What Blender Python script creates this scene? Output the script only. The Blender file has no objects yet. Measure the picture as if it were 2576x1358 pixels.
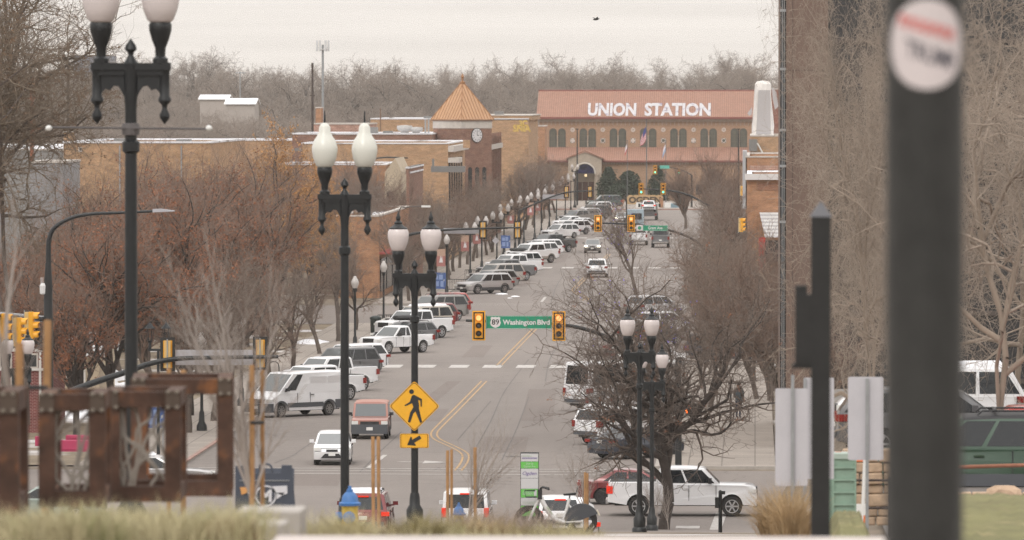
import bpy, bmesh, math, random
import numpy as np
from mathutils import Vector, Matrix, Euler
R = math.radians
SC = bpy.context.scene
COL = SC.collection
# ------------------------------------------------------------------ camera
F = 17100.0            # focal length in pixels of a 2576 x 1358 picture
CX, CY, VX, HY = 1288.0, 679.0, 1900.0, 237.0
CAMZ = 16.8
cam_data = bpy.data.cameras.new("camera")
cam = bpy.data.objects.new("camera", cam_data)
COL.objects.link(cam)
cam_data.sensor_width = 36.0
cam_data.lens = 36.0 * F / 2576.0
cam_data.clip_start = 1.0
cam_data.clip_end = 12000.0
YAW = math.atan((VX - CX) / F)
PITCH = math.atan((CY - HY) / F)
cam.location = (0, 0, CAMZ)
cam.rotation_euler = (R(90) - PITCH, 0, YAW)
cam_data.dof.use_dof = True
cam_data.dof.focus_distance = 285.0
cam_data.dof.aperture_fstop = 5.8
SC.camera = cam
# ------------------------------------------------------------------ sky and sun (flat overcast, winter)
SUN_EL, SUN_AZ = R(42), R(200)
world = bpy.data.worlds.new("World")
SC.world = world
world.use_nodes = True
wn, wl = world.node_tree.nodes, world.node_tree.links
wn.clear()
w_out = wn.new("ShaderNodeOutputWorld"); w_bg = wn.new("ShaderNodeBackground")
w_sky = wn.new("ShaderNodeTexSky"); w_sky.sky_type = 'NISHITA'; w_sky.sun_disc = False
w_sky.sun_elevation = SUN_EL; w_sky.sun_rotation = SUN_AZ; w_sky.dust_density = 4.0
w_hs = wn.new("ShaderNodeHueSaturation"); w_hs.inputs['Saturation'].default_value = 0.25
w_tc = wn.new("ShaderNodeTexCoord"); w_sep = wn.new("ShaderNodeSeparateXYZ")
w_ramp = wn.new("ShaderNodeValToRGB")       # brightness of the cloud deck with elevation
for i, (p, c) in enumerate([(0.0, (9.7, 9.05, 8.35, 1)), (0.012, (10.6, 9.95, 9.25, 1)), (0.3, (13.2, 12.6, 12.1, 1)), (1.0, (20, 19.6, 19.3, 1))]):
    if i > 1: w_ramp.color_ramp.elements.new(p)
    e = w_ramp.color_ramp.elements[i]; e.position = p; e.color = c
w_map = wn.new("ShaderNodeMapping"); w_map.inputs['Scale'].default_value = (4, 4, 130)
w_noise = wn.new("ShaderNodeTexNoise"); w_noise.inputs['Scale'].default_value = 2.2; w_noise.inputs['Detail'].default_value = 6
w_mr = wn.new("ShaderNodeMapRange"); w_mr.inputs['From Min'].default_value = .3; w_mr.inputs['From Max'].default_value = .7; w_mr.inputs['To Min'].default_value = 0.92; w_mr.inputs['To Max'].default_value = 1.05
w_mul = wn.new("ShaderNodeMixRGB"); w_mul.blend_type = 'MULTIPLY'; w_mul.inputs['Fac'].default_value = 1
w_mix = wn.new("ShaderNodeMixRGB"); w_mix.inputs['Fac'].default_value = 0.9
wl.new(w_tc.outputs['Generated'], w_sep.inputs[0]); wl.new(w_sep.outputs['Z'], w_ramp.inputs[0])
wl.new(w_tc.outputs['Generated'], w_map.inputs[0]); wl.new(w_map.outputs[0], w_noise.inputs['Vector'])
wl.new(w_noise.outputs['Fac'], w_mr.inputs['Value'])
wl.new(w_ramp.outputs[0], w_mul.inputs[1]); wl.new(w_mr.outputs[0], w_mul.inputs[2])
wl.new(w_sky.outputs[0], w_hs.inputs['Color']); wl.new(w_hs.outputs[0], w_mix.inputs[1]); wl.new(w_mul.outputs[0], w_mix.inputs[2])
wl.new(w_mix.outputs[0], w_bg.inputs['Color']); w_bg.inputs['Strength'].default_value = 0.1
wl.new(w_bg.outputs[0], w_out.inputs['Surface'])
sd = bpy.data.lights.new("sun", 'SUN'); sd.energy = 1.0; sd.angle = R(20); sd.color = (1, .95, .88)
sun = bpy.data.objects.new("sun", sd); COL.objects.link(sun)
sun.rotation_euler = (R(90) - SUN_EL, 0, R(-20))
SC.view_settings.view_transform = 'Standard'
SC.view_settings.look = 'None'
SC.view_settings.exposure = 0.0
SC.view_settings.gamma = 1.0
SC.cycles.max_bounces = 5; SC.cycles.diffuse_bounces = 3; SC.cycles.glossy_bounces = 2; SC.cycles.transmission_bounces = 3
SC.cycles.volume_bounces = 0; SC.cycles.transparent_max_bounces = 6
SC.cycles.use_denoising = True
SC.cycles.denoising_prefilter = 'FAST'
# ------------------------------------------------------------------ picture point -> place in the world
_M = cam.rotation_euler.to_matrix()
def W(px, py, d):
    v = _M @ Vector(((px - CX) / F, (CY - py) / F, -1.0))
    v *= d / v.y
    return Vector((v.x, d, CAMZ + v.z))
PROF = [(-200, 22), (-20, 16.2), (0, 15.5), (20, 15.1), (38, 14.3), (45, 13.8), (60, 12.75), (88, 10.9), (131, 8.1), (160, 6.5), (217, 2.74), (245, .9), (262, 0.0),
        (1120, 0), (1300, 2), (1600, 7), (2200, 12), (3000, 17), (9000, 20)]
_px = np.array([p[0] for p in PROF]); _pz = np.array([p[1] for p in PROF])
def prof(y): return float(np.interp(y, _px, _pz))
def lot_z(y): return 8.75 - (y - 137) * .018
def gz(x, y):
    """height of the ground: a slope down to the flat street, and a flat car park on the right"""
    z = prof(y)
    if 85 < y < 240 and x > 1.0:
        t = min(1, (x - 1.0) / 1.2) * min(1, (y - 85) / 12.0) * min(1, (240 - y) / 20.0)
        c = lot_z(y); z = max(z, z + (c - z) * t) if z < c else z + (max(c, z - 1.2) - z) * t
    return z
def road_d(py): return CAMZ * F / (py - HY)
def G(px, py):
    """a point of the flat street seen at this picture point"""
    return W(px, py, road_d(py))
# ------------------------------------------------------------------ materials
def _nt(m): return m.node_tree.nodes, m.node_tree.links
_MATS = {}
def mat(name, col, rough=.7, metal=0.0, noise=None, bump=0, emit=0, coat=0, spec=.5, coords='Object'):
    if name in _MATS: return _MATS[name]
    m = bpy.data.materials.new(name); m.use_nodes = True; _MATS[name] = m
    n, l = _nt(m); b = n['Principled BSDF']
    c4 = (*col, 1)
    b.inputs['Base Color'].default_value = c4
    b.inputs['Roughness'].default_value = rough; b.inputs['Metallic'].default_value = metal
    b.inputs['Coat Weight'].default_value = coat; b.inputs['Coat Roughness'].default_value = .08
    b.inputs['Specular IOR Level'].default_value = spec
    if emit:
        b.inputs['Emission Color'].default_value = c4; b.inputs['Emission Strength'].default_value = emit
    if noise:
        sc, amt = noise[0], noise[1]
        tc = n.new('ShaderNodeTexCoord'); nz = n.new('ShaderNodeTexNoise')
        nz.inputs['Scale'].default_value = sc; nz.inputs['Detail'].default_value = 5; nz.inputs['Roughness'].default_value = .65
        l.new(tc.outputs[coords], nz.inputs['Vector'])
        mr = n.new('ShaderNodeMapRange'); mr.inputs['From Min'].default_value = .3; mr.inputs['From Max'].default_value = .7
        mr.inputs['To Min'].default_value = 1 - amt; mr.inputs['To Max'].default_value = 1 + amt
        l.new(nz.outputs['Fac'], mr.inputs['Value'])
        mx = n.new('ShaderNodeMixRGB'); mx.blend_type = 'MULTIPLY'; mx.inputs['Fac'].default_value = 1; mx.inputs[1].default_value = c4
        l.new(mr.outputs[0], mx.inputs[2])
        if len(noise) > 2:
            mx2 = n.new('ShaderNodeMixRGB'); nz2 = n.new('ShaderNodeTexNoise'); nz2.inputs['Scale'].default_value = noise[3]; nz2.inputs['Detail'].default_value = 6
            l.new(tc.outputs[coords], nz2.inputs['Vector'])
            mr2 = n.new('ShaderNodeMapRange'); mr2.inputs['From Min'].default_value = noise[4] if len(noise) > 4 else .5; mr2.inputs['From Max'].default_value = (noise[4] if len(noise) > 4 else .5) + .12
            l.new(nz2.outputs['Fac'], mr2.inputs['Value'])
            l.new(mr2.outputs[0], mx2.inputs['Fac']); l.new(mx.outputs[0], mx2.inputs[1]); mx2.inputs[2].default_value = (*noise[2], 1)
            mx = mx2
        l.new(mx.outputs[0], b.inputs['Base Color'])
        if bump:
            bp = n.new('ShaderNodeBump'); bp.inputs['Strength'].default_value = bump; bp.inputs['Distance'].default_value = .05
            l.new(nz.outputs['Fac'], bp.inputs['Height']); l.new(bp.outputs[0], b.inputs['Normal'])
    return m
def brick(name, c1, c2, mortar, size=(.22, .075), tint=(.9, .3)):
    if name in _MATS: return _MATS[name]
    m = bpy.data.materials.new(name); m.use_nodes = True; _MATS[name] = m
    n, l = _nt(m); b = n['Principled BSDF']; b.inputs['Roughness'].default_value = .9; b.inputs['Specular IOR Level'].default_value = .2
    tc = n.new('ShaderNodeTexCoord'); sp = n.new('ShaderNodeSeparateXYZ'); ad = n.new('ShaderNodeMath'); cb = n.new('ShaderNodeCombineXYZ')
    l.new(tc.outputs['Object'], sp.inputs[0]); l.new(sp.outputs[0], ad.inputs[0]); l.new(sp.outputs[1], ad.inputs[1])
    l.new(ad.outputs[0], cb.inputs[0]); l.new(sp.outputs[2], cb.inputs[1])
    br = n.new('ShaderNodeTexBrick'); br.inputs['Scale'].default_value = 1; br.inputs['Brick Width'].default_value = size[0]; br.inputs['Row Height'].default_value = size[1]
    br.inputs['Mortar Size'].default_value = .008; br.inputs['Color1'].default_value = (*c1, 1); br.inputs['Color2'].default_value = (*c2, 1); br.inputs['Mortar'].default_value = (*mortar, 1)
    l.new(cb.outputs[0], br.inputs['Vector'])
    mp = n.new('ShaderNodeMapping'); mp.inputs['Scale'].default_value = (1, 1, 2.5); l.new(tc.outputs['Object'], mp.inputs[0])
    nz = n.new('ShaderNodeTexNoise'); nz.inputs['Scale'].default_value = tint[0]; nz.inputs['Detail'].default_value = 7; nz.inputs['Roughness'].default_value = .7
    l.new(mp.outputs[0], nz.inputs['Vector'])
    mr = n.new('ShaderNodeMapRange'); mr.inputs['From Min'].default_value = .3; mr.inputs['From Max'].default_value = .7; mr.inputs['To Min'].default_value = 1 - tint[1]; mr.inputs['To Max'].default_value = 1 + tint[1]
    l.new(nz.outputs['Fac'], mr.inputs['Value'])
    mx = n.new('ShaderNodeMixRGB'); mx.blend_type = 'MULTIPLY'; mx.inputs['Fac'].default_value = 1
    l.new(br.outputs['Color'], mx.inputs[1]); l.new(mr.outputs[0], mx.inputs[2]); l.new(mx.outputs[0], b.inputs['Base Color'])
    return m
def ribbed(name, c1, c2, pitch, rough=.7, metal=0, axis='X', tint=.12):
    """a roof of ribs or pantiles: rows across one axis"""
    m = bpy.data.materials.new(name); m.use_nodes = True
    n, l = _nt(m); b = n['Principled BSDF']; b.inputs['Roughness'].default_value = rough; b.inputs['Metallic'].default_value = metal
    tc = n.new('ShaderNodeTexCoord'); wv = n.new('ShaderNodeTexWave'); wv.bands_direction = axis; wv.inputs['Scale'].default_value = 0.314 / pitch
    l.new(tc.outputs['Object'], wv.inputs['Vector'])
    nz = n.new('ShaderNodeTexNoise'); nz.inputs['Scale'].default_value = 1.3; nz.inputs['Detail'].default_value = 8; l.new(tc.outputs['Object'], nz.inputs['Vector'])
    mx = n.new('ShaderNodeMixRGB'); mx.inputs[1].default_value = (*c1, 1); mx.inputs[2].default_value = (*c2, 1); l.new(wv.outputs['Fac'], mx.inputs['Fac'])
    mr = n.new('ShaderNodeMapRange'); mr.inputs['From Min'].default_value = .3; mr.inputs['From Max'].default_value = .7; mr.inputs['To Min'].default_value = 1 - tint; mr.inputs['To Max'].default_value = 1 + tint
    l.new(nz.outputs['Fac'], mr.inputs['Value'])
    m2 = n.new('ShaderNodeMixRGB'); m2.blend_type = 'MULTIPLY'; m2.inputs['Fac'].default_value = 1; l.new(mx.outputs[0], m2.inputs[1]); l.new(mr.outputs[0], m2.inputs[2])
    l.new(m2.outputs[0], b.inputs['Base Color'])
    bp = n.new('ShaderNodeBump'); bp.inputs['Strength'].default_value = .6; bp.inputs['Distance'].default_value = .05; l.new(wv.outputs['Fac'], bp.inputs['Height']); l.new(bp.outputs[0], b.inputs['Normal'])
    return m
# ------------------------------------------------------------------ mesh collector
class MB:
    def __init__(s): s.v = []; s.f = []; s.m = []
    def poly(s, pts, m=0):
        k = len(s.v); s.v += [tuple(p) for p in pts]; s.f.append(tuple(range(k, k + len(pts)))); s.m.append(m); return s
    def add(s, vs, fs, m=0):
        k = len(s.v); s.v += [tuple(p) for p in vs]; s.f += [tuple(i + k for i in f) for f in fs]; s.m += [m] * len(fs); return s
    def box(s, c, d, m=0, rot=None):
        x, y, z = d[0] / 2, d[1] / 2, d[2] / 2
        vs = [Vector(p) for p in ((-x, -y, -z), (x, -y, -z), (x, y, -z), (-x, y, -z), (-x, -y, z), (x, -y, z), (x, y, z), (-x, y, z))]
        if rot is not None: vs = [rot @ v for v in vs]
        c = Vector(c)
        return s.add([v + c for v in vs], [(0, 3, 2, 1), (4, 5, 6, 7), (0, 1, 5, 4), (1, 2, 6, 5), (2, 3, 7, 6), (3, 0, 4, 7)], m)
    def box2(s, a, b, m=0):
        return s.box([(a[i] + b[i]) / 2 for i in range(3)], [abs(b[i] - a[i]) for i in range(3)], m)
    def tube(s, pts, rad, n=8, m=0, caps=True):
        pts = [Vector(p) for p in pts]; N = len(pts)
        if not isinstance(rad, (list, tuple)): rad = [rad] * N
        k = len(s.v); up = None
        for i, p in enumerate(pts):
            t = (pts[min(i + 1, N - 1)] - pts[max(i - 1, 0)]).normalized()
            if up is None: up = t.orthogonal().normalized()
            u = (up - t * up.dot(t)); u = u.normalized() if u.length > 1e-6 else t.orthogonal().normalized(); up = u
            w = t.cross(u)
            for j in range(n):
                a = 2 * math.pi * j / n
                s.v.append(tuple(p + (u * math.cos(a) + w * math.sin(a)) * rad[i]))
        for i in range(N - 1):
            for j in range(n):
                s.f.append((k + i * n + j, k + i * n + (j + 1) % n, k + (i + 1) * n + (j + 1) % n, k + (i + 1) * n + j)); s.m.append(m)
        if caps:
            s.f.append(tuple(k + j for j in reversed(range(n)))); s.m.append(m)
            s.f.append(tuple(k + (N - 1) * n + j for j in range(n))); s.m.append(m)
        return s
    def lathe(s, pr, c=(0, 0, 0), n=16, m=0, axis='Z'):
        k = len(s.v)
        for r, z in pr:
            for j in range(n):
                a = 2 * math.pi * j / n; x, y = r * math.cos(a), r * math.sin(a)
                p = (x, y, z) if axis == 'Z' else ((x, z, y) if axis == 'Y' else (z, x, y))
                s.v.append((p[0] + c[0], p[1] + c[1], p[2] + c[2]))
        for i in range(len(pr) - 1):
            for j in range(n):
                s.f.append((k + i * n + j, k + i * n + (j + 1) % n, k + (i + 1) * n + (j + 1) % n, k + (i + 1) * n + j)); s.m.append(m)
        s.f.append(tuple(k + j for j in reversed(range(n)))); s.m.append(m)
        s.f.append(tuple(k + (len(pr) - 1) * n + j for j in range(n))); s.m.append(m)
        return s
    def prism(s, pts, y0, y1, m=0):
        """outline in x,z pushed along y"""
        n = len(pts); k = len(s.v)
        s.v += [(p[0], y0, p[1]) for p in pts] + [(p[0], y1, p[1]) for p in pts]
        s.f.append(tuple(k + i for i in range(n))); s.f.append(tuple(k + n + i for i in reversed(range(n)))); s.m += [m, m]
        for i in range(n):
            j = (i + 1) % n; s.f.append((k + i, k + n + i, k + n + j, k + j)); s.m.append(m)
        return s
    def xf(s, M, k0=0):
        s.v[k0:] = [tuple(M @ Vector(v)) for v in s.v[k0:]]; return s
    def build(s, name, mats, parent=None, smooth=0, loc=None):
        me = bpy.data.meshes.new(name); me.from_pydata(s.v, [], s.f)
        if not isinstance(mats, (list, tuple)): mats = [mats]
        for q in mats: me.materials.append(q)
        if len(mats) > 1: me.polygons.foreach_set('material_index', s.m)
        bm = bmesh.new(); bm.from_mesh(me); bmesh.ops.recalc_face_normals(bm, faces=bm.faces)
        if any(len(f.verts) > 4 for f in bm.faces): bmesh.ops.triangulate(bm, faces=[f for f in bm.faces if len(f.verts) > 4], ngon_method='EAR_CLIP')
        bm.to_mesh(me); bm.free()
        if smooth:
            me.polygons.foreach_set('use_smooth', [True] * len(me.polygons)); me.set_sharp_from_angle(angle=R(smooth))
        me.update()
        return link(bpy.data.objects.new(name, me), parent, loc)
def link(o, parent=None, loc=None):
    COL.objects.link(o)
    if parent is not None: o.parent = parent
    if loc is not None: o.location = loc
    return o
def tag(o, label=None, cat=None, group=None, kind=None):
    if label: o['label'] = label
    if cat: o['category'] = cat
    if group: o['group'] = group
    if kind: o['kind'] = kind
    return o
def thing(name, label, cat, loc=(0, 0, 0), rz=0, group=None):
    o = bpy.data.objects.new(name, None); o.empty_display_size = .3; COL.objects.link(o)
    o.location = loc; o.rotation_euler = (0, 0, rz)
    return tag(o, label, cat, group)
def dup(root, loc=None, rz=None, label=None, group=None, scale=None):
    r = root.copy(); COL.objects.link(r)
    if loc is not None: r.location = loc
    if rz is not None: r.rotation_euler = (0, 0, rz)
    if scale is not None: r.scale = scale if isinstance(scale, (tuple, list)) else (scale,) * 3
    if label: r['label'] = label
    if group: r['group'] = group
    for ch in list(root.children):
        c = ch.copy(); COL.objects.link(c); c.parent = r
        for g in list(ch.children):
            d = g.copy(); COL.objects.link(d); d.parent = c
    return r
def text(s, size, bold=0, width=None, height=None, center=True, shear=0):
    """flat lettering in x,z as (verts, faces); size is the height of a capital"""
    cu = bpy.data.curves.new("lettering", 'FONT'); cu.body = s; cu.size = 1.0; cu.offset = bold; cu.shear = shear; cu.resolution_u = 3
    o = bpy.data.objects.new("lettering", cu); COL.objects.link(o)
    bpy.context.view_layer.update()
    me = bpy.data.meshes.new_from_object(o.evaluated_get(bpy.context.evaluated_depsgraph_get()))
    vs = np.array([v.co[:] for v in me.vertices]); fs = [tuple(p.vertices) for p in me.polygons]
    bpy.data.objects.remove(o); bpy.data.curves.remove(cu); bpy.data.meshes.remove(me)
    w0 = vs[:, 0].max() - vs[:, 0].min(); k = size / .69
    kx = width / w0 if width else k
    x = (vs[:, 0] - vs[:, 0].min()) * kx; z = vs[:, 1] * k
    if center: x = x - x.max() / 2
    return [(a, 0.0, b) for a, b in zip(x, z)], fs
def put_text(mb, s, size, at, m=0, **kw):
    """text facing -y at a point (base line, centred)"""
    vs, fs = text(s, size, **kw)
    mb.add([(v[0] + at[0], at[1], v[2] + at[2]) for v in vs], fs, m)
# ------------------------------------------------------------------ shared materials
BLACK = mat('black_paint', (.0095, .011, .0125), .45, 0, (6, .3))
BLACK_M = mat('black_plastic', (.02, .02, .022), .6)
RUBBER = mat('tyre_rubber', (.022, .021, .021), .85)
GLASS = mat('car_glass', (.012, .015, .018), .06, spec=.6)
ALLOY = mat('alloy', (.5, .5, .51), .35, .8)
DARKALLOY = mat('dark_wheel', (.05, .05, .055), .4, .6)
CHROME = mat('chrome', (.6, .6, .6), .2, .9)
HEADL = mat('headlamp', (.7, .7, .68), .15, spec=.8)
HEADON = mat('headlamp_lit', (1, .93, .75), .2, emit=3.5)
TAILR = mat('tail_lamp', (.24, .014, .01), .25)
TAILON = mat('tail_lamp_lit', (.62, .028, .01), .25, emit=.45)
AMBER = mat('amber_lamp', (.7, .22, .02), .25)
PLATE = mat('plate_white', (.7, .7, .68), .5)
GREYP = mat('grey_cladding', (.075, .08, .09), .7)
SNOW = mat('snow', (.8, .8, .82), .8, noise=(1.2, .07))
YELLOW = mat('signal_yellow', (.75, .36, .02), .45, noise=(8, .06))
SIGNGREEN = mat('sign_green', (.012, .24, .13), .5)
SIGNWHITE = mat('sign_white', (.62, .6, .6), .5)
SIGNBACK = mat('sign_back', (.42, .41, .43), .5, .2, (1.5, .08))
STEEL = mat('galvanised_steel', (.33, .34, .35), .5, .5, (5, .12))
CONC = mat('concrete', (.4, .37, .34), .9, noise=(2.2, .15))
# ================================================================== the setting: ground, streets, pavements, paint
def asphalt(name, base, dark):
    m = bpy.data.materials.new(name); m.use_nodes = True; n, l = _nt(m); b = n['Principled BSDF']
    b.inputs['Roughness'].default_value = .85; b.inputs['Specular IOR Level'].default_value = .3
    tc = n.new('ShaderNodeTexCoord')
    def noise(scale, mp, lo, hi, d=6):
        q = n.new('ShaderNodeMapping'); q.inputs['Scale'].default_value = mp; l.new(tc.outputs['Object'], q.inputs[0])
        z = n.new('ShaderNodeTexNoise'); z.inputs['Scale'].default_value = scale; z.inputs['Detail'].default_value = d; z.inputs['Roughness'].default_value = .65; l.new(q.outputs[0], z.inputs['Vector'])
        r = n.new('ShaderNodeMapRange'); r.inputs['From Min'].default_value = lo; r.inputs['From Max'].default_value = hi; l.new(z.outputs['Fac'], r.inputs['Value']); return r.outputs[0]
    def mix(f, a, c, mode='MIX'):
        x = n.new('ShaderNodeMixRGB'); x.blend_type = mode
        if isinstance(f, (int, float)): x.inputs['Fac'].default_value = f
        else: l.new(f, x.inputs['Fac'])
        for i, q in ((1, a), (2, c)):
            if isinstance(q, tuple): x.inputs[i].default_value = (*q, 1)
            else: l.new(q, x.inputs[i])
        return x.outputs[0]
    c = mix(noise(.55, (1, .05, 1), .35, .7), base, dark)              # wheel tracks and worn lanes
    c = mix(noise(.05, (1, .6, 1), .42, .62), c, tuple(v * 1.13 for v in base))   # resurfaced patches
    c = mix(noise(9, (1, 1, 1), .3, .75, 3), c, tuple(v * .82 for v in base), 'MIX')
    vo = n.new('ShaderNodeTexVoronoi'); vo.feature = 'DISTANCE_TO_EDGE'; vo.inputs['Scale'].default_value = .16
    nz = n.new('ShaderNodeTexNoise'); nz.inputs['Scale'].default_value = .6; nz.inputs['Detail'].default_value = 5
    l.new(tc.outputs['Object'], nz.inputs['Vector'])
    av = n.new('ShaderNodeMixRGB'); av.inputs['Fac'].default_value = .82; av.blend_type = 'LINEAR_LIGHT'; av.inputs['Fac'].default_value = .9
    l.new(tc.outputs['Object'], av.inputs[1]); l.new(nz.outputs['Color'], av.inputs[2]); l.new(av.outputs[0], vo.inputs['Vector'])
    mr = n.new('ShaderNodeMapRange'); mr.inputs['From Min'].default_value = .004; mr.inputs['From Max'].default_value = .009; mr.inputs['To Min'].default_value = .55; mr.inputs['To Max'].default_value = 0
    l.new(vo.outputs['Distance'], mr.inputs['Value'])
    gate = n.new('ShaderNodeMath'); gate.operation = 'MULTIPLY'; l.new(mr.outputs[0], gate.inputs[0]); l.new(noise(.045, (1, .5, 1), .45, .6), gate.inputs[1])
    c = mix(gate.outputs[0], c, tuple(v * .35 for v in base))
    l.new(c, b.inputs['Base Color']); return m
ASPH = asphalt('asphalt', (.238, .207, .188), (.182, .159, .146))
def conc_slabs(name, c, w, h):
    m = brick(name, c, tuple(v * .93 for v in c), tuple(v * .62 for v in c), (w, h), (.5, .12)); n, l = _nt(m)
    for q in n:
        if q.type == 'TEX_BRICK': q.offset = 0; q.inputs['Mortar Size'].default_value = .035
    sp = [q for q in n if q.type == 'SEPXYZ'][0]; cb = [q for q in n if q.type == 'COMBXYZ'][0]
    l.new(sp.outputs[0], cb.inputs[0]); l.new(sp.outputs[1], cb.inputs[1])
    return m
SLABS = conc_slabs('pavement_slabs', (.33, .29, .255), 1.5, 1.5)
GROUND = mat('winter_ground', (.16, .125, .09), .95, noise=(.35, .35, (.62, .6, .6), .11, .585), bump=.3)
VERGE = mat('dry_lawn', (.17, .14, .075), .95, noise=(.8, .35), bump=.3)
xs = sorted(set([-900, -500, -300, -200, -150, -110, -80, -60, -50, -42, -36, -31] + [-27 + i * 1.6 for i in range(27)] + [20, 26, 34, 45, 60, 90, 140, 200, 300, 500, 900]))
ys = sorted(set([-150, -60, -30, -15] + [p[0] for p in PROF] + list(range(0, 300, 4)) + list(range(300, 1300, 25)) + [1400, 1500, 1700, 1900, 2500, 4000, 6000]))
ys = [y for y in ys if y >= -150]
mb = MB()
mb.v = [(x, y, gz(x, y) - .02) for y in ys for x in xs]
nx = len(xs)
mb.f = [(j * nx + i, j * nx + i + 1, (j + 1) * nx + i + 1, (j + 1) * nx + i) for j in range(len(ys) - 1) for i in range(nx - 1)]; mb.m = [0] * len(mb.f)
tag(mb.build('ground', GROUND, smooth=40), kind='structure')
def sheet(name, rects, m, dz, kind='structure'):
    mb = MB()
    for x0, x1, y0, y1 in rects:
        yy = sorted(set([y0, y1] + [y for y in ys if y0 < y < y1 and (y < 300 or y > 1110)]))
        for a, b in zip(yy, yy[1:]):
            mb.poly([(x0, a, gz(x0, a) + dz), (x1, a, gz(x1, a) + dz), (x1, b, gz(x1, b) + dz), (x0, b, gz(x0, b) + dz)])
    return tag(mb.build(name, m), kind=kind)
KL, KR = -25.8, -4.5
sheet('street', [(-27, -10, 20, 250), (KL, KR, 303, 496), (KL, KR, 540, 748), (KL, KR, 782, 968)], ASPH, .012)
sheet('cross_street', [(-300, 300, 250, 303)], ASPH, .012)
sheet('cross_street', [(-300, 300, 496, 540)], ASPH, .012)
sheet('cross_street', [(-300, 300, 748, 782)], ASPH, .012)
sheet('cross_street', [(-300, 300, 968, 987)], ASPH, .012)
sheet('car_park', [(2.3, 40, 104, 226)], asphalt('car_park_asphalt', (.2, .185, .17), (.15, .14, .13)), .012)
sheet('lawn', [(-46, -30.6, 306, 494)], mat('park_ground', (.2, .155, .105), .95, noise=(.5, .35, (.62, .6, .6), .13, .56), bump=.3), .05)
KERB = mat('kerb_stone', (.36, .33, .3), .9, noise=(1.5, .15)); REDK = mat('kerb_red', (.33, .2, .165), .85, noise=(1.2, .25))
def pavement(x0, x1, y0, y1, kx):
    """a slab 13 cm above the street with a kerb stone along kx"""
    mb = MB(); s = .18 if kx == x0 else -.18; a, b = sorted((kx + s, x1 if kx == x0 else x0))
    mb.box2((a, y0 + .18, -.2), (b, y1 - .18, .13), 0)
    mb.box2((min(kx, kx + s), y0, -.2), (max(kx, kx + s), y1, .134), 1)
    mb.box2((a, y0, -.2), (b, y0 + .18, .134), 1); mb.box2((a, y1 - .18, -.2), (b, y1, .134), 1)
    tag(mb.build('pavement', [SLABS, KERB]), kind='structure')
for y0, y1 in ((304.5, 494.5), (541.5, 746.5), (783.5, 966.5)):
    pavement(-30.6, KL, y0, y1, KL); pavement(KR, .9, y0, y1, KR)
pavement(-60, 60, 988.5, 1066, 60)
mb = MB(); mb.box2((KL - .19, 304.6, .1), (KL + .012, 331, .15), 0); tag(mb.build('kerb_paint', REDK), kind='structure')
mb = MB(); mb.box2((-40, 988.44, -.1), (20, 988.7, .15), 0); tag(mb.build('kerb_paint', REDK), kind='structure')
# painted lines, 8 mm above the asphalt
PAINTY = mat('paint_yellow', (.44, .28, .13), .8, noise=(1.6, .12, (.25, .21, .175), 2.2, .55)); PAINTW = mat('paint_white', (.47, .445, .42), .8, noise=(1.6, .12, (.25, .215, .19), 2.5, .57))
def line(mb, pts, w, off=0, z=.022):
    pts = [Vector((p[0], p[1], 0)) for p in pts]; L = []; Rr = []
    for i, p in enumerate(pts):
        t = (pts[min(i + 1, len(pts) - 1)] - pts[max(i - 1, 0)]).normalized(); nrm = Vector((t.y, -t.x, 0))
        L.append(p + nrm * (off - w / 2)); Rr.append(p + nrm * (off + w / 2))
    for i in range(len(pts) - 1):
        mb.poly([(*q.xy, z) for q in (L[i], L[i + 1], Rr[i + 1], Rr[i])])
def smooth_path(pp, k=6):
    out = []; P = [Vector(p) for p in pp]
    for i in range(len(P) - 1):
        a, b, c, d = P[max(i - 1, 0)], P[i], P[i + 1], P[min(i + 2, len(P) - 1)]
        for j in range(k):
            t = j / k
            out.append(.5 * ((2 * b) + (c - a) * t + (2 * a - 5 * b + 4 * c - d) * t * t + (3 * b - a - 3 * c + d) * t ** 3))
    return out + [P[-1]]
mb = MB()
for pp in ([(1345, 828), (1300, 874), (1255, 921)], [(1218, 960), (1150, 1030), (1106, 1074), (1092, 1092), (1100, 1107), (1140, 1126), (1165, 1140), (1172, 1152), (1165, 1170), (1152, 1186)],
           [(1532, 640), (1517, 655)], [(1473, 699), (1446, 726), (1447, 735), (1466, 745), (1476, 752), (1470, 757)], [(1560, 600), (1572, 590)], [(1605, 545), (1612, 537)]):
    path = smooth_path([G(*p) for p in pp])
    line(mb, path, .1, -.15); line(mb, path, .1, .15)
tag(mb.build('street_marking', PAINTY), kind='structure')
mb = MB()
def bars(y0, y1, x0, x1, w, st):
    x = x0
    while x < x1: mb.poly([(x, y0, .022), (x + w, y0, .022), (x + w, y1, .022), (x, y1, .022)]); x += st
bars(416.5, 421, -25, -5, 1.15, 2.06); bars(655, 660, -25, -5, 1.15, 2.1); bars(792, 797, -25, -5, 1.15, 2.1)
for y in (304.0, 302.2, 299.6): line(mb, [(-25, y + .6), (-4, y - .4)], .28)
for y in (495, 491.5, 541, 544): line(mb, [(-25, y), (-4, y)], .3)
for a, b in (((969, 1147), (924, 1182)), ((1372, 748), (1362, 760)), ((1440, 793), (1432, 806)), ((1545, 590), (1538, 596)), ((1560, 575), (1556, 579))):
    line(mb, [G(*a), G(*b)], .22)
line(mb, [G(1000, 1164), G(1065, 1165)], .35); p = G(1065, 1165); mb.poly([(p.x, p.y - 1.2, .022), (p.x + 1.1, p.y, .022), (p.x, p.y + 1.2, .022)])
for a, b, w in (((1815, 1292), (1795, 1346), .45), ((1700, 1328), (1760, 1328), 1.6)): line(mb, [G(*a), G(*b)], w)
mw = MB()
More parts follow.
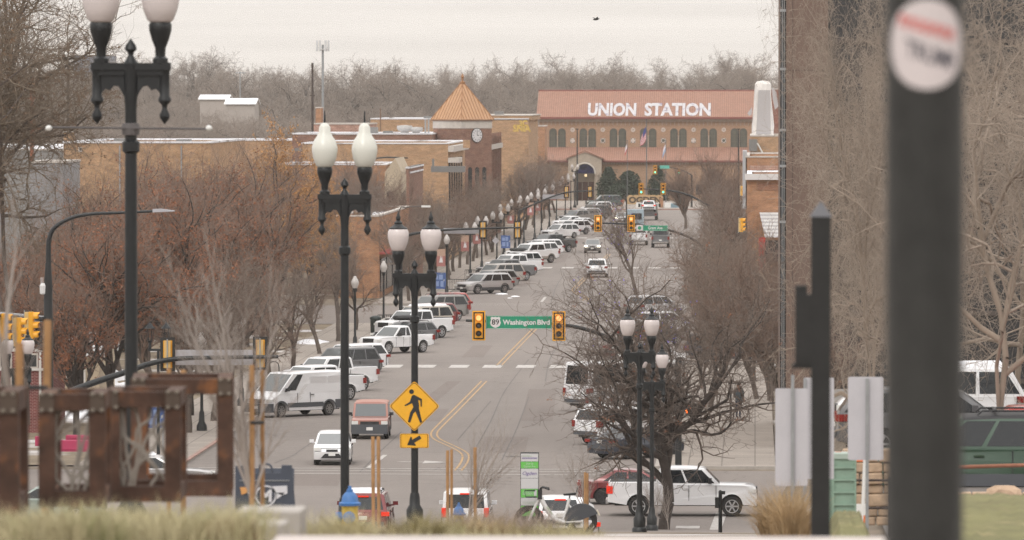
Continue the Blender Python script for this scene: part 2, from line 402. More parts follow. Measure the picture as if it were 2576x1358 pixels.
for y in [308 + i * 3.75 for i in range(25)] + [425 + i * 3.75 for i in range(18)] + [548 + i * 3.9 for i in range(26)] + [668 + i * 3.9 for i in range(20)] + [800 + i * 4 for i in range(35)]:
    line(mw, [(-25.7, y), (-21.2, y + 4.5)], .1)
for y in [322 + i * 3.75 for i in range(22)] + [425 + i * 3.75 for i in range(18)]:
    line(mw, [(-4.6, y), (-9.3, y - 4.7)], .1)
tag(mb.build('street_marking', PAINTW), kind='structure'); tag(mw.build('street_marking', mat('paint_worn', (.3, .275, .255), .85, noise=(1.2, .1, (.2, .18, .165), 1.8, .5))), kind='structure')
mb = MB()
for pp in ([(1010, 1088), (960, 1135), (905, 1190)], [(790, 1112), (752, 1138), (735, 1150), (690, 1168)], [(860, 1010), (905, 985), (960, 960)], [(1235, 1010), (1180, 1075), (1150, 1110)], [(1330, 905), (1270, 985), (1235, 1060), (1190, 1140)], [(700, 1100), (650, 1092), (620, 1100)], [(1420, 850), (1385, 900), (1372, 960)], [(1130, 800), (1080, 850), (1040, 905)], [(1240, 800), (1330, 796), (1420, 799)], [(1330, 1000), (1300, 1080), (1262, 1160)], [(1420, 690), (1400, 720), (1385, 765)], [(800, 1210), (900, 1216), (1060, 1209), (1300, 1222)], [(1400, 1225), (1600, 1215)]):
    line(mb, smooth_path([G(*p) for p in pp], 5), .05, 0, .019)
tag(mb.build('street_crack_seal', mat('crack_seal', (.09, .08, .074), .7)), kind='structure')
mp = MB()
for a, b, c, d in (((1010, 1030), (1130, 1030), (1105, 1062), (975, 1062)), ((1240, 870), (1215, 900), (1160, 900), (1190, 870)), ((1330, 980), (1400, 980), (1390, 1060), (1310, 1060)), ((1290, 700), (1340, 700), (1325, 722), (1272, 722)), ((700, 1195), (860, 1195), (850, 1225), (680, 1225)), ((1160, 960), (1100, 1010), (1060, 1010), (1125, 960)), ((1400, 640), (1430, 640), (1422, 660), (1388, 660)), ((1220, 1100), (1330, 1100), (1320, 1140), (1205, 1140))):
    mp.poly([(G(*q).x, G(*q).y, .016) for q in (a, b, c, d)])
tag(mp.build('street_patch', asphalt('patch_asphalt', (.205, .172, .155), (.165, .142, .13))), kind='structure')
for px, py in ((1180, 1010), (1290, 1150), (960, 1075), (1300, 880), (1390, 730)):
    p = G(px, py); mq = MB(); mq.poly([(p.x + .36 * math.cos(k * math.pi / 9), p.y + .36 * math.sin(k * math.pi / 9), .02) for k in range(18)]); tag(mq.build('street_manhole', mat('iron_cover', (.07, .06, .055), .7)), kind='structure')
# snow left on the ground
def snow_heap(px, py, w, d, h, seed):
    rnd = random.Random(seed); mb = MB(); c = G(px, py); nn = 22; rings = [(1, 0), (.86, .5), (.6, .85), (.3, 1)]
    ph = [rnd.uniform(.75, 1.2) for _ in range(nn)]; k = len(mb.v)
    for r, z in rings:
        for j in range(nn):
            a = 2 * math.pi * j / nn; mb.v.append((c.x + math.cos(a) * w * r * ph[j], c.y + math.sin(a) * d * r * ph[j], .02 + h * z * rnd.uniform(.85, 1.1)))
    for i in range(3):
        for j in range(nn): mb.f.append((i * nn + j, i * nn + (j + 1) % nn, (i + 1) * nn + (j + 1) % nn, (i + 1) * nn + j)); mb.m.append(0)
    mb.f.append(tuple(3 * nn + j for j in range(nn))); mb.m.append(0)
    return mb.build('snow_patch', SNOW, smooth=60)
for i, (px, py, w, d, h) in enumerate([(1296, 747, .35, .7, .08), (1262, 741, .5, .7, .1), (1282, 751, .2, .4, .05), (200, 960, 3.2, 9, .9), (120, 1000, 2.2, 5, .5), (330, 985, 1.8, 5, .4), (250, 1050, 2.6, 4, .3), (640, 1010, .6, 2, .15), (780, 868, 1.2, 4, .3)]):
    tag(snow_heap(px, py, w, d, h, i), kind='stuff')
# ================================================================== vehicles
PAINTS = {}
def paint(name, c, metal=0.0):
    return mat('car_paint_' + name, c, .32, metal, coat=.7)
WHITE = paint('white', (.72, .72, .73)); SILVER = paint('silver', (.42, .41, .41), .35); GREY = paint('grey', (.11, .11, .115), .3); BLACKP = paint('black', (.018, .018, .02))
RED = paint('dark_red', (.16, .018, .02), .2); ORANGE = paint('orange_red', (.33, .125, .088)); GREEN = paint('green', (.016, .05, .026), .2); NAVY = paint('navy', (.03, .037, .055), .3)
BEIGE = paint('beige', (.42, .38, .33), .2); DGREEN = paint('dark_green', (.03, .05, .045), .3); GREYB = paint('warm_grey', (.2, .19, .18), .3); CHAMP = paint('champagne', (.33, .3, .27), .35); REDB = paint('bright_red', (.4, .04, .03))
KIND = {  # L, W, H, belt, hood, wheel radius, front axle, rear axle, cabin (rear base, rear roof, front roof, front base) as part of L, pillars
 'suv':    (4.85, 1.93, 1.74, 1.07, 1.04, .37, .31, -.29, (-.492, -.415, .10, .245), (0, .33, .36, .66, .69, 1)),
 'bigsuv': (5.35, 2.02, 1.92, 1.15, 1.1, .40, .32, -.28, (-.492, -.43, .10, .225), (0, .36, .40, .66, .70, 1)),
 'wagon':  (4.75, 1.82, 1.55, .97, .93, .335, .31, -.28, (-.49, -.40, .06, .23), (0, .28, .32, .64, .67, 1)),
 'sedan':  (4.75, 1.82, 1.45, .95, .9, .33, .315, -.285, (-.38, -.2, .06, .24), (.1, .48, .52, .97)),
 'hatch':  (4.0, 1.7, 1.47, .93, .95, .31, .32, -.30, (-.485, -.36, .02, .29), (0, .3, .33, .62, .65, 1)),
 'boxy':   (4.3, 1.82, 1.79, 1.05, 1.03, .35, .30, -.30, (-.49, -.465, .11, .245), (0, .33, .37, .66, .7, 1)),
 'pickup': (5.85, 2.0, 1.98, 1.3, 1.27, .41, .335, -.29, (-.165, -.15, .155, .258), (.02, .46, .5, .98)),
 'small_pickup': (5.35, 1.88, 1.8, 1.12, 1.09, .39, .32, -.29, (-.10, -.07, .085, .22), (.05, .32, .39, .98)),
 'van':    (5.4, 2.05, 2.35, 1.3, 1.25, .36, .345, -.28, (-.495, -.485, .17, .36), (.74, .99)),
 'highvan': (5.7, 2.02, 2.65, 1.28, 1.12, .37, .33, -.27, (-.495, -.47, .17, .27), (.03, .3, .33, .6, .64, .97)),
}
def slices(outline, W, L, inset=.07):
    """body from its side outline: cross slices that draw in towards the flanks and round the nose and tail"""
    ys = [(-1, 1.0), (-.965, .35), (-.86, 0), (.86, 0), (.965, .35), (1, 1.0)]
    vs = []; n = len(outline); zm = sum(p[1] for p in outline) / n
    for y, k in ys:
        for x, z in outline:
            ax = abs(x) / (L / 2); e = max(0, ax - .72) / .28
            xx = x * (1 - k * inset * .75 * e); zz = z - (inset * .6 * k if z > zm + .1 else 0)
            yy = y * W / 2 * (1 - .055 * e * e) * (1 - .03 * max(0, (z - zm)) )
            vs.append((xx, yy, zz))
    fs = []
    for s in range(len(ys) - 1):
        for i in range(n):
            j = (i + 1) % n; fs.append((s * n + i, s * n + j, (s + 1) * n + j, (s + 1) * n + i))
    fs.append(tuple(range(n))); fs.append(tuple((len(ys) - 1) * n + i for i in reversed(range(n))))
    return vs, fs
def arch(cx, r, zlow, zc, n=11):
    t = math.asin(max(-.9, min(.9, (zc - zlow) / r))); return [(cx + r * math.cos(a), zc + r * math.sin(a)) for a in [-t + (math.pi + 2 * t) * i / (n - 1) for i in range(n)]]
def wheel(name, r, w, rimm, spokes, parent, loc, side):
    t = MB(); t.lathe([(r * .62, -w / 2), (r * .93, -w / 2), (r, -w * .33), (r, w * .33), (r * .93, w / 2), (r * .62, w / 2)], n=22, axis='Y')
    o = t.build(name, RUBBER, parent, 35, loc)
    m = MB(); y = side * w / 2
    m.lathe([(r * .66, y * .93), (r * .66, y * 1.03), (r * .58, y * 1.0), (r * .56, y * .8)], n=20, axis='Y', m=0)
    m.lathe([(r * .56, y * .78), (r * .02, y * .78)], n=20, axis='Y', m=1)
    for i in range(spokes):
        a = 2 * math.pi * i / spokes
        m.box((math.cos(a) * r * .31, y * .95, math.sin(a) * r * .31), (r * .6, w * .1, r * .15), 0, Matrix.Rotation(-a, 3, 'Y'))
    m.lathe([(r * .13, y * .8), (r * .13, y * 1.04), (r * .05, y * 1.06)], n=10, axis='Y', m=0)
    m.build('rim', [rimm, DARKALLOY if rimm is not DARKALLOY else BLACK_M], o, 35)
WINDS = mat('windscreen_sky_glass', (.11, .12, .122), .05, spec=.7)  # base colour greyed to imitate sky reflected in the glass
def vehicle(name, label, cat, kind, pos, ang, col, group=None, lights=None, tail_on=False, roofc=None, clad=None, rim=None, spokes=6, rails=False, snow=False, plate=PLATE, scale=1.0, box=False, tailm=None, grille=None, pillarc=None, L=None, W_=None, H=None, bedcover=False, wind=None, topper=None, thirdlamp=False):
    K = KIND[kind]; L0, Wd, Ht, belt, hood, wr, fa, ra, cab, pil = K
    L = L or L0; Wd = W_ or Wd; Ht = H or Ht
    x, y = pos[0], pos[1]
    root = thing(name, label, cat, (x, y, pos[2] if len(pos) > 2 else .012), R(ang), group)
    if scale != 1: root.scale = (scale,) * 3
    h = L / 2; xf, xr = fa * L, ra * L; z0 = wr * .62; ar = wr * 1.19
    xbr, xrr, xrf, xbf = [q * L for q in cab]; low = {'pickup': .46, 'small_pickup': .44, 'bigsuv': .38, 'suv': .33, 'boxy': .33, 'van': .34, 'highvan': .34}.get(kind, .27)
    # lower body outline, from the rear bumper over the top to the nose, then back along the sill with the wheel arches
    pk = kind in ('pickup', 'small_pickup')
    rear = [(-h + .02, low + .1), (-h - .0, .62), (-h + .03, .72), (-h + .05, belt + (.06 if pk else -.05)), (-h + .1, belt + (.09 if pk else 0))]
    if kind == 'sedan': rear = [(-h + .02, low), (-h, .6), (-h + .04, .86), (-h + .1, .99), (-h + .25, 1.01)]
    top = [(xbr, belt + (.09 if pk else .0))] if pk else []
    top += [(xbr + .03, belt), (xbf - .05, belt), (xbf + .02, belt - .01), (h - .55, hood - .02), (h - .2, hood - .08), (h - .06, hood - .2)]
    if kind in ('van',): top = [(xbr + .03, belt), (xbf - .1, belt), (xbf + .02, belt - .03), (h - .35, hood - .18), (h - .12, hood - .34), (h - .02, .75)]
    if kind == 'boxy': top[-3:] = [(h - .5, hood), (h - .2, hood - .03), (h - .05, hood - .1)]
    if kind in ('pickup', 'small_pickup', 'bigsuv'): top[-3:] = [(h - .5, hood + .01), (h - .16, hood - .03), (h - .03, hood - .13)]
    if kind == 'hatch': top[-3:] = [(h - .75, hood - .06), (h - .35, hood - .16), (h - .1, hood - .3)]
    nose = [(h - .0, .9 if pk else .62), (h, .42), (h - .06, low)]
    bot = arch(xf, ar, low, wr) + arch(xr, ar, low, wr)
    out = rear + top + nose + bot
    vs, fs = slices(out, Wd, L)
    b = MB(); b.add(vs, fs)
    # cabin
    wb, wt = Wd / 2 * .955, Wd / 2 * (.80 if kind not in ('van', 'highvan', 'boxy') else .9)
    if kind in ('pickup', 'bigsuv'): wt = Wd / 2 * .83
    zt = Ht; sh = .09
    rings = [(belt - .04, xbr, xbf, wb), (zt - sh, xrr, xrf, wt), (zt - .02, xrr + .07, xrf - .12, wt - .1), (zt, xrr + .25, xrf - .3, wt - .3)]
    cm = 1 if roofc else 0; zb_ = belt - .04; crown = .045 if kind in ('van', 'highvan', 'boxy') else .03
    ol = [(xbr, zb_), (xrr, zt - sh), (xrr + .06, zt - sh * .45), (xrr + .2, zt - .03 - crown * .5)] + [(xrr + .2 + (xrf - .25 - xrr - .2) * u, zt - .03 - crown * (2 * u - .95) ** 2 * .6) for u in (.25, .5, .75)] + [(xrf - .25, zt - .03 - crown), (xrf - .06, zt - sh * .75), (xrf, zt - sh), (xbf, zb_)]
    ysl = [(-1, .055), (-.96, .015), (-.84, -.012), (-.5, -.03), (.5, -.03), (.84, -.012), (.96, .015), (1, .055)]; n = len(ol); k = len(b.v)
    for yy, dz in ysl:
        for x_, z_ in ol:
            t_ = max(0, min(1, (z_ - zb_) / (zt - sh - zb_))); z2 = z_ - (dz if z_ > zt - sh + .001 else 0); b.v.append((x_, yy * (wb * (1 - t_) + wt * t_), z2))
    for i in range(len(ysl) - 1):
        for j in range(n - 1): b.f.append((k + i * n + j, k + i * n + j + 1, k + (i + 1) * n + j + 1, k + (i + 1) * n + j)); b.m.append(cm if 1 < j < n - 3 else 0)
    b.f.append(tuple(k + j for j in range(n))); b.f.append(tuple(k + (len(ysl) - 1) * n + j for j in reversed(range(n)))); b.m += [0, 0]
    body = b.build('body', [col, roofc or col], root, 38)
    # underside and wheel wells
    u = MB(); u.box((0, 0, low + .14), (L * .9, Wd - .5, .36)); u.box((0, 0, .62), (L * .86, Wd - .34, .3)); u.build('underbody', BLACK_M, root)
    if clad or kind == 'van':
        cm_ = clad or GREYP
        for ax in (xf, xr):
            pts_o = arch(ax, ar + .08, low, wr, 13); pts_i = arch(ax, ar - .005, low, wr, 13)
            for s in (-1, 1):
                c = MB()
                for i in range(12):
                    o_, i_ = pts_o, pts_i; yy = s * (Wd / 2 + .012); yi = s * (Wd / 2 - .06)
                    c.poly([(o_[i][0], yy, o_[i][1]), (o_[i + 1][0], yy, o_[i + 1][1]), (i_[i + 1][0], yy, i_[i + 1][1]), (i_[i][0], yy, i_[i][1])])
                    c.poly([(o_[i][0], yy, o_[i][1]), (o_[i + 1][0], yy, o_[i + 1][1]), (o_[i + 1][0], yi, o_[i + 1][1]), (o_[i][0], yi, o_[i][1])])
                c.build('wheel_arch_trim', cm_, root)
        for s in (-1, 1):
            c = MB(); c.box(((xf + xr) / 2, s * (Wd / 2 - .02), low + .11 if kind != 'van' else .62), (xf - xr - 2 * ar, .07, .24)); c.build('sill', cm_, root)
            if kind == 'van': c = MB(); c.box(((-h + xr - ar) / 2, s * (Wd / 2 - .02), .62), (xr - ar + h, .07, .45)); c.build('lower_panel', cm_, root)
        if kind in ('van', 'boxy'):
            c = MB(); c.box((h - .14, 0, .5), (.36, Wd * .97, .46)); c.build('front_bumper', cm_, root)
    elif kind in ('suv', 'bigsuv', 'wagon', 'hatch', 'sedan', 'pickup', 'small_pickup', 'highvan'):
        for s in (-1, 1): c = MB(); c.box(((xf + xr) / 2, s * (Wd / 2 - .035), low + .02), (xf - xr - 2 * ar, .06, .1)); c.build('sill', BLACK_M, root)
    # glass
    def side_pt(uu, v, s, off=.008):
        xx = (xbr * (1 - uu) + xbf * uu) * (1 - v) + (xrr * (1 - uu) + xrf * uu) * v
        return (xx, s * (wb * (1 - v) + wt * v + off), (belt - .04) * (1 - v) + (zt - sh) * v)
    for s in (-1, 1):
        for i in range(0, len(pil), 2):
            u0, u1 = pil[i], pil[i + 1]; m0 = .035 if i == 0 else 0; m1 = .05 if i + 2 >= len(pil) else 0
            g = MB(); u0 += m0; u1 -= m1; lo, hi = .12, .93
            p = [side_pt(u0, lo, s), side_pt(u1, lo, s), side_pt(u1 - (.03 if m1 else 0), hi, s), side_pt(u0 + (.03 if m0 else 0), hi, s)]
            q = [side_pt(u0, lo, s, -.02), side_pt(u1, lo, s, -.02), side_pt(u1 - (.03 if m1 else 0), hi, s, -.02), side_pt(u0 + (.03 if m0 else 0), hi, s, -.02)]
            g.add(p + q, [(0, 1, 2, 3), (4, 7, 6, 5)] + [(a, (a + 1) % 4, (a + 1) % 4 + 4, a + 4) for a in range(4)])
            g.build('side_window', GLASS, root)
    def end_glass(nm, xb, xt, sgn, lo, hi, inset):
        d = Vector((zt - sh - belt + .04, 0, -(xt - xb))); d.normalize()
        if d.x * sgn < 0: d = -d
        pts = []
        for v, s in ((lo, -1), (lo, 1), (hi, 1), (hi, -1)):
            xx = xb * (1 - v) + xt * v; zz = (belt - .04) * (1 - v) + (zt - sh) * v; yy = (wb * (1 - v) + wt * v) - inset
            pts.append(Vector((xx, s * yy, zz)) + d * .008)
        g = MB(); q = [p - d * .03 for p in pts]; g.add(pts + q, [(0, 1, 2, 3), (4, 7, 6, 5)] + [(a, (a + 1) % 4, (a + 1) % 4 + 4, a + 4) for a in range(4)])
        g.build(nm, (wind or WINDS) if nm == 'windscreen' else GLASS, root)
    end_glass('windscreen', xbf, xrf, 1, .08, .94, .1)
    if kind != 'van': end_glass('rear_window', xbr, xrr, -1, .16 if kind != 'sedan' else .1, .9, .13)
    # lamps, grille, bumpers, plates
    zh = {'pickup': 1.02, 'bigsuv': .93, 'small_pickup': .88, 'van': .88, 'boxy': .8, 'highvan': .85}.get(kind, .74)
    for s in (-1, 1):
        q = MB(); wd = .3 if kind != 'van' else .24; q.box((h - .14, s * (Wd / 2 - .2), zh), (.26, wd, .15 if kind != 'boxy' else .2)); q.box((h - .2, s * (Wd / 2 - .075), zh), (.26, .09, .12))
        q.build('headlight', HEADON if lights == 'on' else HEADL, root)
    gm = grille or BLACK_M; q = MB()
    if kind in ('hatch', 'sedan', 'wagon'):
        q.box((h - .06, 0, zh - .06), (.16, Wd * .3, .09)); q.build('grille', gm, root)
        q = MB(); wl = Wd * .30; xg = h + .012; q.add([(xg, -wl, .34), (xg, wl, .34), (xg, wl * .62, .54), (xg, -wl * .62, .54), (h - .15, -wl, .34), (h - .15, wl, .34), (h - .15, wl * .62, .54), (h - .15, -wl * .62, .54)], [(0, 1, 2, 3), (4, 7, 6, 5), (0, 1, 5, 4), (1, 2, 6, 5), (2, 3, 7, 6), (3, 0, 4, 7)]); q.build('lower_grille', BLACK_M, root)
    else:
        q.box((h - .06, 0, zh - .03), (.17, Wd * .5, .2 if kind not in ('pickup', 'bigsuv', 'small_pickup') else .32)); q.build('grille', gm, root)
        q = MB(); q.box((h - .05, 0, .42), (.16, Wd * .62, .13)); q.build('lower_grille', BLACK_M, root)
    q = MB(); q.box((h + .035, 0, .52), (.02, .31, .155)); q.build('licence_plate', plate, root)
    zt_l = {'pickup': 1.06, 'small_pickup': .98, 'bigsuv': 1.02, 'van': 1.1, 'highvan': 1.1, 'sedan': .85, 'suv': .97, 'boxy': .95}.get(kind, .88)
    tl = tailm or (TAILON if tail_on else TAILR)
    for s in (-1, 1):
        q = MB(); tall = {'pickup': .3, 'small_pickup': .3, 'van': .5, 'highvan': .3, 'boxy': .36, 'bigsuv': .3, 'sedan': .14}.get(kind, .16)
        q.box((-h + .07, s * (Wd / 2 - .12), zt_l), (.2, .15 if kind not in ('sedan', 'suv', 'wagon') else .3, tall)); q.box((-h + .16, s * (Wd / 2 - .05), zt_l), (.26 if kind not in ('pickup', 'small_pickup') else .12, .07, tall))
        q.build('tail_light', tl, root)
    if thirdlamp:
        q = MB(); q.box((xrr - .04, 0, zt - .13), (.1, .4, .055)); q.build('brake_light', TAILON, root)
    q = MB(); q.box((-h - .0, 0, .58), (.12, Wd * .82, .17)); q.build('rear_bumper', CHROME if pk else (clad or GREYP), root)
    q = MB(); q.box((-h - (.012 if not pk else -.03), 0, .82 if not pk else .84), (.03, .31, .15)); q.build('licence_plate', PLATE, root)
    for s in (-1, 1):
        q = MB(); mx = xbf - .42; q.box((mx, s * (Wd / 2 + .1), belt + .13), (.14, .2, .15 if not pk else .22)); q.box((mx + .03, s * (Wd / 2 - .01), belt + .06), (.08, .14, .06)); q.build('wing_mirror', BLACK_M if (clad or pk or kind == 'van') else col, root)
    if y < 560:
        for s in (-1, 1):
            for dx in ((-.06,) if kind == 'van' else (.02, -.2) if not pk else (.03, -.05)): q = MB(); q.box((dx * L, s * (Wd / 2 - .005), belt - .16), (.2, .05, .035)); q.build('door_handle', BLACK_M if kind == 'van' else col, root)
            for dx in ([.135, -.03] if kind == 'van' else [xbf / L - .03, (xbf + xbr) / 2 / L, xbr / L + .05]): q = MB(); q.box((dx * L, s * (Wd / 2 - .012), belt - .36), (.018, .03, .62)); q.build('door_seam', BLACK_M, root)
    if rails:
        q = MB()
        for s in (-1, 1): q.tube([(xrr + .25, s * (wt - .12), zt - .02), (xrr + .35, s * (wt - .12), zt + .06), (xrf - .45, s * (wt - .12), zt + .06), (xrf - .35, s * (wt - .12), zt - .02)], .02, 6)
        q.box((xrf - .7, 0, zt + .07), (.06, wt * 1.75, .03)); q.box((xrr + .6, 0, zt + .07), (.06, wt * 1.75, .03)); q.build('roof_rail', BLACK_M, root)
    if snow:
        q = MB(); q.add([(xrr + .15, -wt + .12, zt - .03), (xrf - .2, -wt + .12, zt - .03), (xrf - .2, wt - .12, zt - .03), (xrr + .15, wt - .12, zt - .03), (xrr + .25, -wt + .2, zt + .1), (xrf - .35, -wt + .2, zt + .09), (xrf - .35, wt - .2, zt + .08), (xrr + .25, wt - .2, zt + .1)], [(4, 5, 6, 7), (0, 1, 5, 4), (1, 2, 6, 5), (2, 3, 7, 6), (3, 0, 4, 7)]); tag(q.build('roof_snow', SNOW, root, 80), 'layer of old snow on the roof')
    if pk:
        q = MB(); q.box(((-h + .12 + xbr - .05) / 2, 0, belt + .07), (xbr - .05 + h - .12, Wd - .22, .06)); q.build('bed_cover' if bedcover else 'cargo_bed', BLACK_M if bedcover else mat('bed_liner', (.03, .03, .03), .9), root)
        if topper:
            q = MB(); x0, x1 = -h + .1, xbr; w0 = Wd / 2 * .93; w1 = Wd / 2 * .8
            q.add([(x0, -w0, belt + .08), (x1, -w0, belt + .08), (x1, w0, belt + .08), (x0, w0, belt + .08), (x0 + .1, -w1, zt - .03), (x1, -w1, zt - .03), (x1, w1, zt - .03), (x0 + .1, w1, zt - .03)], [(4, 5, 6, 7), (0, 1, 5, 4), (1, 2, 6, 5), (2, 3, 7, 6), (3, 0, 4, 7)])
            for s in (-1, 1): q.add([(x0 + .25, s * (w0 * .8 + w1 * .2 + .01), belt + .2), (x1 - .15, s * (w0 * .8 + w1 * .2 + .01), belt + .2), (x1 - .15, s * (w0 * .2 + w1 * .8 + .01), zt - .14), (x0 + .3, s * (w0 * .2 + w1 * .8 + .01), zt - .14)], [(0, 1, 2, 3)], 1)
            q.build('bed_topper', [topper, GLASS], root)
    if kind == 'van':
        q = MB()
        for s in (-1, 1):
            for a, c in ((-.47, -.27), (-.25, -.04)):
                q.box(((a + c) / 2 * L, s * (wb + .006 - .045), 1.66), ((c - a) * L, .02, .82), 0, Matrix.Rotation(-s * .095, 3, 'X'))
        q.build('side_panel', col, root)
    wdt = .24 if kind not in ('pickup', 'bigsuv', 'small_pickup') else .28
    rm = rim or ALLOY
    for xx in (xf, xr):
        for s in (-1, 1): wheel('wheel', wr, wdt, rm, spokes, root, (xx, s * (Wd / 2 - wdt / 2 - .015), wr), s)
    return root
S = 226          # nose-in to the left kerb, towards the camera
N = 46           # nose-in to the right kerb
def park(px, py): p = G(px, py); return (p.x, p.y)
GL, GRR = 'cars parked nose in along the left kerb', 'cars parked nose in along the right kerb'
# moving and waiting traffic
def V(*a, **k): return vehicle(*a, **k)
V('pickup_truck', 'white crew cab pickup crossing the junction side on behind the lamp posts', 'pickup truck', 'pickup', (park(1716, 1297)), 0, WHITE, spokes=6, tail_on=True, L=5.95)
V('car', 'dark red sedan crossing behind the white pickup at the junction', 'car', 'sedan', park(1600, 1268), 0, RED, rim=DARKALLOY, spokes=5)
V('car', 'small white hatchback facing the camera at the stop line', 'car', 'hatch', park(838, 1168), 272, WHITE, spokes=8, wind=mat('windscreen_sky_pale', (.2, .21, .215), .08, spec=.6))  # windscreen colour paled further, painting in the reflected sky
V('car', 'boxy orange car with grey bumper driving towards the junction', 'car', 'boxy', park(934, 1102), 271, ORANGE, clad=GREYP, roofc=mat('faded_roof', (.42, .2, .15), .5), wind=mat('windscreen_sky_grey', (.13, .14, .145), .08, spec=.6), L=4.3)  # grey of the windscreen is sky reflection put into its colour
V('car', 'dark red wagon waiting with brake lights on behind the larger hydrant', 'car', 'suv', (W(922, 1300, 258).x, 258), 90, RED, tail_on=True, rails=True, snow=True, thirdlamp=True)
V('car', 'boxy white hatchback with black tailgate glass waiting behind the smaller hydrant', 'car', 'boxy', (W(1176, 1300, 259).x, 259), 90, WHITE, tail_on=True, thirdlamp=True)
V('car', 'silver hatchback with snowy roof waiting just behind the bike saddle', 'car', 'suv', (W(1430, 1300, 252).x, 252), 96, SILVER, tail_on=True, thirdlamp=True, rails=True, snow=True)
V('car', 'low white car waiting behind the bike, in front of the silver hatchback', 'car', 'hatch', (W(1405, 1300, 244).x, 244, gz(-7, 244) + .01), 94, WHITE, tail_on=True, thirdlamp=True)
V('car', 'white suv driving away past the long row of parked cars', 'car', 'suv', park(1503, 697), 90, WHITE)
V('car', 'small dark grey car with headlights on driving towards the camera', 'car', 'hatch', park(1491, 636), 270, GREYB, lights='on', W_=1.75)
V('car', 'silver sedan with headlights on between the two red signals', 'car', 'sedan', park(1566, 562), 270, SILVER, lights='on')
V('pickup_truck', 'white pickup driving away under the green avenue sign', 'pickup truck', 'pickup', park(1607, 616), 90, WHITE, tail_on=False)
V('pickup_truck', 'dark pickup half hidden by branches beside the white one under the avenue sign', 'pickup truck', 'pickup', park(1662, 622), 90, GREY)
V('car', 'silver sedan seen through the rusty frames at the junction', 'car', 'wagon', (W(385, 1230, 287).x, 287), 0, SILVER, snow=True, L=5.2)
V('car', 'pale green car low behind the left rusty frame', 'car', 'sedan', (W(110, 1250, 266).x, 266), 180, paint('pale_green', (.3, .36, .33)))
V('car', 'dark green suv crossing in front of the station plaza', 'car', 'bigsuv', park(1519, 523), 190, DGREEN)
# left kerb, block by block
V('van', 'white panel van with grey lower body at the head of the left row', 'van', 'van', park(742, 1048), S, WHITE, GL, rim=mat('steel_rim', (.26, .25, .24), .5, .5), spokes=8, grille=GREYP)
V('pickup_truck', 'white pickup with 4x4 lettering right behind the panel van', 'pickup truck', 'pickup', park(793, 1010), S, WHITE, GL, spokes=8)
V('pickup_truck', 'white pickup with dark bed cover, second behind the panel van', 'pickup truck', 'pickup', park(830, 986), S, WHITE, GL, bedcover=True, spokes=8)
V('car', 'dark grey suv parked just before the midblock crossing', 'car', 'suv', park(860, 953), S, GREY, GL, H=1.85)
V('car', 'white suv at the left end of the midblock crossing', 'car', 'suv', park(880, 938), S, WHITE, GL)
V('pickup_truck', 'white compact extended cab pickup just beyond the midblock crossing', 'pickup truck', 'small_pickup', park(998, 889), S + 3, WHITE, GL, spokes=8, plate=mat('plate_green', (.25, .5, .4), .5), L=5.3)
V('car', 'dark grey hatchback with a ski rack behind the compact white pickup', 'car', 'wagon', park(1018, 868), S, GREY, GL, rails=True)
V('pickup_truck', 'white pickup with red tail lamp behind the dark hatchback', 'pickup truck', 'pickup', park(1042, 852), S, WHITE, GL)
V('car', 'beige suv with a snow covered roof behind the white pickup', 'car', 'bigsuv', park(1052, 838), S, BEIGE, GL, snow=True)
V('car', 'dark red suv parked between the beige suv and the long grey suv', 'car', 'suv', park(1072, 824), S, RED, GL)
V('car', 'long warm grey suv with dark rear glass near the avenue corner', 'car', 'bigsuv', park(1092, 808), S, GREYB, GL, rails=True, L=5.5)
V('car', 'red car showing only its tail behind the long grey suv', 'car', 'suv', park(1108, 795), S, REDB, GL)
V('car', 'silver suv in front of the row beyond the avenue, side on', 'car', 'suv', park(1218, 739), S - 1, SILVER, GL, clad=mat('dark_sill', (.05, .05, .055), .6), L=5.15, rails=False)
V('car', 'grey suv tucked right behind the silver suv', 'car', 'suv', park(1236, 730), S, GREYB, GL)
V('car', 'champagne suv with white tail two places behind the silver suv', 'car', 'bigsuv', park(1248, 718), S, CHAMP, GL)
V('pickup_truck', 'dark grey pickup three places behind the silver suv', 'pickup truck', 'pickup', park(1272, 707), S, GREY, GL)
V('pickup_truck', 'white crew cab pickup behind the dark grey pickup', 'pickup truck', 'pickup', park(1292, 693), S, WHITE, GL)
t_box = V('car', 'white suv carrying a long black roof box', 'car', 'suv', park(1304, 680), S, WHITE, GL)
V('pickup_truck', 'white pickup with chunky wheels behind the suv with the roof box', 'pickup truck', 'pickup', park(1339, 662), S, WHITE, GL, clad=CHAMP)
V('car', 'white suv wedged behind the chunky white pickup', 'car', 'suv', park(1350, 652), S, WHITE, GL)
V('car', 'white car with grey hood halfway up the row of parked cars', 'car', 'suv', park(1362, 644), S, WHITE, GL)
V('pickup_truck', 'black pickup standing out at the upper end of its row', 'pickup truck', 'pickup', park(1386, 635), S, BLACKP, GL, L=6.0)
V('car', 'white suv with black roof rails beyond the black pickup', 'car', 'suv', park(1409, 600), S, WHITE, GL, rails=True)
V('car', 'white crossover second beyond the black pickup', 'car', 'suv', park(1440, 590), S, WHITE, GL, clad=GREYP)
V('car', 'white sports coupe with dark wheels beyond the crossover', 'car', 'sedan', park(1462, 577), S, WHITE, GL, rim=DARKALLOY)
V('car', 'white sedan beside the sports coupe', 'car', 'sedan', park(1432, 572), S, WHITE, GL)
V('pickup_truck', 'grey pickup with a grey bed topper near the second junction', 'pickup truck', 'pickup', park(1456, 566), S, GREYB, GL, topper=GREYB)
V('car', 'silver suv between the grey pickup and the big black suv', 'car', 'suv', park(1470, 556), S, SILVER, GL)
V('car', 'big black suv with tinted glass left of the red signals', 'car', 'bigsuv', park(1492, 551), S, BLACKP, GL, L=5.6)
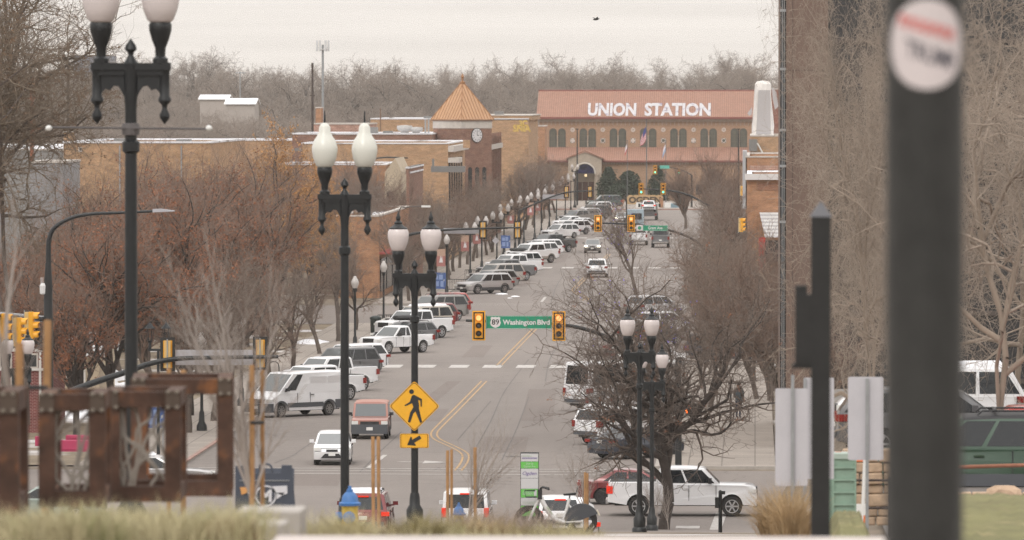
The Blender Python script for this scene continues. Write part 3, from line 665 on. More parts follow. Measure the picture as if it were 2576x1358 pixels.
V('car', 'white suv just beyond the big black suv', 'car', 'suv', park(1500, 538), S, WHITE, GL)
# right kerb
V('van', 'white high roof passenger van nosed in to the right kerb', 'van', 'highvan', park(1545, 1032), N, WHITE, GRR, tailm=TAILR)
V('car', 'silver wagon behind the white suv at the right kerb', 'car', 'wagon', park(1585, 1088), N, SILVER, GRR)
V('car', 'boxy white suv with dark rear glass at the right kerb', 'car', 'bigsuv', park(1560, 1116), N, WHITE, GRR, L=4.7, W_=1.9, H=1.8, snow=True)
V('car', 'dark blue sedan nearest the junction at the right kerb', 'car', 'sedan', park(1600, 1152), N, NAVY, GRR, rim=DARKALLOY)
V('pickup_truck', 'pickup with snow on its bed behind the passenger van', 'pickup truck', 'pickup', park(1608, 1055), N, SILVER, GRR)
for px, py, kd, cl, lb in ((1580, 1000, 'suv', GREY, 'dark grey suv parked deep among the branches'), (1610, 905, 'sedan', RED, 'red sedan behind the tree branches at the right kerb'), (1640, 930, 'suv', WHITE, 'white suv half hidden by branches on the right'), (1640, 870, 'suv', BLACKP, 'black suv beyond the red sedan'), (1672, 838, 'wagon', WHITE, 'white wagon beyond the black suv on the right'), (1650, 800, 'suv', SILVER, 'silver suv farthest along the first right row')):
    V('car', lb, 'car', kd, park(px, py), N, cl, GRR)
V('car', 'long dark blue suv parked beyond the pavement on the far right', 'car', 'bigsuv', (W(1830, 935, 420).x, 420, .15), 0, NAVY)
# things carried on cars
def roof_box(px, py, dz, rot, l=2.0):
    p = G(px, py); mb = MB(); mb.lathe([(.02, -l / 2), (.22, -l / 2 + .12), (.32, -l / 4), (.34, l * .2), (.28, l / 2 - .08), (.05, l / 2)], n=14, axis='X')
    mb.v = [(v[0], v[1], v[2] * .55) for v in mb.v]; o = mb.build('roof_box', BLACK_M, None, 40, (p.x, p.y, dz)); o.rotation_euler = (0, 0, R(rot)); return o
tag(roof_box(1304, 680, 1.98, S), 'long black luggage box strapped on a white suv', 'roof box')
tag(roof_box(1018, 868, 1.82, S, 1.8), 'dark ski box on the dark grey hatchback', 'roof box')
# flatbed recovery truck and lorry in the far lane
def work_truck():
    p = G(1633, 553); t = thing('flatbed_truck', 'grey flatbed tow truck carrying a white car up the far lane', 'truck', (p.x, p.y, .012), R(90))
    m = MB(); m.box((1.9, 0, 1.55), (1.7, 2.2, 1.7)); m.box((3.0, 0, 1.1), (1.2, 2.0, .9)); m.build('cab', GREYB, t)
    m = MB(); m.box((1.04, 0, 1.95), (.03, 1.7, .6)); m.build('rear_window', GLASS, t)
    m = MB(); m.box((-1.9, 0, 1.05), (5.4, 2.35, .16)); m.box((-4.55, 0, .75), (.14, 2.3, .35)); m.build('flatbed', GREY, t)
    m = MB(); m.box((0, 0, .75), (6.8, .9, .4)); m.build('chassis', BLACK_M, t)
    for s in (-1, 1):
        m = MB(); m.box((-4.63, s * .95, .8), (.05, .2, .2)); m.build('tail_light', TAILR, t); m = MB(); m.box((2.5, s * 1.35, 1.9), (.12, .3, .45)); m.build('wing_mirror', BLACK_M, t)
        for xx in (2.7, -2.6): wheel('wheel', .45, .35, ALLOY, 6, t, (xx, s * .98, .45), s)
    V('car', 'white car riding on the bed of the grey tow truck', 'car', 'wagon', (p.x, p.y - 2.0, 1.14), 90, WHITE, tail_on=True, thirdlamp=True)
    p = G(1592, 580); t = thing('lift_truck', 'pale blue lorry with an upright loading mast behind the red signal', 'truck', (p.x, p.y, .012), R(90))
    m = MB(); m.box((1.5, -.3, 1.6), (3.6, 2.0, 2.0)); m.build('box_body', mat('pale_blue', (.36, .46, .52), .5), t)
    m = MB(); m.box((-.33, -.45, 1.75), (.05, 1.3, .75)); m.build('rear_window', GLASS, t)
    m = MB(); m.box((-.2, 0, .8), (4.6, 1.6, .3)); m.build('chassis', BLACK_M, t)
    m = MB(); m.tube([(-1.8, .75, .4), (-1.8, .75, 3.6)], .09, 8); m.tube([(-1.8, .75, 3.6), (-1.9, .85, 4.0)], .12, 8); m.box((-1.9, .75, 1.0), (.5, .7, 1.3)); m.build('loading_mast', BLACK_M, t)
    for s in (-1, 1):
        for xx in (2.4, -1.2): wheel('wheel', .45, .32, ALLOY, 6, t, (xx, s * .82, .45), s)
work_truck()
# the raised car park on the right
CP = 8.762
def lot(px, d): return (W(px, 1200, d).x, d, lot_z(d) + .014)
V('car', 'dark green suv with black roof rack behind the rusty rail', 'car', 'suv', lot(2470, 134), 180, GREEN, roofc=BLACK_M, clad=GREYP, rails=True, L=4.6, H=1.72)
V('car', 'red car showing only its roof behind the green suv', 'car', 'suv', lot(2590, 141), 180, REDB, H=1.70)
V('car', 'grey suv with raked windscreen behind the red roof', 'car', 'suv', lot(2365, 157), 0, GREY, H=1.66)
V('car', 'silver car behind the red roof at the frame edge', 'car', 'wagon', lot(2730, 149), 180, SILVER, H=1.6)
V('car', 'white suv with thick snow on its roof, nose between the pale sign backs', 'car', 'suv', lot(2342, 173), 180, WHITE, snow=True, H=1.8)
# ================================================================== street furniture
GLOBE = mat('lamp_globe', (.62, .56, .55), .25, 0, (3, .06)); GLOBEA = mat('lamp_globe_cream', (.64, .64, .585), .25)
for g in (GLOBE, GLOBEA):
    g.node_tree.nodes['Principled BSDF'].inputs['Subsurface Weight'].default_value = 0
def lamp_head(t, x, z, acorn, gm=None):
    """urn, globe and cap standing on the cross arm at height z"""
    m = MB(); m.lathe([(.10, z), (.10, z + .06), (.065, z + .09), (.07, z + .2), (.11, z + .3), (.145, z + .42), (.15, z + .5), (.135, z + .53)], (x, 0, 0), 18); m.build('lamp_urn', BLACK, t, 40)
    m = MB()
    if acorn: m.lathe([(.13, z + .53), (.17, z + .56), (.225, z + .7), (.25, z + .84), (.245, z + .93), (.2, z + 1.06), (.15, z + 1.13), (.14, z + 1.16), (.115, z + 1.2), (.11, z + 1.3), (.075, z + 1.36), (.01, z + 1.39)], (x, 0, 0), 24)
    else: m.lathe([(.13, z + .53), (.16, z + .56), (.215, z + .7), (.25, z + .86), (.245, z + .98), (.21, z + 1.05)], (x, 0, 0), 24)
    g = m.build('lamp_globe', gm or (GLOBEA if acorn else GLOBE), t, 50)
    m = MB()
    if acorn: m.lathe([(.02, z + 1.38), (.012, z + 1.6), (.003, z + 1.62)], (x, 0, 0), 8)
    else: m.lathe([(.215, z + 1.045), (.22, z + 1.07), (.13, z + 1.12), (.09, z + 1.17), (.1, z + 1.2), (.045, z + 1.25), (.06, z + 1.31), (.035, z + 1.37), (.005, z + 1.48)], (x, 0, 0), 18)
    m.build('lamp_cap', BLACK, g, 40)
def twin_lamp(label, px, d, py_arm, acorn=False, group=None, base=None, rz=0):
    p = W(px, py_arm, d); zb = gz(p.x, d) if base is None else base; h = p.z - zb
    t = thing('twin_lamp_post', label, 'street lamp', (p.x, d, zb), rz, group)
    m = MB(); m.lathe([(.085, .9), (.082, h * .6), (.078, h - 1.15)], n=14); m.lathe([(.078, h - 1.15), (.115, h - 1.12), (.115, h - 1.0), (.08, h - .97), (.075, h - .6), (.085, h - .45), (.095, h - .2), (.11, h)], n=14); m.build('pole', BLACK, t, 40)
    m = MB(); m.lathe([(.24, 0), (.24, .18), (.19, .24), (.2, .5), (.13, .62), (.12, .8), (.1, .9)], n=16); m.build('base', BLACK, t, 40)
    m = MB(); m.box((0, 0, h - .02), (1.02, .17, .09)); m.box((0, 0, h - .1), (.94, .12, .07))
    for s in (-1, 1):
        arc = [(s * u, h - v) for u, v in ((.08, .13), (.40, .13), (.40, .42), (.375, .36), (.33, .31), (.27, .33), (.22, .27), (.16, .28), (.125, .33), (.08, .42))]
        m.prism(arc, -.03, .03)
        m.lathe([(.085, h + .03), (.085, h - .05), (.066, h - .1), (.066, h - .40), (.085, h - .44), (.085, h - .47), (.038, h - .52), (.032, h - .57), (.07, h - .65), (.058, h - .7), (.005, h - .77)], (s * .44, 0, 0), 14)
    m.build('cross_arm', BLACK, t, 40)
    m = MB(); m.lathe([(.1, h + .02), (.07, h + .06), (.035, h + .12), (.04, h + .16), (.08, h + .2), (.07, h + .25), (.005, h + .34)], n=14); m.build('finial', BLACK, t, 40)
    for s in (-1, 1): lamp_head(t, s * .385, h + .02, acorn, GLOBE if d < 100 else None)
    return t, h
T1, h1 = twin_lamp('nearest black twin lamp post with a banner rod, globes cut off at the top', 329, 88, 163, True)
twin_lamp('black twin lamp post with cream acorn globes rising beside the white hatchback', 867, 131, 492, True)
T3, h3 = twin_lamp('black twin lamp post carrying the yellow walking person sign', 1043, 160, 690, False)
twin_lamp('taller of the two black twin lamp posts beside the leaning street tree', 1609, 217, 888, False)
twin_lamp('shorter black twin lamp post just right of the taller one by the leaning tree', 1640, 258, 962, False)
twin_lamp('black twin lamp post at the left frame edge behind the young tree stakes', 44, 250, 928, False)
# rod with white tips through the first post, for a banner
p = W(329, 322, 88); q = thing('banner_rod', 'thin banner rod with white tips across the nearest lamp post', 'banner rod', (p.x, p.y - .02, p.z))
m = MB(); m.tube([(-1.02, -.1, .01), (1.0, -.1, -.01)], .014, 6); m.lathe([(.02, -.1), (.11, -.09), (.12, 0), (.11, .06), (.02, .07)], (0, 0, 0), 12); m.build('rod', mat('thin_rod', (.1, .09, .09), .6), q)
for x in (-1.05, 1.03):
    m = MB(); m.lathe([(.005, -.05), (.035, -.03), (.04, .01), (.01, .04)], (x, -.1, 0), 10, 0, 'X'); m.v = [(v[0], v[1], v[2]) for v in m.v]; m.build('rod_tip', PLATE, q, 40)
# ---- yellow walking person sign and arrow plaque
SIGNY = mat('sign_yellow', (.78, .4, .02), .5, noise=(5, .05)); INK = mat('sign_black', (.018, .017, .017), .6); EDGE = mat('sign_border', (.12, .035, .01), .6)
def plate(mb, pts, y, th, m): mb.prism(pts, y, y + th, m)
def ring_strip(mb, pts, k, w, y, m):
    c = Vector((sum(p[0] for p in pts) / len(pts), sum(p[1] for p in pts) / len(pts))); n = len(pts)
    a = [c + (Vector(p) - c) * k for p in pts]; b = [c + (Vector(p) - c) * (k - w) for p in pts]
    for i in range(n):
        j = (i + 1) % n; mb.poly([(a[i].x, y, a[i].y), (a[j].x, y, a[j].y), (b[j].x, y, b[j].y), (b[i].x, y, b[i].y)], m)
def round_corner(pts, r, k=5):
    out = []; n = len(pts)
    for i in range(n):
        p = Vector(pts[i]); a = (Vector(pts[i - 1]) - p).normalized(); b = (Vector(pts[(i + 1) % n]) - p).normalized()
        for j in range(k + 1):
            t = j / k; out.append(tuple((p + a * r) * (1 - t) ** 2 + p * 2 * t * (1 - t) + (p + b * r) * t * t))
    return out
p = W(1043, 1021, 160)
s = thing('walking_person_sign', 'yellow diamond sign with a black walking person on the lamp post', 'road sign', (p.x, 160 - .13, p.z))
dia = round_corner([(0, .6), (.6, 0), (0, -.6), (-.6, 0)], .07)
m = MB(); plate(m, dia, 0, .012, 0); ring_strip(m, dia, .965, .03, -.003, 1)
m.build('sign_plate', [SIGNY, EDGE], s)
def PX(x, y): return ((x - 423) / 430 * .6, (524 - y) / 430 * .6)
m = MB(); m.add([(a, -.006, b) for a, b in [PX(376 + 40 * math.cos(t), 278 + 40 * math.sin(t)) for t in [2 * math.pi * i / 16 for i in range(16)]]], [tuple(range(16))])
fig = [(365, 400), (378, 352), (400, 334), (425, 334), (545, 398), (552, 412), (550, 532), (530, 532), (524, 430), (488, 418), (498, 470), (503, 520), (500, 562), (555, 790), (522, 808), (442, 612), (404, 650), (354, 802), (314, 788), (352, 632), (406, 540), (386, 474), (270, 522), (256, 508), (344, 452)]
m.prism([PX(*q) for q in fig], -.006, -.002); m.build('walking_figure', INK, s)
p = W(1043, 1108, 160)
s = thing('arrow_plaque', 'small yellow plaque with a black arrow below the walking person sign', 'road sign', (p.x, 160 - .13, p.z))
rec = round_corner([(-.34, .17), (.34, .17), (.34, -.17), (-.34, -.17)], .04)
m = MB(); plate(m, rec, 0, .012, 0); ring_strip(m, rec, .95, .04, -.003, 1); m.build('sign_plate', [SIGNY, EDGE], s)
def PX2(x, y): return ((x - 430) / 245 * .34, (1113 - y) / 118 * .17)
m = MB(); m.prism([PX2(*q) for q in [(308, 1182), (368, 1044), (388, 1056), (392, 1098), (520, 1024), (548, 1074), (428, 1146), (456, 1180), (452, 1194)]], -.006, -.002); m.build('arrow', INK, s)
# ---- traffic signals
LENS_OFF = mat('lens_dark', (.03, .028, .025), .2, spec=.6)
LENS_RED = mat('lens_red', (1, .2, .05), .3, emit=2.2); LENS_GREEN = mat('lens_green', (.15, 1, .68), .3, emit=1.6); LENS_AMB = mat('lens_red_core', (1, .36, .13), .3, emit=1.7)
YREAR = mat('signal_rear', (.62, .42, .16), .5)
def signal(label, px, py, d, lit=None, rz=0, group=None, sc=1.0, back=True):
    """three section head, 1.32 m tall, facing -y before turning"""
    p = W(px, py, d); t = thing('traffic_signal', label, 'traffic signal', p, rz, group); t.scale = (sc,) * 3
    if back:
        m = MB(); m.box((0, .02, 0), (.58, .03, 1.32), 0); m.box((0, .0, .63), (.58, .03, .055), 1); m.box((0, .0, -.63), (.58, .03, .055), 1)
        for s in (-1, 1): m.box((s * .265, .0, 0), (.05, .03, 1.205), 1)
        m.build('backplate', [INK, YELLOW], t)
    m = MB(); m.box((0, -.04, 0), (.35, .16, 1.08), 0); m.box((0, .12, 0), (.24, .16, 1.06), 1)
    for k in (-1, 0, 1): m.lathe([(.15, -.13), (.16, -.15), (.14, -.16)], (0, 0, k * .355), 16, 0, 'Y')
    m.build('housing', [YELLOW, YREAR], t)
    for k, c in ((1, 'red'), (0, 'amber'), (-1, 'green')):
        on = lit == c; q = MB(); q.lathe([(.15, -.125), (.145, -.15), (.09, -.175), (.01, -.185)], (0, 0, k * .355), 20, 0, 'Y')
        mt = {'red': LENS_AMB, 'green': LENS_GREEN}.get(c) if on else LENS_OFF
        q.build('lens', mt, t, 60)
        v = MB(); n = 12
        for i in range(n):
            a0, a1 = [R(-25) + R(230) * j / n for j in (i, i + 1)]
            A = [(.168 * math.cos(a), y, k * .355 + .168 * math.sin(a)) for a in (a0, a1) for y in (-.12, -.36 if abs(a - R(90)) < 1 else -.3)]
            B = [(.155 * math.cos(a), y, k * .355 + .155 * math.sin(a)) for a in (a0, a1) for y in (-.12, -.36 if abs(a - R(90)) < 1 else -.3)]
            v.poly([A[0], A[1], A[3], A[2]]); v.poly([B[0], B[1], B[3], B[2]]); v.poly([A[1], B[1], B[3], A[3]])
        v.build('visor', YELLOW, t)
    if True:
        m = MB(); m.box((0, .22, 0), (.045, .04, 1.2)); m.build('bracket', STEEL, t)
    return t
def mast(label, px, d, pts, r0=.12, r1=.06, base_r=.15, top=None):
    """pole at px and an arm through picture points at the same distance"""
    P = [W(a, b, dd) for a, b, dd in pts]; b0 = W(px, 500, d); zb = gz(b0.x, d)
    t = thing('signal_mast', label, 'signal mast', (b0.x, d, zb)); o = Vector((b0.x, d, zb))
    h = (P[0].z if top is None else W(px, top, d).z) - zb
    m = MB(); m.lathe([(base_r * 1.8, 0), (base_r * 1.8, .08), (base_r * 1.15, .12), (base_r, .3), (base_r * .85, h), (.02, h + .05)], n=16); m.build('pole', BLACK, t, 40)
    pp = smooth_path([q - o for q in P], 5); n = len(pp)
    m = MB(); m.tube(pp, [r0 + (r1 - r0) * i / (n - 1) for i in range(n)], 10); m.build('arm', BLACK, t, 50)
    return t
mast('signal mast at the boulevard corner with its arm curving over the lanes', 1707, 303, [(1707, 938, 303), (1660, 906, 302.7), (1560, 862, 302.3), (1480, 830, 302.1), (1406, 816, 302), (1300, 810, 302), (1172, 806, 302)], top=900)
signal('red traffic signal at the right end of the boulevard sign', 1406, 820, 301.6, 'red')
signal('red traffic signal at the left end of the boulevard sign', 1204.5, 819, 301.6, 'red')
def street_sign(label, px0, px1, py0, py1, d, txt, emblem=None, dz=0):
    a, b = W(px0, py1, d), W(px1, py0, d); w, h = b.x - a.x, b.z - a.z
    t = thing('street_name_sign', label, 'street sign', ((a.x + b.x) / 2, d, (a.z + b.z) / 2))
    m = MB(); m.box((0, .01, 0), (w, .02, h), 0)
    for s in (-1, 1): m.box((0, -.002, s * (h / 2 - .018)), (w - .07, .004, .012), 1); m.box((s * (w / 2 - .025), -.002, 0), (.012, .004, h - .05), 1)
    m.build('sign_panel', [SIGNGREEN, SIGNWHITE], t)
    m = MB(); txt(m, w, h); m.build('lettering', [SIGNWHITE, INK], t)
    return t
def wash(m, w, h):
    k = h / 1.0; cx = -w / 2 + .43; sh = [(0, .42), (.12, .37), (.26, .42), (.37, .33), (.33, .18), (.4, -.05), (.33, -.26), (.18, -.36), (0, -.43)]
    out = [(a, b) for a, b in sh] + [(-a, b) for a, b in sh[-2:0:-1]]
    m.prism([(cx + a * .6 * 1.0, b * h) for a, b in out], -.006, -.001, 0)
    put_text(m, '89', h * .4, (cx, -.009, -h * .18), 1, bold=.012)
    put_text(m, 'Washington', h * .36, (cx + .27 + w * .27, -.006, -h * .17), 0, width=w * .505, bold=.03)
    put_text(m, 'Blvd', h * .36, (w / 2 - .07 - w * .1, -.006, -h * .17), 0, width=w * .19, bold=.03)
street_sign('green boulevard name sign with a route 89 shield between two red signals', 1222, 1388, 794, 827, 301.75, wash)
def grant(m, w, h): put_text(m, 'Grant Ave', h * .5, (0, -.006, -h * .22), 0, width=w * .58, bold=.02)
mast('signal mast at the second avenue, its arm reaching to two red signals', 1795, 536, [(1795, 640, 536), (1740, 600, 536), (1680, 578, 536), (1600, 565, 536), (1515, 561, 536)])
signal('red traffic signal hanging left of the grey truck at the second avenue', 1504.5, 562, 535.6, 'red')
signal('red traffic signal hanging just left of the second avenue sign', 1588, 562, 535.6, 'red')
street_sign('green second avenue name sign above the white pickup', 1617, 1680, 566.5, 580.5, 535.6, grant)
p = W(1609, 573, 535.7); m = MB(); m.box((0, 0, 0), (.5, .02, .44), 0); m.lathe([(.14, -.016), (.13, -.018)], (0, 0, 0), 16, 1, 'Y'); tag(m.build('emblem_panel', [SIGNWHITE, SIGNGREEN], None, 0, p), 'small white panel with a green emblem at the end of the second avenue sign', 'sign')
mast('signal mast on the left of the second avenue carrying a long sign back', 1008, 497, [(1008, 600, 497), (1040, 588, 497), (1110, 579, 497), (1200, 575, 497), (1312, 572, 497)])
signal('signal seen from behind, left one on the second avenue arm', 1215, 578, 497.3, None, math.pi)
signal('signal seen from behind at the tip of the second avenue arm', 1302, 578, 497.3, None, math.pi)
def sign_back(label, px0, px1, py0, py1, d, post=None, m_=None):
    a, b = W(px0, py1, d), W(px1, py0, d); w, h = b.x - a.x, b.z - a.z
    t = thing('reversed_sign', label, 'sign', ((a.x + b.x) / 2, d, (a.z + b.z) / 2))
    m = MB(); m.prism(round_corner([(-w / 2, -h / 2), (w / 2, -h / 2), (w / 2, h / 2), (-w / 2, h / 2)], min(w, h) * .06, 3), -.01, .01); m.build('sign_panel', m_ or SIGNBACK, t)
    return t, a, b
sign_back('grey back of a street name sign on the second avenue arm', 1116, 1206, 573.5, 587.5, 497.3)
# third avenue and the plaza street
mast('signal mast of the third avenue reaching two green signals', 1790, 778, [(1790, 520, 778), (1735, 492, 778), (1690, 480, 778), (1640, 476, 778), (1612, 475, 778)])
signal('left one of two green signals level with the letter sign', 1613, 475, 777.6, 'green')
signal('right one of two green signals level with the letter sign', 1668.5, 475, 777.6, 'green')
mast('third avenue signal mast on the left bending up over parked cars', 1306, 742, [(1306, 530, 742), (1340, 515, 742), (1385, 496, 742), (1420, 485, 742), (1455, 481, 742), (1494, 480, 742)])
signal('signal seen from behind, left one on the third avenue arm', 1425, 482.5, 742.3, None, math.pi)
signal('signal seen from behind in front of the station doorway', 1484, 482.5, 742.3, None, math.pi)
sign_back('pale back of a street name sign on the third avenue arm', 1365, 1420, 489, 500.5, 742.3)
mast('plaza street signal mast behind the big vase shaped tree', 1740, 1003, [(1740, 440, 1003), (1715, 428, 1003), (1680, 420, 1003), (1650, 419, 1003)], .09, .05)
signal('single green signal high in front of the station roof', 1648, 427, 1000, 'green')
signal('green signal glowing through the branches by the station', 1708, 430, 1000.5, 'green', back=False, sc=.7)
p = W(1672, 420, 1000); m = MB(); m.box((0, 0, 0), (1.4, .03, .5)); tag(m.build('street_name_sign', mat('far_sign_green', (.1, .4, .33), .5), None, 0, p), 'small faded green name sign beside the single green signal', 'street sign')
# side-on signals at the right and left edges
signal('yellow signal side on below the brick cornice at the right', 1867, 480, 742, None, R(80), back=False)
signal('yellow signal side on beside the brick awning building', 1865, 566, 500, None, R(80), back=False, sc=.95)
# ---- left corner of the boulevard: tall lamp column with signal arms
p = W(122, 1180, 262); t = thing('lighting_column', 'tall black lighting column with a curved arm on the left corner', 'street lamp', (p.x, 262, 0)); o = Vector((p.x, 262, 0))
m = MB(); m.lathe([(.3, 0), (.3, .1), (.2, .2), (.19, 8.1), (.17, 8.2), (.17, 9.3), (.11, 10.3)], n=16); m.build('pole', BLACK, t, 40)
m = MB(); pts = [W(*q, 262) - o for q in ((122, 745), (122, 640), (124, 600), (140, 570), (180, 548), (230, 538), (300, 535), (386, 531))]; pp = smooth_path(pts); m.tube(pp, [.11 - .06 * i / (len(pp) - 1) for i in range(len(pp))], 10); m.build('lamp_arm', BLACK, t, 50)
q = W(412, 529.5, 262) - o; m = MB(); m.prism([(q.x - .42, q.z - .07), (q.x - .42, q.z + .06), (q.x - .1, q.z + .07), (q.x + .42, q.z - .0), (q.x + .42, q.z - .03)], -.16, .16); m.build('lamp_head', mat('lamp_head_grey', (.4, .4, .43), .4), t)
q = W(110, 725, 262) - o; m = MB(); m.lathe([(.09, -.25), (.15, -.2), (.16, .1), (.1, .2)], (q.x, 0, q.z), 12)
for s in (-.1, -.03, .04, .1): m.tube([(q.x + s, 0, q.z + .15), (q.x + s, 0, q.z + .42)], .015, 5)
m.build('antenna_box', mat('antenna_white', (.6, .6, .6), .5), t)
pts = [W(*a) - o for a in ((122, 803, 262), (100, 802, 261.8), (60, 798, 258), (-30, 790, 247))]; m = MB(); m.tube(smooth_path(pts), .13, 12); m.build('signal_arm', mat('worn_chrome', (.2, .2, .21), .25, .7), t, 50)
column = t
signal('yellow signal side on at the left frame edge', 8, 825, 250, None, R(88), back=False)
signal('yellow signal side on behind the left lamp globe', 46, 835, 253, None, R(88), back=False)
signal('yellow signal side on, partly hidden by the young tree trunk', 76, 820, 256, None, R(88), back=False)
pts = [W(*a) - o for a in ((122, 1010, 262), (215, 970, 263), (310, 938, 264), (380, 914, 265), (450, 902, 265), (560, 899, 265), (700, 897, 265))]; m = MB(); pp = smooth_path(pts); m.tube(pp, [.14 - .07 * i / (len(pp) - 1) for i in range(len(pp))], 10); m.build('signal_arm', BLACK, column, 50)
signal('signal seen from behind beside the dark lantern pair', 422, 891, 265.3, None, math.pi)
signal('signal seen from behind at the end of the long curved arm', 655, 889, 265.3, None, math.pi)
sign_back('long pale sign back on the curved signal arm', 440, 638, 880, 918, 265.4)
# dark open lanterns
p = W(398, 880, 300); t = thing('lantern_post', 'black post with two open glass lanterns among rusty leaves', 'street lamp', (p.x, 300, 0))
h = p.z; m = MB(); m.lathe([(.16, 0), (.08, .4), (.06, h)], n=10); m.box((0, 0, h), (.9, .1, .1)); m.build('pole', BLACK, t, 40)
for s in (-1, 1):
    m = MB(); x = s * .37; m.lathe([(.07, h), (.06, h + .3), (.12, h + .4), (.1, h + .42)], (x, 0, 0), 8); m.lathe([(.23, h + .95), (.2, h + 1.0), (.1, h + 1.12), (.03, h + 1.2), (.01, h + 1.3)], (x, 0, 0), 8)
    for a in range(6): m.tube([(x + .1 * math.cos(a * 1.047), .1 * math.sin(a * 1.047), h + .4), (x + .2 * math.cos(a * 1.047), .2 * math.sin(a * 1.047), h + .97)], .016, 4)
    m.build('lantern', BLACK, t)
# don't walk signal on the boulevard mast
p = W(1732, 1028, 302.5); t = thing('pedestrian_signal', 'black pedestrian signal showing an orange raised hand', 'pedestrian signal', p)
m = MB(); m.box((.12, .05, 0), (.5, .3, .5)); m.build('housing', INK, t)
m = MB(); hand = [(-.07, -.19), (.05, -.19), (.1, -.05), (.13, .04), (.09, .05), (.05, -.02), (.05, .16), (.02, .17), (.01, .03), (0, .03), (-.01, .19), (-.04, .19), (-.04, .03), (-.055, .03), (-.07, .16), (-.1, .15), (-.09, 0), (-.11, .06), (-.13, .05), (-.12, -.1)]
m.prism([(a - .02, b) for a, b in hand], -.125, -.105); m.build('hand_symbol', mat('hand_lit', (1, .16, .02), .4, emit=2.2), t)
# ---- lamps, banners, bins and posts along the left pavement
BANR = mat('banner_red', (.34, .145, .13), .8); BANO = mat('banner_top', (.42, .28, .21), .8); BANB = mat('banner_blue', (.055, .105, .28), .7, noise=(3, .1, (.4, .4, .36), 4, .58))
def row_lamp(px, d, twin, ztop, banner):
    p = W(px, 600, d); t = thing('street_lamp', 'white globe street lamp in the row along the left pavement', 'street lamp', (p.x, d, .13), 0, 'white globe lamps along the left pavement')
    h = ztop; m = MB(); m.lathe([(.26, 0), (.26, .25), (.15, .45), (.13, .9), (.08, 1.0), (.06, h - 1.1), (.1, h - 1.0)], n=10); m.build('pole', BLACK, t, 40)
    xs_ = (-.4, .4) if twin else (0,)
    if twin: m = MB(); m.box((0, 0, h - 1.1), (.95, .08, .1)); m.build('cross_arm', BLACK, t)
    for x in xs_:
        m = MB(); m.lathe([(.1, h - 1.05), (.14, h - .85), (.14, h - .8)], (x, 0, 0), 10); m.build('lamp_urn', BLACK, t)
        m = MB(); m.lathe([(.14, h - .8), (.24, h - .55), (.25, h - .4), (.17, h - .2), (.12, h - .15), (.1, h - .05), (.01, h)], (x, 0, 0), 12); m.build('lamp_globe', mat('row_globe', (.46, .43, .41), .3), t, 50)
    if banner:
        m = MB(); m.box((-.48, 0, h - 1.5), (.72, .03, .6), 1); m.box((-.48, -.002, h - 2.2), (.72, .03, .85), 0)
        m.prism([(-.62, h - 2.3), (-.5, h - 1.7), (-.46, h - 2.0), (-.4, h - 1.75), (-.32, h - 2.3)], -.024, -.02, 2); m.build('banner', [BANR, BANO, SIGNWHITE], t)
    return t
for i, (px, d, tw, zt, bn) in enumerate([(507, 336, False, 4.9, False), (607, 363, False, 4.9, False), (893, 440, False, 4.9, False), (965, 480, False, 4.9, False), (1124, 556, False, 5.2, True), (1183, 610, True, 5.2, True), (1212, 640, True, 5.2, True), (1250, 655, True, 5.4, False), (1268, 700, True, 5.4, False),
        (1296, 720, True, 5.6, True), (1318, 745, True, 5.6, False), (1345, 770, True, 5.6, True), (1362, 800, True, 5.6, True), (1382, 840, True, 5.6, False), (1400, 880, True, 5.6, True), (1422, 920, True, 5.6, False), (1436, 950, True, 5.6, True), (1446, 1000, True, 6.4, False)]):
    row_lamp(px, d, tw, zt, bn)
def bluemap(label, px, py, d, w, h, red=False):
    p = W(px, py, d); t = thing('map_board', label, 'sign', p)
    m = MB(); m.box((0, 0, 0), (w, .05, h), 0)
    for a, b, ww, hh in ((-.22, .2, .3, .25), (.12, .22, .28, .3), (-.2, -.18, .34, .3), (.2, -.2, .22, .36)): m.box((a * w, -.03, b * h), (ww * w, .015, hh * h), 1)
    m.build('board', [BANB, mat('map_print', (.22, .3, .5), .7)], t)
    for s in (-1, 1): m = MB(); m.tube([(s * w * .42, .03, h / 2), (s * w * .42, .03, .13 - p.z)], .03, 6); m.build('post', STEEL, t)
bluemap('blue town map board seen through the rusty frames', 387, 1050, 318, 1.02, .98)
bluemap('blue map board below a red banner near the third lamp post', 1105, 706, 560, 1.15, 1.35)
bluemap('small blue and white notice board among the row of banners', 1272, 608, 690, .95, 1.3)
def bin_(px, py, d, label, c=(.02, .03, .028)):
    p = W(px, py, d); m = MB(); m.lathe([(.3, 0), (.36, .1), (.38, .95), (.42, 1.0), (.4, 1.1), (.2, 1.2), (.02, 1.22)], n=14); tag(m.build('litter_bin', mat('bin_paint', c, .6), None, 40, (p.x, d, .13)), label, 'bin')
bin_(945, 805, 474, 'dark green litter bin beside the pavement railing'); bin_(1245, 690, 630, 'black litter bin beside the row of banners')
def railing(px, d, w, label):
    p = W(px, 700, d); t = thing('railing', label, 'railing', (p.x, d, .13)); m = MB(); m.box((0, 0, 1.0), (w, .05, .05)); m.box((0, 0, .15), (w, .05, .05)); m.build('rail', BLACK, t)
    m = MB(); n = int(w / .14)
    for i in range(n + 1): m.box((-w / 2 + i * w / n, 0, .57), (.03, .03, .85))
    m.build('baluster', BLACK, t)
railing(975, 482, 1.4, 'black railing behind the dark green bin'); railing(1148, 575, 1.8, 'black railing left of the silver suv'); railing(1195, 606, 1.8, 'black railing right of the street lamps with banners')
p = W(1290, 586, 640); m = MB(); m.prism([(-.0, .35), (.35, 0), (0, -.35), (-.35, 0)], -.01, .01); tag(m.build('diamond_sign', SIGNBACK, None, 0, (W(1247, 605, 640).x, 640, W(1247, 605, 640).z)), 'pale back of a diamond sign beside a red banner', 'sign')
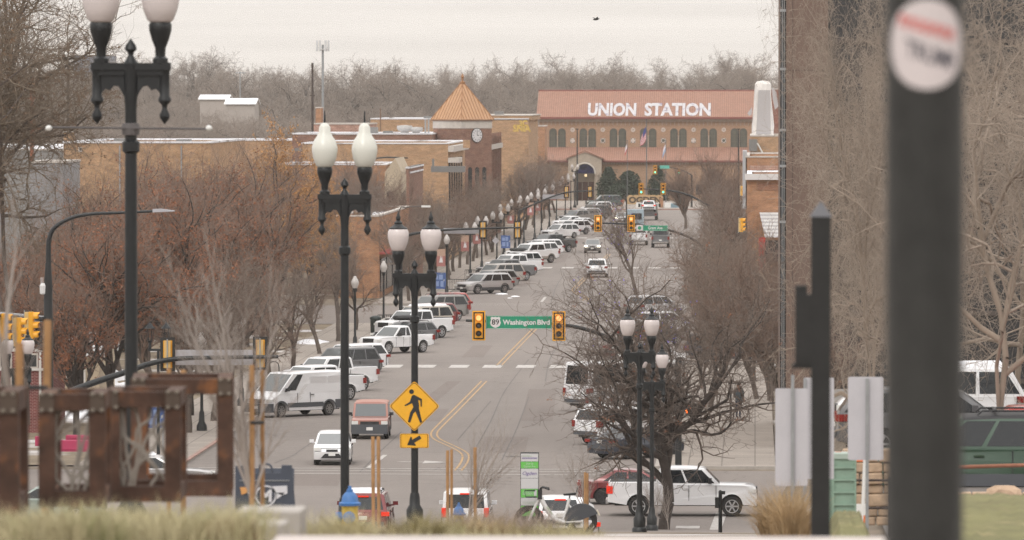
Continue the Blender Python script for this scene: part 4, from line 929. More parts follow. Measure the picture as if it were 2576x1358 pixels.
# bike rack hoop, meter posts
p = G(710, 957); m = MB(); m.tube(smooth_path([(-.3, 0, .1), (-.3, 0, .7), (-.15, 0, .95), (.15, 0, .95), (.3, 0, .7), (.3, 0, .1)]), .03, 8); tag(m.build('bike_hoop', BLACK, None, 40, (p.x - .5, p.y, .1)), 'black bike hoop on the pavement behind the panel van', 'bike rack')
p = W(1390, 1125, 340); m = MB(); m.tube([(0, 0, 0), (0, 0, 2.2)], .05, 8); m.box((.12, 0, 2.0), (.5, .06, .06)); tag(m.build('sign_post', BLACK, None, 0, (W(1838, 1150, 345).x, 345, .13)), 'thin black post on the pavement behind the leaning tree', 'post')
p = W(363, 1000, 262); m = MB(); m.lathe([(.12, 0), (.12, 1.6), (.1, 1.65), (.02, 1.68)], n=12); tag(m.build('bollard', BLACK, None, 40, (W(293, 980, 292).x, 292, 2.4)), 'short black bollard before the snow patch on the left', 'bollard')
# ================================================================== trees
BARK = mat('bark_grey_brown', (.115, .09, .075), .95, noise=(3, .25)); TWIG = mat('twigs_brown', (.205, .16, .132), .95, noise=(.6, .2)); TWIGR = mat('twigs_reddish', (.225, .155, .122), .95, noise=(.6, .2))
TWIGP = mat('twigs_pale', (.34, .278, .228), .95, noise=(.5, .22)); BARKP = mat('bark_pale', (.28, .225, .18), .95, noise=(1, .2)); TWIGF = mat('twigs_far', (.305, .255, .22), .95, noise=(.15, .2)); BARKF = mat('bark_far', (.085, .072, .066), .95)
BARKD = mat('bark_dark', (.06, .048, .042), .95, noise=(4, .3)); TWIGD = mat('twigs_dark', (.155, .12, .1), .95, noise=(1, .25)); TWIGY = mat('twigs_young', (.34, .295, .265), .9)
LEAFR = mat('leaf_rust', (.29, .118, .06), .9, noise=(.7, .35)); LEAFO = mat('leaf_ochre', (.44, .24, .1), .9, noise=(.7, .3)); SEED = mat('seed_clusters', (.2, .12, .07), .9)
def grow(seed, H, spec, lean=(0, 0), r0=.16, up=.12, wob=.13, trunk_h=.25, twist=.0):
    """limbs as short straight runs: arrays start, end, radii, level"""
    rnd = random.Random(seed); S_ = []
    def limb(p, d, L, r, lev, taper):
        n = max(2, min(7, int(L / (.55 if lev < 2 else .35)) + 1)) if lev else 6
        st = L / n; pts = []
        for i in range(n):
            w = wob * (1 + .5 * lev); d = d + Vector((rnd.gauss(0, w), rnd.gauss(0, w), rnd.gauss(0, w * .6) + up * (.5 if lev else .2))); d.normalize()
            q = p + d * st; ra = r * (1 - (1 - taper) * i / n); rb = r * (1 - (1 - taper) * (i + 1) / n)
            S_.append((p, q, ra, rb, lev)); pts.append((p, q, d.copy(), rb)); p = q
        if lev + 1 >= len(spec): return
        k, lr, ang, t0 = spec[lev + 1]; k = max(1, int(k * rnd.uniform(.8, 1.25) + .5)); base = rnd.uniform(0, 6.28)
        for c in range(k):
            t = t0 + (1 - t0) * (c + rnd.random()) / k; i = min(n - 1, int(t * n)); a, b, dd, rr = pts[i]; f = t * n - i
            o = dd.orthogonal().normalized(); az = base + c * 2.4 + rnd.gauss(0, .4); o = Matrix.Rotation(az, 3, dd) @ o
            th = R(ang) * rnd.uniform(.65, 1.3); nd = (dd * math.cos(th) + o * math.sin(th)).normalized()
            limb(a.lerp(b, f), nd, L * lr * rnd.uniform(.65, 1.2) * (1.12 - .35 * t), min(rr * .85, r * .62), lev + 1, .35)
        if lev < len(spec) - 1:      # the leader goes on
            a, b, dd, rr = pts[-1]; limb(b, dd, L * lr, rr, lev + 1, .3)
    limb(Vector((0, 0, -.15)), Vector((lean[0], lean[1], 1)).normalized(), H * trunk_h, r0, 0, .72)
    P0 = np.array([s[0][:] for s in S_]); P1 = np.array([s[1][:] for s in S_]); ra = np.array([s[2] for s in S_]); rb = np.array([s[3] for s in S_]); lv = np.array([s[4] for s in S_])
    k = H / max(P1[:, 2].max(), .1); P0 *= k; P1 *= k
    return P0, P1, ra, rb, lv
def tubes(name, P0, P1, ra, rb, sides, rmin):
    ra = np.maximum(ra, rmin); rb = np.maximum(rb, rmin * .8); D = P1 - P0; D /= np.linalg.norm(D, axis=1)[:, None] + 1e-9
    A = np.where(np.abs(D[:, 2:3]) < .9, np.array([[0, 0, 1.0]]), np.array([[1.0, 0, 0]])); U = np.cross(D, A); U /= np.linalg.norm(U, axis=1)[:, None]; V_ = np.cross(D, U)
    a = np.arange(sides) * 2 * np.pi / sides; c, s = np.cos(a), np.sin(a); off = U[:, None, :] * c[None, :, None] + V_[:, None, :] * s[None, :, None]
    lo = P0[:, None, :] + off * ra[:, None, None]; hi = P1[:, None, :] + off * rb[:, None, None]
    v = np.concatenate([lo, hi], axis=1).reshape(-1, 3); n = len(P0); j = np.arange(sides); j2 = (j + 1) % sides
    f = np.stack([j, j2, j2 + sides, j + sides], 1)[None] + (np.arange(n) * 2 * sides)[:, None, None]
    return raw(name, v, f.reshape(-1, 4))
def raw(name, v, f, smooth=True):
    me = bpy.data.meshes.new(name); me.vertices.add(len(v)); me.vertices.foreach_set('co', np.ascontiguousarray(v, dtype=np.float32).ravel())
    k = f.shape[1]; me.loops.add(f.size); me.loops.foreach_set('vertex_index', np.ascontiguousarray(f, dtype=np.int32).ravel()); me.polygons.add(len(f))
    me.polygons.foreach_set('loop_start', np.arange(len(f), dtype=np.int32) * k)
    if smooth: me.polygons.foreach_set('use_smooth', np.ones(len(f), dtype=bool))
    me.update(calc_edges=True); return me
def leafmesh(name, P, size, seed):
    rg = np.random.default_rng(seed); n = len(P); a = rg.normal(size=(n, 3)); a /= np.linalg.norm(a, axis=1)[:, None]; b = np.cross(a, rg.normal(size=(n, 3))); b /= np.linalg.norm(b, axis=1)[:, None]
    s = size * rg.uniform(.6, 1.4, (n, 1)); q = np.stack([P - a * s, P + b * s * .55, P + a * s, P - b * s * .55], 1).reshape(-1, 3)
    return raw(name, q, np.arange(4 * n).reshape(n, 4), False)
TREE = {}
def tree_kind(key, seed, H, spec, bark, twig, rmin=.006, leaves=None, split=2, scale_r=1.0, **kw):
    P0, P1, ra, rb, lv = grow(seed, H, spec, **kw); T = lv < split
    tm = tubes('trunk', P0[T], P1[T], ra[T], rb[T], 7, rmin * 1.5); tm.materials.append(bark)
    cm = tubes('crown', P0[~T], P1[~T], ra[~T], rb[~T], 3, rmin); cm.materials.append(twig)
    lm = None
    if leaves:
        n, size, lmat, spread, zr = leaves; rg = np.random.default_rng(seed); C = np.where(lv >= len(spec) - 2)[0]
        w = np.ones(len(C))
        if zr: zz = P1[C, 2] / H; w = np.clip((zr - zz) * 3 + .25, .05, 1)
        cl = rg.choice(C, max(20, n // 9), p=w / w.sum()); idx = rg.choice(cl, n); t = rg.random((n, 1)); P = P0[idx] * (1 - t) + P1[idx] * t + rg.normal(size=(n, 3)) * spread
        lm = leafmesh('leaves', P, size, seed); lm.materials.append(lmat)
    TREE[key] = (tm, cm, lm, H)
def plant_tree(key, x, y, z, rz=0, sc=1.0, name='bare_tree', label=None, cat='tree', group=None, sxy=None):
    tm, cm, lm, H = TREE[key]; t = thing(name, label, cat, (x, y, z), rz, group); t.scale = (sc * (sxy or 1), sc * (sxy or 1), sc)
    link(bpy.data.objects.new('trunk', tm), t); link(bpy.data.objects.new('crown', cm), t)
    if lm: link(bpy.data.objects.new('leaves', lm), t)
    return t
ST = [(0, 0, 0, 0), (5, .95, 32, .45), (4, .68, 36, .25), (5, .6, 40, .2), (5, .55, 42, .15), (3, .5, 45, .2)]
for i in range(4): tree_kind('street%d' % i, 11 + i, 9.5, ST, BARK, (TWIG, TWIGR)[i % 2], rmin=.0075, split=2 + i % 2, r0=.17, up=.13, trunk_h=.28)
VS = [(0, 0, 0, 0), (10, 1.5, 19, .55), (6, .62, 21, .2), (6, .56, 24, .15), (6, .5, 28, .15)]
for i in range(2): tree_kind('vase%d' % i, 31 + i, 10.5, VS, BARK, TWIGR, rmin=.0085, r0=.22, up=.16, trunk_h=.2, wob=.09)
RS = [(0, 0, 0, 0), (8, 1.25, 26, .45), (6, .62, 30, .2), (6, .56, 34, .15), (5, .55, 38, .15)]
tree_kind('rust0', 41, 13, RS, BARKD, TWIGR, rmin=.0075, split=3, leaves=(9500, .06, LEAFR, .12, .8), r0=.22, trunk_h=.2, up=.14)
tree_kind('rust1', 42, 13, RS, BARKD, TWIGR, rmin=.0075, split=3, leaves=(9000, .06, LEAFR, .12, .7), r0=.22, trunk_h=.2, up=.14)
tree_kind('ochre', 43, 15, [(0, 0, 0, 0), (6, 1.0, 40, .4), (5, .65, 42, .25), (5, .55, 45, .2), (5, .5, 45, .15)], BARKD, TWIGR, rmin=.0085, split=3, leaves=(18000, .08, LEAFO, .16, None), r0=.24, trunk_h=.25, up=.06, wob=.17)
FS = [(0, 0, 0, 0), (7, 1.0, 36, .3), (5, .66, 38, .2), (5, .6, 40, .2), (5, .55, 42, .15), (4, .55, 45, .1)]
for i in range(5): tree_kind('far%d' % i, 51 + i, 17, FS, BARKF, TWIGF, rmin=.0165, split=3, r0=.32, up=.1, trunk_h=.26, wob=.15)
PS = [(0, 0, 0, 0), (8, 1.0, 42, .3), (5, .66, 48, .2), (5, .62, 52, .15), (5, .62, 55, .1), (3, .6, 55, .1)]
for i in range(2): tree_kind('pale%d' % i, 61 + i, 12, PS, BARKP, TWIGP, rmin=.0048, r0=.11, up=.02, trunk_h=.24, wob=.2)
GS = [(0, 0, 0, 0), (6, 1.15, 40, .5), (5, .72, 44, .2), (5, .64, 48, .15), (4, .6, 52, .15), (3, .55, 55, .1)]
tree_kind('gnarl', 75, 12.2, GS, BARKD, TWIGD, rmin=.0068, r0=.23, up=.11, trunk_h=.2, wob=.18, lean=(.32, 0), split=3, leaves=(700, .035, LEAFR, .05, None))
YS = [(0, 0, 0, 0), (10, .8, 22, .4), (5, .55, 24, .3), (4, .5, 26, .3)]
tree_kind('young0', 81, 3.45, YS, TWIGY, TWIGY, rmin=.0033, r0=.03, up=.12, trunk_h=.4, wob=.05)
tree_kind('young2', 83, 3.3, [(0, 0, 0, 0), (5, .7, 20, .6), (3, .5, 24, .4), (2, .5, 26, .3)], TWIGY, TWIGY, rmin=.003, r0=.035, up=.12, trunk_h=.55, wob=.06)
tree_kind('young1', 82, 3.0, YS, TWIGY, TWIGY, rmin=.0026, r0=.024, up=.1, trunk_h=.42, wob=.06)
tree_kind('tall', 91, 21, [(0, 0, 0, 0), (12, .36, 55, .62), (8, .62, 46, .2), (7, .6, 48, .2), (6, .55, 50, .15)], BARK, mat('twigs_tan', (.2, .155, .115), .95), rmin=.005, leaves=(9000, .035, SEED, .05, None), r0=.13, trunk_h=.45, up=.04, wob=.16)
rnd = random.Random(5)
# street trees: left pavement row
GT = 'leafless street trees tangled together along the left pavement'
LT = 'leafless grey brown street tree in the tangle along the left pavement'
i = 0
for d in [334, 346, 366, 388, 412, 436, 458, 480] + list(range(548, 740, 13)) + list(range(790, 960, 15)):
    x = -28.0 + rnd.uniform(-.4, .4); k = 'street%d' % (i % 4)
    plant_tree(k, x, d, .1, rnd.uniform(0, 6.28), rnd.uniform(.8, 1.0) if d < 500 else rnd.uniform(.85, 1.08), label=LT, group=GT); i += 1
# park and back-lot trees left of the street
GP = 'leafless trees of the park and back lots on the left'; LP_ = 'leafless brown tree among the thicket of the park and back lots on the left'
spots = []
for d in range(345, 760, 12):
    for _ in range(2):
        spots.append((-32 - rnd.random() ** 1.3 * (13 + (d - 345) * .035), d + rnd.uniform(-5, 5)))
for x, d in spots:
    k = rnd.choice(['street0', 'street1', 'street2', 'street3', 'vase0', 'vase1']); plant_tree(k, x, d, 0, rnd.uniform(0, 6.28), rnd.uniform(.75, 1.05), label=LP_, group=GP)
def at_px(key, px, d, rz, sc, label, name='bare_tree', z=None, group=None, sxy=None):
    p = W(px, 800, d); return plant_tree(key, p.x, d, gz(p.x, d) if z is None else z, R(rz), sc, name, label, 'tree', group, sxy)
at_px('rust0', 270, 345, 10, 1.02, 'upright tree with rust brown leaves just right of the nearest lamp post', 'rust_leaved_tree')
at_px('rust1', 190, 330, 120, .8, 'low tree with rust brown leaves beside the tall lighting column', 'rust_leaved_tree')
at_px('rust0', 430, 390, 200, 1.1, 'tall vase shaped rust leaved tree left of the staked foreground tree', 'rust_leaved_tree')
at_px('rust0', 350, 430, 80, 1.15, 'tallest rust leaved tree in front of the tan brick wall', 'rust_leaved_tree')
for j, px in enumerate((320, 400, 470, 535, 590, 650, 240)): at_px(('rust1', 'rust0', 'vase0')[j % 3], px, 455 + (j * 17) % 30, 47 * j, .86 * 1.3 + .06 * (j % 3), 'rust tinted tree standing close before the tan brick wall', 'rust_leaved_tree', group='rust tinted trees before the tan brick wall')
for j, px in enumerate((20, 75, 130, 165, 215)): at_px(('rust1', 'street0', 'rust0')[j % 3], px, 400 + (j * 23) % 40, 61 * j, (.82, 1.1, .85)[j % 3], 'brown tree in the clump below the grey stucco block at the left edge', 'rust_leaved_tree', group='brown trees below the grey stucco block')
at_px('rust1', 620, 450, 310, 1.05, 'rust leaved tree behind the staked foreground tree', 'rust_leaved_tree')
at_px('rust1', 480, 352, 150, .8, 'low rust leaved tree under the long curved signal arm', 'rust_leaved_tree')
at_px('rust1', 560, 405, 40, 1.0, 'rust leaved tree with dark limbs behind the long sign back', 'rust_leaved_tree')
at_px('rust0', 90, 372, 300, .85, 'rust leaved tree left of the tall lighting column', 'rust_leaved_tree')
at_px('ochre', 660, 490, 0, 1.06, 'broad tree with ochre leaves and dark twisted limbs left of the cream lamp globes', 'ochre_leaved_tree', sxy=.8)
for j, (px, d, sc) in enumerate([(600, 470, .7), (735, 520, .75), (705, 560, .7), (800, 540, .68), (840, 590, .62)]): at_px('ochre', px, d, 60 * j, sc, 'ochre leaved tree among the back lot thicket below the snowy roofs', 'ochre_leaved_tree', group='ochre leaved trees of the back lots', sxy=.62)
for j in range(16): at_px(('street0', 'vase1', 'street2', 'vase0')[j % 4], 660 + 19 * j, 575 + (j * 29) % 50, 50 * j, 1.05 + .08 * (j % 3), LP_, group=GP)
at_px('ochre', 780, 560, 80, .8, 'smaller ochre leaved tree behind the cream lamp globes', 'ochre_leaved_tree', sxy=.62)
at_px('rust1', 900, 600, 80, .75, 'thin rust leaved tree right of the cream lamp globes', 'rust_leaved_tree')
at_px('tall', 5, 300, 30, 1.2, 'tall tree with seed clusters filling the top left corner', 'seed_tree', z=3)
at_px('tall', 70, 308, 100, 1.12, 'smaller seed tree just right of the top left corner tree', 'seed_tree', z=2, sxy=.75)
at_px('tall', -90, 315, 200, 1.2, 'tall seed tree standing behind the top left corner tree', 'seed_tree', z=3)
# right pavement row
GR_ = 'leafless street trees crowded along the right pavement'
for j, d in enumerate([362, 375, 390, 405, 420, 435, 450, 465, 480, 492, 545, 565, 580, 610, 640, 670, 700, 725]):
    plant_tree('street%d' % ((j + 1) % 4), -2.6 + rnd.uniform(-.5, .8), d, .1, rnd.uniform(0, 6.28), rnd.uniform(.78, .98), label='leafless street tree in the crowd along the right pavement', group=GR_)
for j, (px, d, sc) in enumerate([(1905, 372, .85), (1985, 368, .85), (1940, 370, .9), (2010, 360, .85), (1880, 440, .9), (1945, 385, .85), (1985, 345, .85), (1900, 395, .85), (1960, 420, .9), (2050, 310, .85), (1925, 470, .85)]):
    at_px(('street1', 'street3', 'vase1')[j % 3], px, d, j * 70, sc, 'leafless brown tree between the right pavement and the dark tower', group='leafless trees before the dark tower', z=.1)
at_px('vase0', 1790, 800, 40, 1.12, 'big round vase shaped bare tree right of the station flags', 'vase_shaped_tree')
at_px('vase1', 1725, 850, 100, .95, 'vase shaped bare tree left of the biggest one by the station', 'vase_shaped_tree')
at_px('vase0', 1845, 760, 200, .95, 'vase shaped bare tree against the right brick buildings', 'vase_shaped_tree')
at_px('gnarl', 1668, 262, 15, 1.0, 'dark gnarled street tree leaning right beside the twin lamp posts', 'leaning_tree', z=0, sxy=1.06)
# fairy lights on two trees
def lights(key, tree, n, seed):
    tm, cm, lm, H = TREE[key]; rg = np.random.default_rng(seed); co = np.empty(len(cm.vertices) * 3, dtype=np.float32); cm.vertices.foreach_get('co', co); co = co.reshape(-1, 3)
    P = co[rg.choice(len(co), n)] + rg.normal(size=(n, 3)) * .02; o = bpy.data.objects.new('string_lights', leafmesh('string_lights', P, .03, seed)); o.data.materials.append(mat('blue_bulb', (.2, .14, 1), .4, emit=1.2))
    link(o); o.location = tree.location; o.rotation_euler = tree.rotation_euler; o.scale = tree.scale; return o
mid = at_px('street0', 1650, 352, 60, .95, 'bare street tree strung with blue lights behind the leaning tree', 'strung_tree', z=.1)
tag(lights('street0', mid, 260, 3), 'strings of small blue lights on the bare tree behind the leaning tree', 'string lights')
mid = at_px('street2', 1600, 560, 10, .95, 'slim bare tree with blue lights rising right of the second avenue sign', 'strung_tree', z=.1)
tag(lights('street2', mid, 120, 4), 'small blue lights on the slim tree by the second avenue sign', 'string lights')
# pale trees in front of the dark tower
for j, (key, px, d, rz, sc, sxy, lb) in enumerate([('pale1', 2205, 168, 200, 1.15, .22, 'narrow pale bare tree just right of the slim dark post'), ('pale0', 2215, 150, 20, 1.1, .28, 'pale twiggy bare tree between the slim dark post and the big pole'), ('pale1', 2500, 142, 130, 1.15, .6, 'pale twiggy bare tree at the right frame edge'), ('pale1', 2370, 185, 250, 1.15, .5, 'pale bare tree hidden behind the big dark pole'),
        ('pale0', 2690, 165, 200, 1.2, .7, 'pale bare tree whose limbs enter from the right frame edge'), ('pale0', 2245, 200, 300, .95, .3, 'pale bare tree close to the edge of the dark tower'), ('pale1', 2300, 212, 60, 1.25, .42, 'pale bare tree farthest back between tower and big pole'), ('pale0', 2560, 205, 90, 1.3, .7, 'pale bare tree farthest back at the right frame edge')]):
    at_px(key, px, d, rz, sc, lb, 'pale_tree', sxy=sxy)
# young staked trees
WOOD = mat('stake_wood', (.36, .2, .09), .85, noise=(3, .25)); TIE = mat('rubber_tie', (.03, .03, .03), .8)
def stake(px, py0, py1, d, label, r=.03, dx=0):
    a, b = W(px, py1, d), W(px + dx, py0, d); zb = gz(a.x, d) - .1; m = MB(); m.tube([(0, 0, zb - b.z), (b.x - a.x, 0, 0)], r, 8); o = m.build('tree_stake', WOOD, None, 40, (a.x, d, b.z)); return tag(o, label, 'stake')
def tie(px0, px1, py, d, label):
    a, b = W(px0, py, d), W(px1, py, d); m = MB(); m.tube([a, b], .018, 6); tag(m.build('tree_tie', TIE), label, 'tree tie')
at_px('young0', 648, 66, 0, 1.0, 'young staked tree with pale upright branches before the panel van', 'young_tree')
stake(634, 918, 1285, 66, 'left wooden stake of the young tree before the panel van', .026); stake(660, 930, 1285, 66.2, 'right wooden stake of the young tree before the panel van', .022); tie(630, 664, 1063, 65.9, 'black tie holding the young tree before the panel van')
at_px('young2', 72, 52, 40, 1.0, 'young staked tree at the left frame edge', 'young_tree')
stake(52, 862, 1290, 52, 'left wooden stake of the tree at the left frame edge', .032, -4); stake(112, 805, 1290, 52, 'right wooden stake of the tree at the left frame edge', .03, 8); tie(45, 120, 975, 51.9, 'black tie holding the tree at the left frame edge')
stake(461, 930, 1230, 60, 'wooden stake behind the large rusty frame', .026); stake(425, 925, 1230, 61, 'wooden stake behind the top beam of the large rusty frame', .02)
t = at_px('young1', 1148, 118, 0, .92, 'thin leaning young tree in front of the yellow road line', 'young_tree'); t.rotation_euler = (0, R(22), R(10))
stake(1126, 1133, 1300, 118, 'left wooden stake of the leaning young tree', .028); stake(1136, 1130, 1300, 119, 'second wooden stake of the leaning young tree', .025); stake(1196, 1125, 1300, 118, 'right wooden stake of the leaning young tree', .03, -1)
stake(940, 1098, 1300, 112, 'left wooden stake beside the larger hydrant', .03, -2); stake(953, 1098, 1300, 112.4, 'right wooden stake beside the larger hydrant', .03, -1)
t = at_px('young1', 1474, 185, 60, .95, 'small bare tree spreading above the bike and the green kiosk', 'young_tree')
stake(1472, 1188, 1320, 184, 'left wooden stake under the small tree by the bike', .035); stake(1478, 1190, 1320, 184.3, 'right wooden stake under the small tree by the bike', .03)
for px, d, sc in ((1655, 259, .75), (1682, 260, .65)): at_px('young0', px, d, 30, sc, 'thin shoots growing at the foot of the leaning tree', 'sapling', group='thin shoots at the foot of the leaning tree')
# the far wood
rnd = random.Random(8); GF = 'bare trees of the far wood'; LF = 'bare grey tree in the far wood behind the town'
def far_tree(x, d, sc, rz, k):
    tm, cm, lm, H = TREE['far%d' % k]; return plant_tree('far%d' % k, x, d, prof(d) - .3, rz, sc, 'far_tree', LF, 'tree', GF)
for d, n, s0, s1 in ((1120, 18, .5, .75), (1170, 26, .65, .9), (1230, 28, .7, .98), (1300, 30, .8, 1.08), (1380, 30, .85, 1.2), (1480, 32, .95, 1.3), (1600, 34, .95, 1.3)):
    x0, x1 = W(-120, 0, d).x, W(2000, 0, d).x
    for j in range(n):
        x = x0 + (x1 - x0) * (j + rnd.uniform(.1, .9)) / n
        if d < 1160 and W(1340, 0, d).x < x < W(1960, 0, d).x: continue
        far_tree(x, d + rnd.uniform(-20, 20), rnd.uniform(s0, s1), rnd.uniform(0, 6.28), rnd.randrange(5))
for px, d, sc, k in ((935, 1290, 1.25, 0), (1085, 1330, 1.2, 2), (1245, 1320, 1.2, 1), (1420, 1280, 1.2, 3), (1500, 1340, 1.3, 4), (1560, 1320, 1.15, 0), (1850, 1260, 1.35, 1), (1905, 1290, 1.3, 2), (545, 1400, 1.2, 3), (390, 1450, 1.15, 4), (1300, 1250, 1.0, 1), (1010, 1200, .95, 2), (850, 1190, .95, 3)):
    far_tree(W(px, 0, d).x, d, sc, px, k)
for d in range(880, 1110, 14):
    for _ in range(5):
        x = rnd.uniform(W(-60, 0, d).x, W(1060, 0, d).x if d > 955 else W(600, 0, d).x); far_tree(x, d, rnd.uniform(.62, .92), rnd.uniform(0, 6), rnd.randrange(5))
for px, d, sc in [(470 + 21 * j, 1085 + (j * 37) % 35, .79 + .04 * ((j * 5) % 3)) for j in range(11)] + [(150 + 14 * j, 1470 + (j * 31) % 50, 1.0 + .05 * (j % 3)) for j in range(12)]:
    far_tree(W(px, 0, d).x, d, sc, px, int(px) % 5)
# a solid thicket deep inside the wood
m = []; rg = np.random.default_rng(4); n = 60000
d = rg.uniform(1420, 1720, n); x = W(-200, 0, 1)[0] * d + rg.random(n) * (W(2100, 0, 1)[0] - W(-200, 0, 1)[0]) * d; hgt = 9 + 4 * np.sin(x * .09) + 2 * np.sin(x * .31 + 1); z = np.interp(d, _px, _pz) + rg.random(n) * hgt
P = np.stack([x, d, z], 1); dv = rg.normal(size=(n, 3)) * [.5, .5, 1]; dv /= np.linalg.norm(dv, axis=1)[:, None]; Lg = rg.uniform(.8, 2.6, (n, 1))
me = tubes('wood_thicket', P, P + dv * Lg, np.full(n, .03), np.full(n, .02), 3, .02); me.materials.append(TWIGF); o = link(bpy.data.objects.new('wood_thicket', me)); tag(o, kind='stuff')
# evergreens before the station
def evergreen(label, px, d, w, h, seed, cone=True):
    p = W(px, 500, d); rg = np.random.default_rng(seed); n = 5200; t = thing('evergreen_shrub', label, 'shrub', (p.x, d, .1))
    z = rg.random(n) ** .85; rad = np.sqrt(rg.random(n)) * (np.clip(1.15 * (1 - z) + .18, 0, .85) if cone else np.sqrt(np.clip(1 - (z * 2 - 1) ** 2, 0, 1))) * w / 2; a = rg.random(n) * 6.283
    rad *= 1 + .25 * np.sin(a * 5 + z * 9); P = np.stack([rad * np.cos(a), rad * np.sin(a), .1 + z * h], 1)
    me = leafmesh('foliage', P, .17, seed); me.materials.append(mat('evergreen', (.035, .05, .03), .9, noise=(.9, .4))); link(bpy.data.objects.new('foliage', me), t)
    m = MB(); m.tube([(0, 0, -.1), (0, 0, h * .7)], [.12, .04], 6); m.build('trunk', BARKD, t)
evergreen('broad dark evergreen beside the station portico', 1531, 1062, 4.2, 5.2, 1); evergreen('dark evergreen left of the tall flagpole', 1582, 1063, 3.4, 4.6, 2, False); evergreen('dark evergreen right of the tall flagpole', 1656, 1063, 3.6, 5.4, 3); evergreen('low brown bush between two evergreens', 1558, 1058, 3.6, 2.6, 4, False)
evergreen('small dark green conifer among the rusty leaved trees', 205, 430, 2.2, 6.5, 5); evergreen('slim yellow green conifer behind the curved lamp arm', 300, 440, 2.4, 5.0, 6)
# ================================================================== buildings
TAN = brick('brick_tan', (.42, .26, .14), (.36, .2, .105), (.4, .32, .25)); ORB = brick('brick_orange', (.4, .2, .1), (.33, .15, .075), (.36, .28, .22)); REDB_ = brick('brick_red', (.27, .1, .07), (.22, .075, .055), (.34, .28, .24))
BRB = brick('brick_brown', (.24, .12, .085), (.19, .09, .065), (.28, .22, .18)); PINKB = brick('brick_pink', (.42, .26, .2), (.36, .2, .155), (.5, .42, .38), (.4, .2)); CREAM = mat('cream_stucco', (.46, .38, .28), .9, noise=(1, .1)); GRAYS = mat('grey_stucco', (.27, .265, .27), .9, noise=(.6, .12))
TRIM = mat('pale_trim', (.5, .46, .42), .85, noise=(1.5, .12)); DARKW = mat('window_dark', (.03, .035, .04), .15, spec=.6); WHITEW = mat('white_wood', (.62, .6, .57), .7, noise=(2, .08)); METALR = mat('roof_unit', (.2, .195, .19), .5, .3, (2, .1)); SNOWR = mat('snowy_roof', (.68, .68, .7), .85, noise=(.25, .08, (.3, .27, .25), .35, .56))
def block(name, label, px0, px1, pyt, d, depth, m, x1=None, x0=None, par=.45, coping=TRIM, windows=(), cat='building', base=0):
    """a flat-roofed building: px0..px1 and the parapet line pyt as seen at distance d"""
    a, b = W(px0, pyt, d), W(px1, pyt, d); xa = a.x if x0 is None else x0; xb = b.x if x1 is None else x1; zt = a.z
    t = thing(name, label, cat, ((xa + xb) / 2, d, base)); w = xb - xa; h = zt - base
    q = MB(); q.box2((-w / 2, 0, -.3), (w / 2, depth, h - par)); 
    for (x0_, x1_, y0_, y1_) in ((-w / 2, w / 2, 0, .3), (-w / 2, w / 2, depth - .3, depth), (-w / 2, -w / 2 + .3, .3, depth - .3), (w / 2 - .3, w / 2, .3, depth - .3)): q.box2((x0_, y0_, h - par), (x1_, y1_, h))
    q.build('wall', m, t)
    q = MB(); q.box2((-w / 2 + .31, .31, h - par + .003), (w / 2 - .31, depth - .31, h - par + .16)); q.build('roof', SNOWR, t)
    q = MB()
    for (x0_, x1_, y0_, y1_) in ((-w / 2 - .06, w / 2 + .06, -.06, .36), (-w / 2 - .06, w / 2 + .06, depth - .36, depth + .06), (-w / 2 - .06, -w / 2 + .36, .36, depth - .36), (w / 2 - .36, w / 2 + .06, .36, depth - .36)): q.box2((x0_, y0_, h), (x1_, y1_, h + .14))
    q.build('coping', coping, t)
    for (wx0, wy0, wx1, wy1) in windows:
        A, B = W(wx0, wy1, d), W(wx1, wy0, d); x0_, x1_ = A.x - (xa + xb) / 2, B.x - (xa + xb) / 2; z0, z1 = A.z - base, B.z - base
        f = MB(); f.box2((x0_ - .08, -.05, z0 - .1), (x1_ + .08, .02, z0)); f.box2((x0_ - .08, -.05, z1), (x1_ + .08, .02, z1 + .1)); f.box2((x0_ - .08, -.05, z0), (x0_, .02, z1)); f.box2((x1_, -.05, z0), (x1_ + .08, .02, z1)); f = f.build('window', TRIM, t)
        g = MB(); g.box2((x0_, -.02, z0), (x1_, .01, z1)); g.build('pane', DARKW, f)
    return t, w, h
def pxbox(t, d, px0, px1, py0, py1, y0, y1, name, m):
    """a box part of thing t spanning these picture edges at distance d"""
    A, B = W(px0, py1, d), W(px1, py0, d); o = t.location; q = MB(); q.box2((A.x - o.x, y0, A.z - o.z), (B.x - o.x, y1, B.z - o.z)); return q.build(name, m, t)
t, w, h = block('brick_building', 'tan brick building with a chimney at its left corner behind the nearest lamp post', 160, 530, 360, 500, 34, TAN, coping=SNOWR, windows=((330, 500, 346, 530), (200, 373, 204, 379)))
pxbox(t, 500, 160, 185, 333, 360, 0, .8, 'chimney', TAN); pxbox(t, 500, 158, 187, 330, 333, -.05, .85, 'chimney_cap', TRIM)
for px_, py_ in ((260, 350), (420, 352)): pxbox(t, 500, px_, px_ + 34, py_, 362, 8, 10, 'roof_unit', METALR)
for px_ in (300, 455): pxbox(t, 500, px_, px_ + 3, 366, 520, -.09, -.004, 'downpipe', STEEL)
t, w, h = block('stucco_building', 'grey stucco block with a snowy ledge left of the tan brick building', 75, 158, 410, 470, 12, GRAYS, par=.2)
t, w, h = block('warehouse', 'long low warehouse with a snow covered roof at the left frame edge', -60, 158, 378, 640, 26, mat('warehouse_grey', (.24, .235, .23), .8), par=.1)
pxbox(t, 640, -60, 158, 366, 377, 4, 22, 'snow_roof', SNOW)
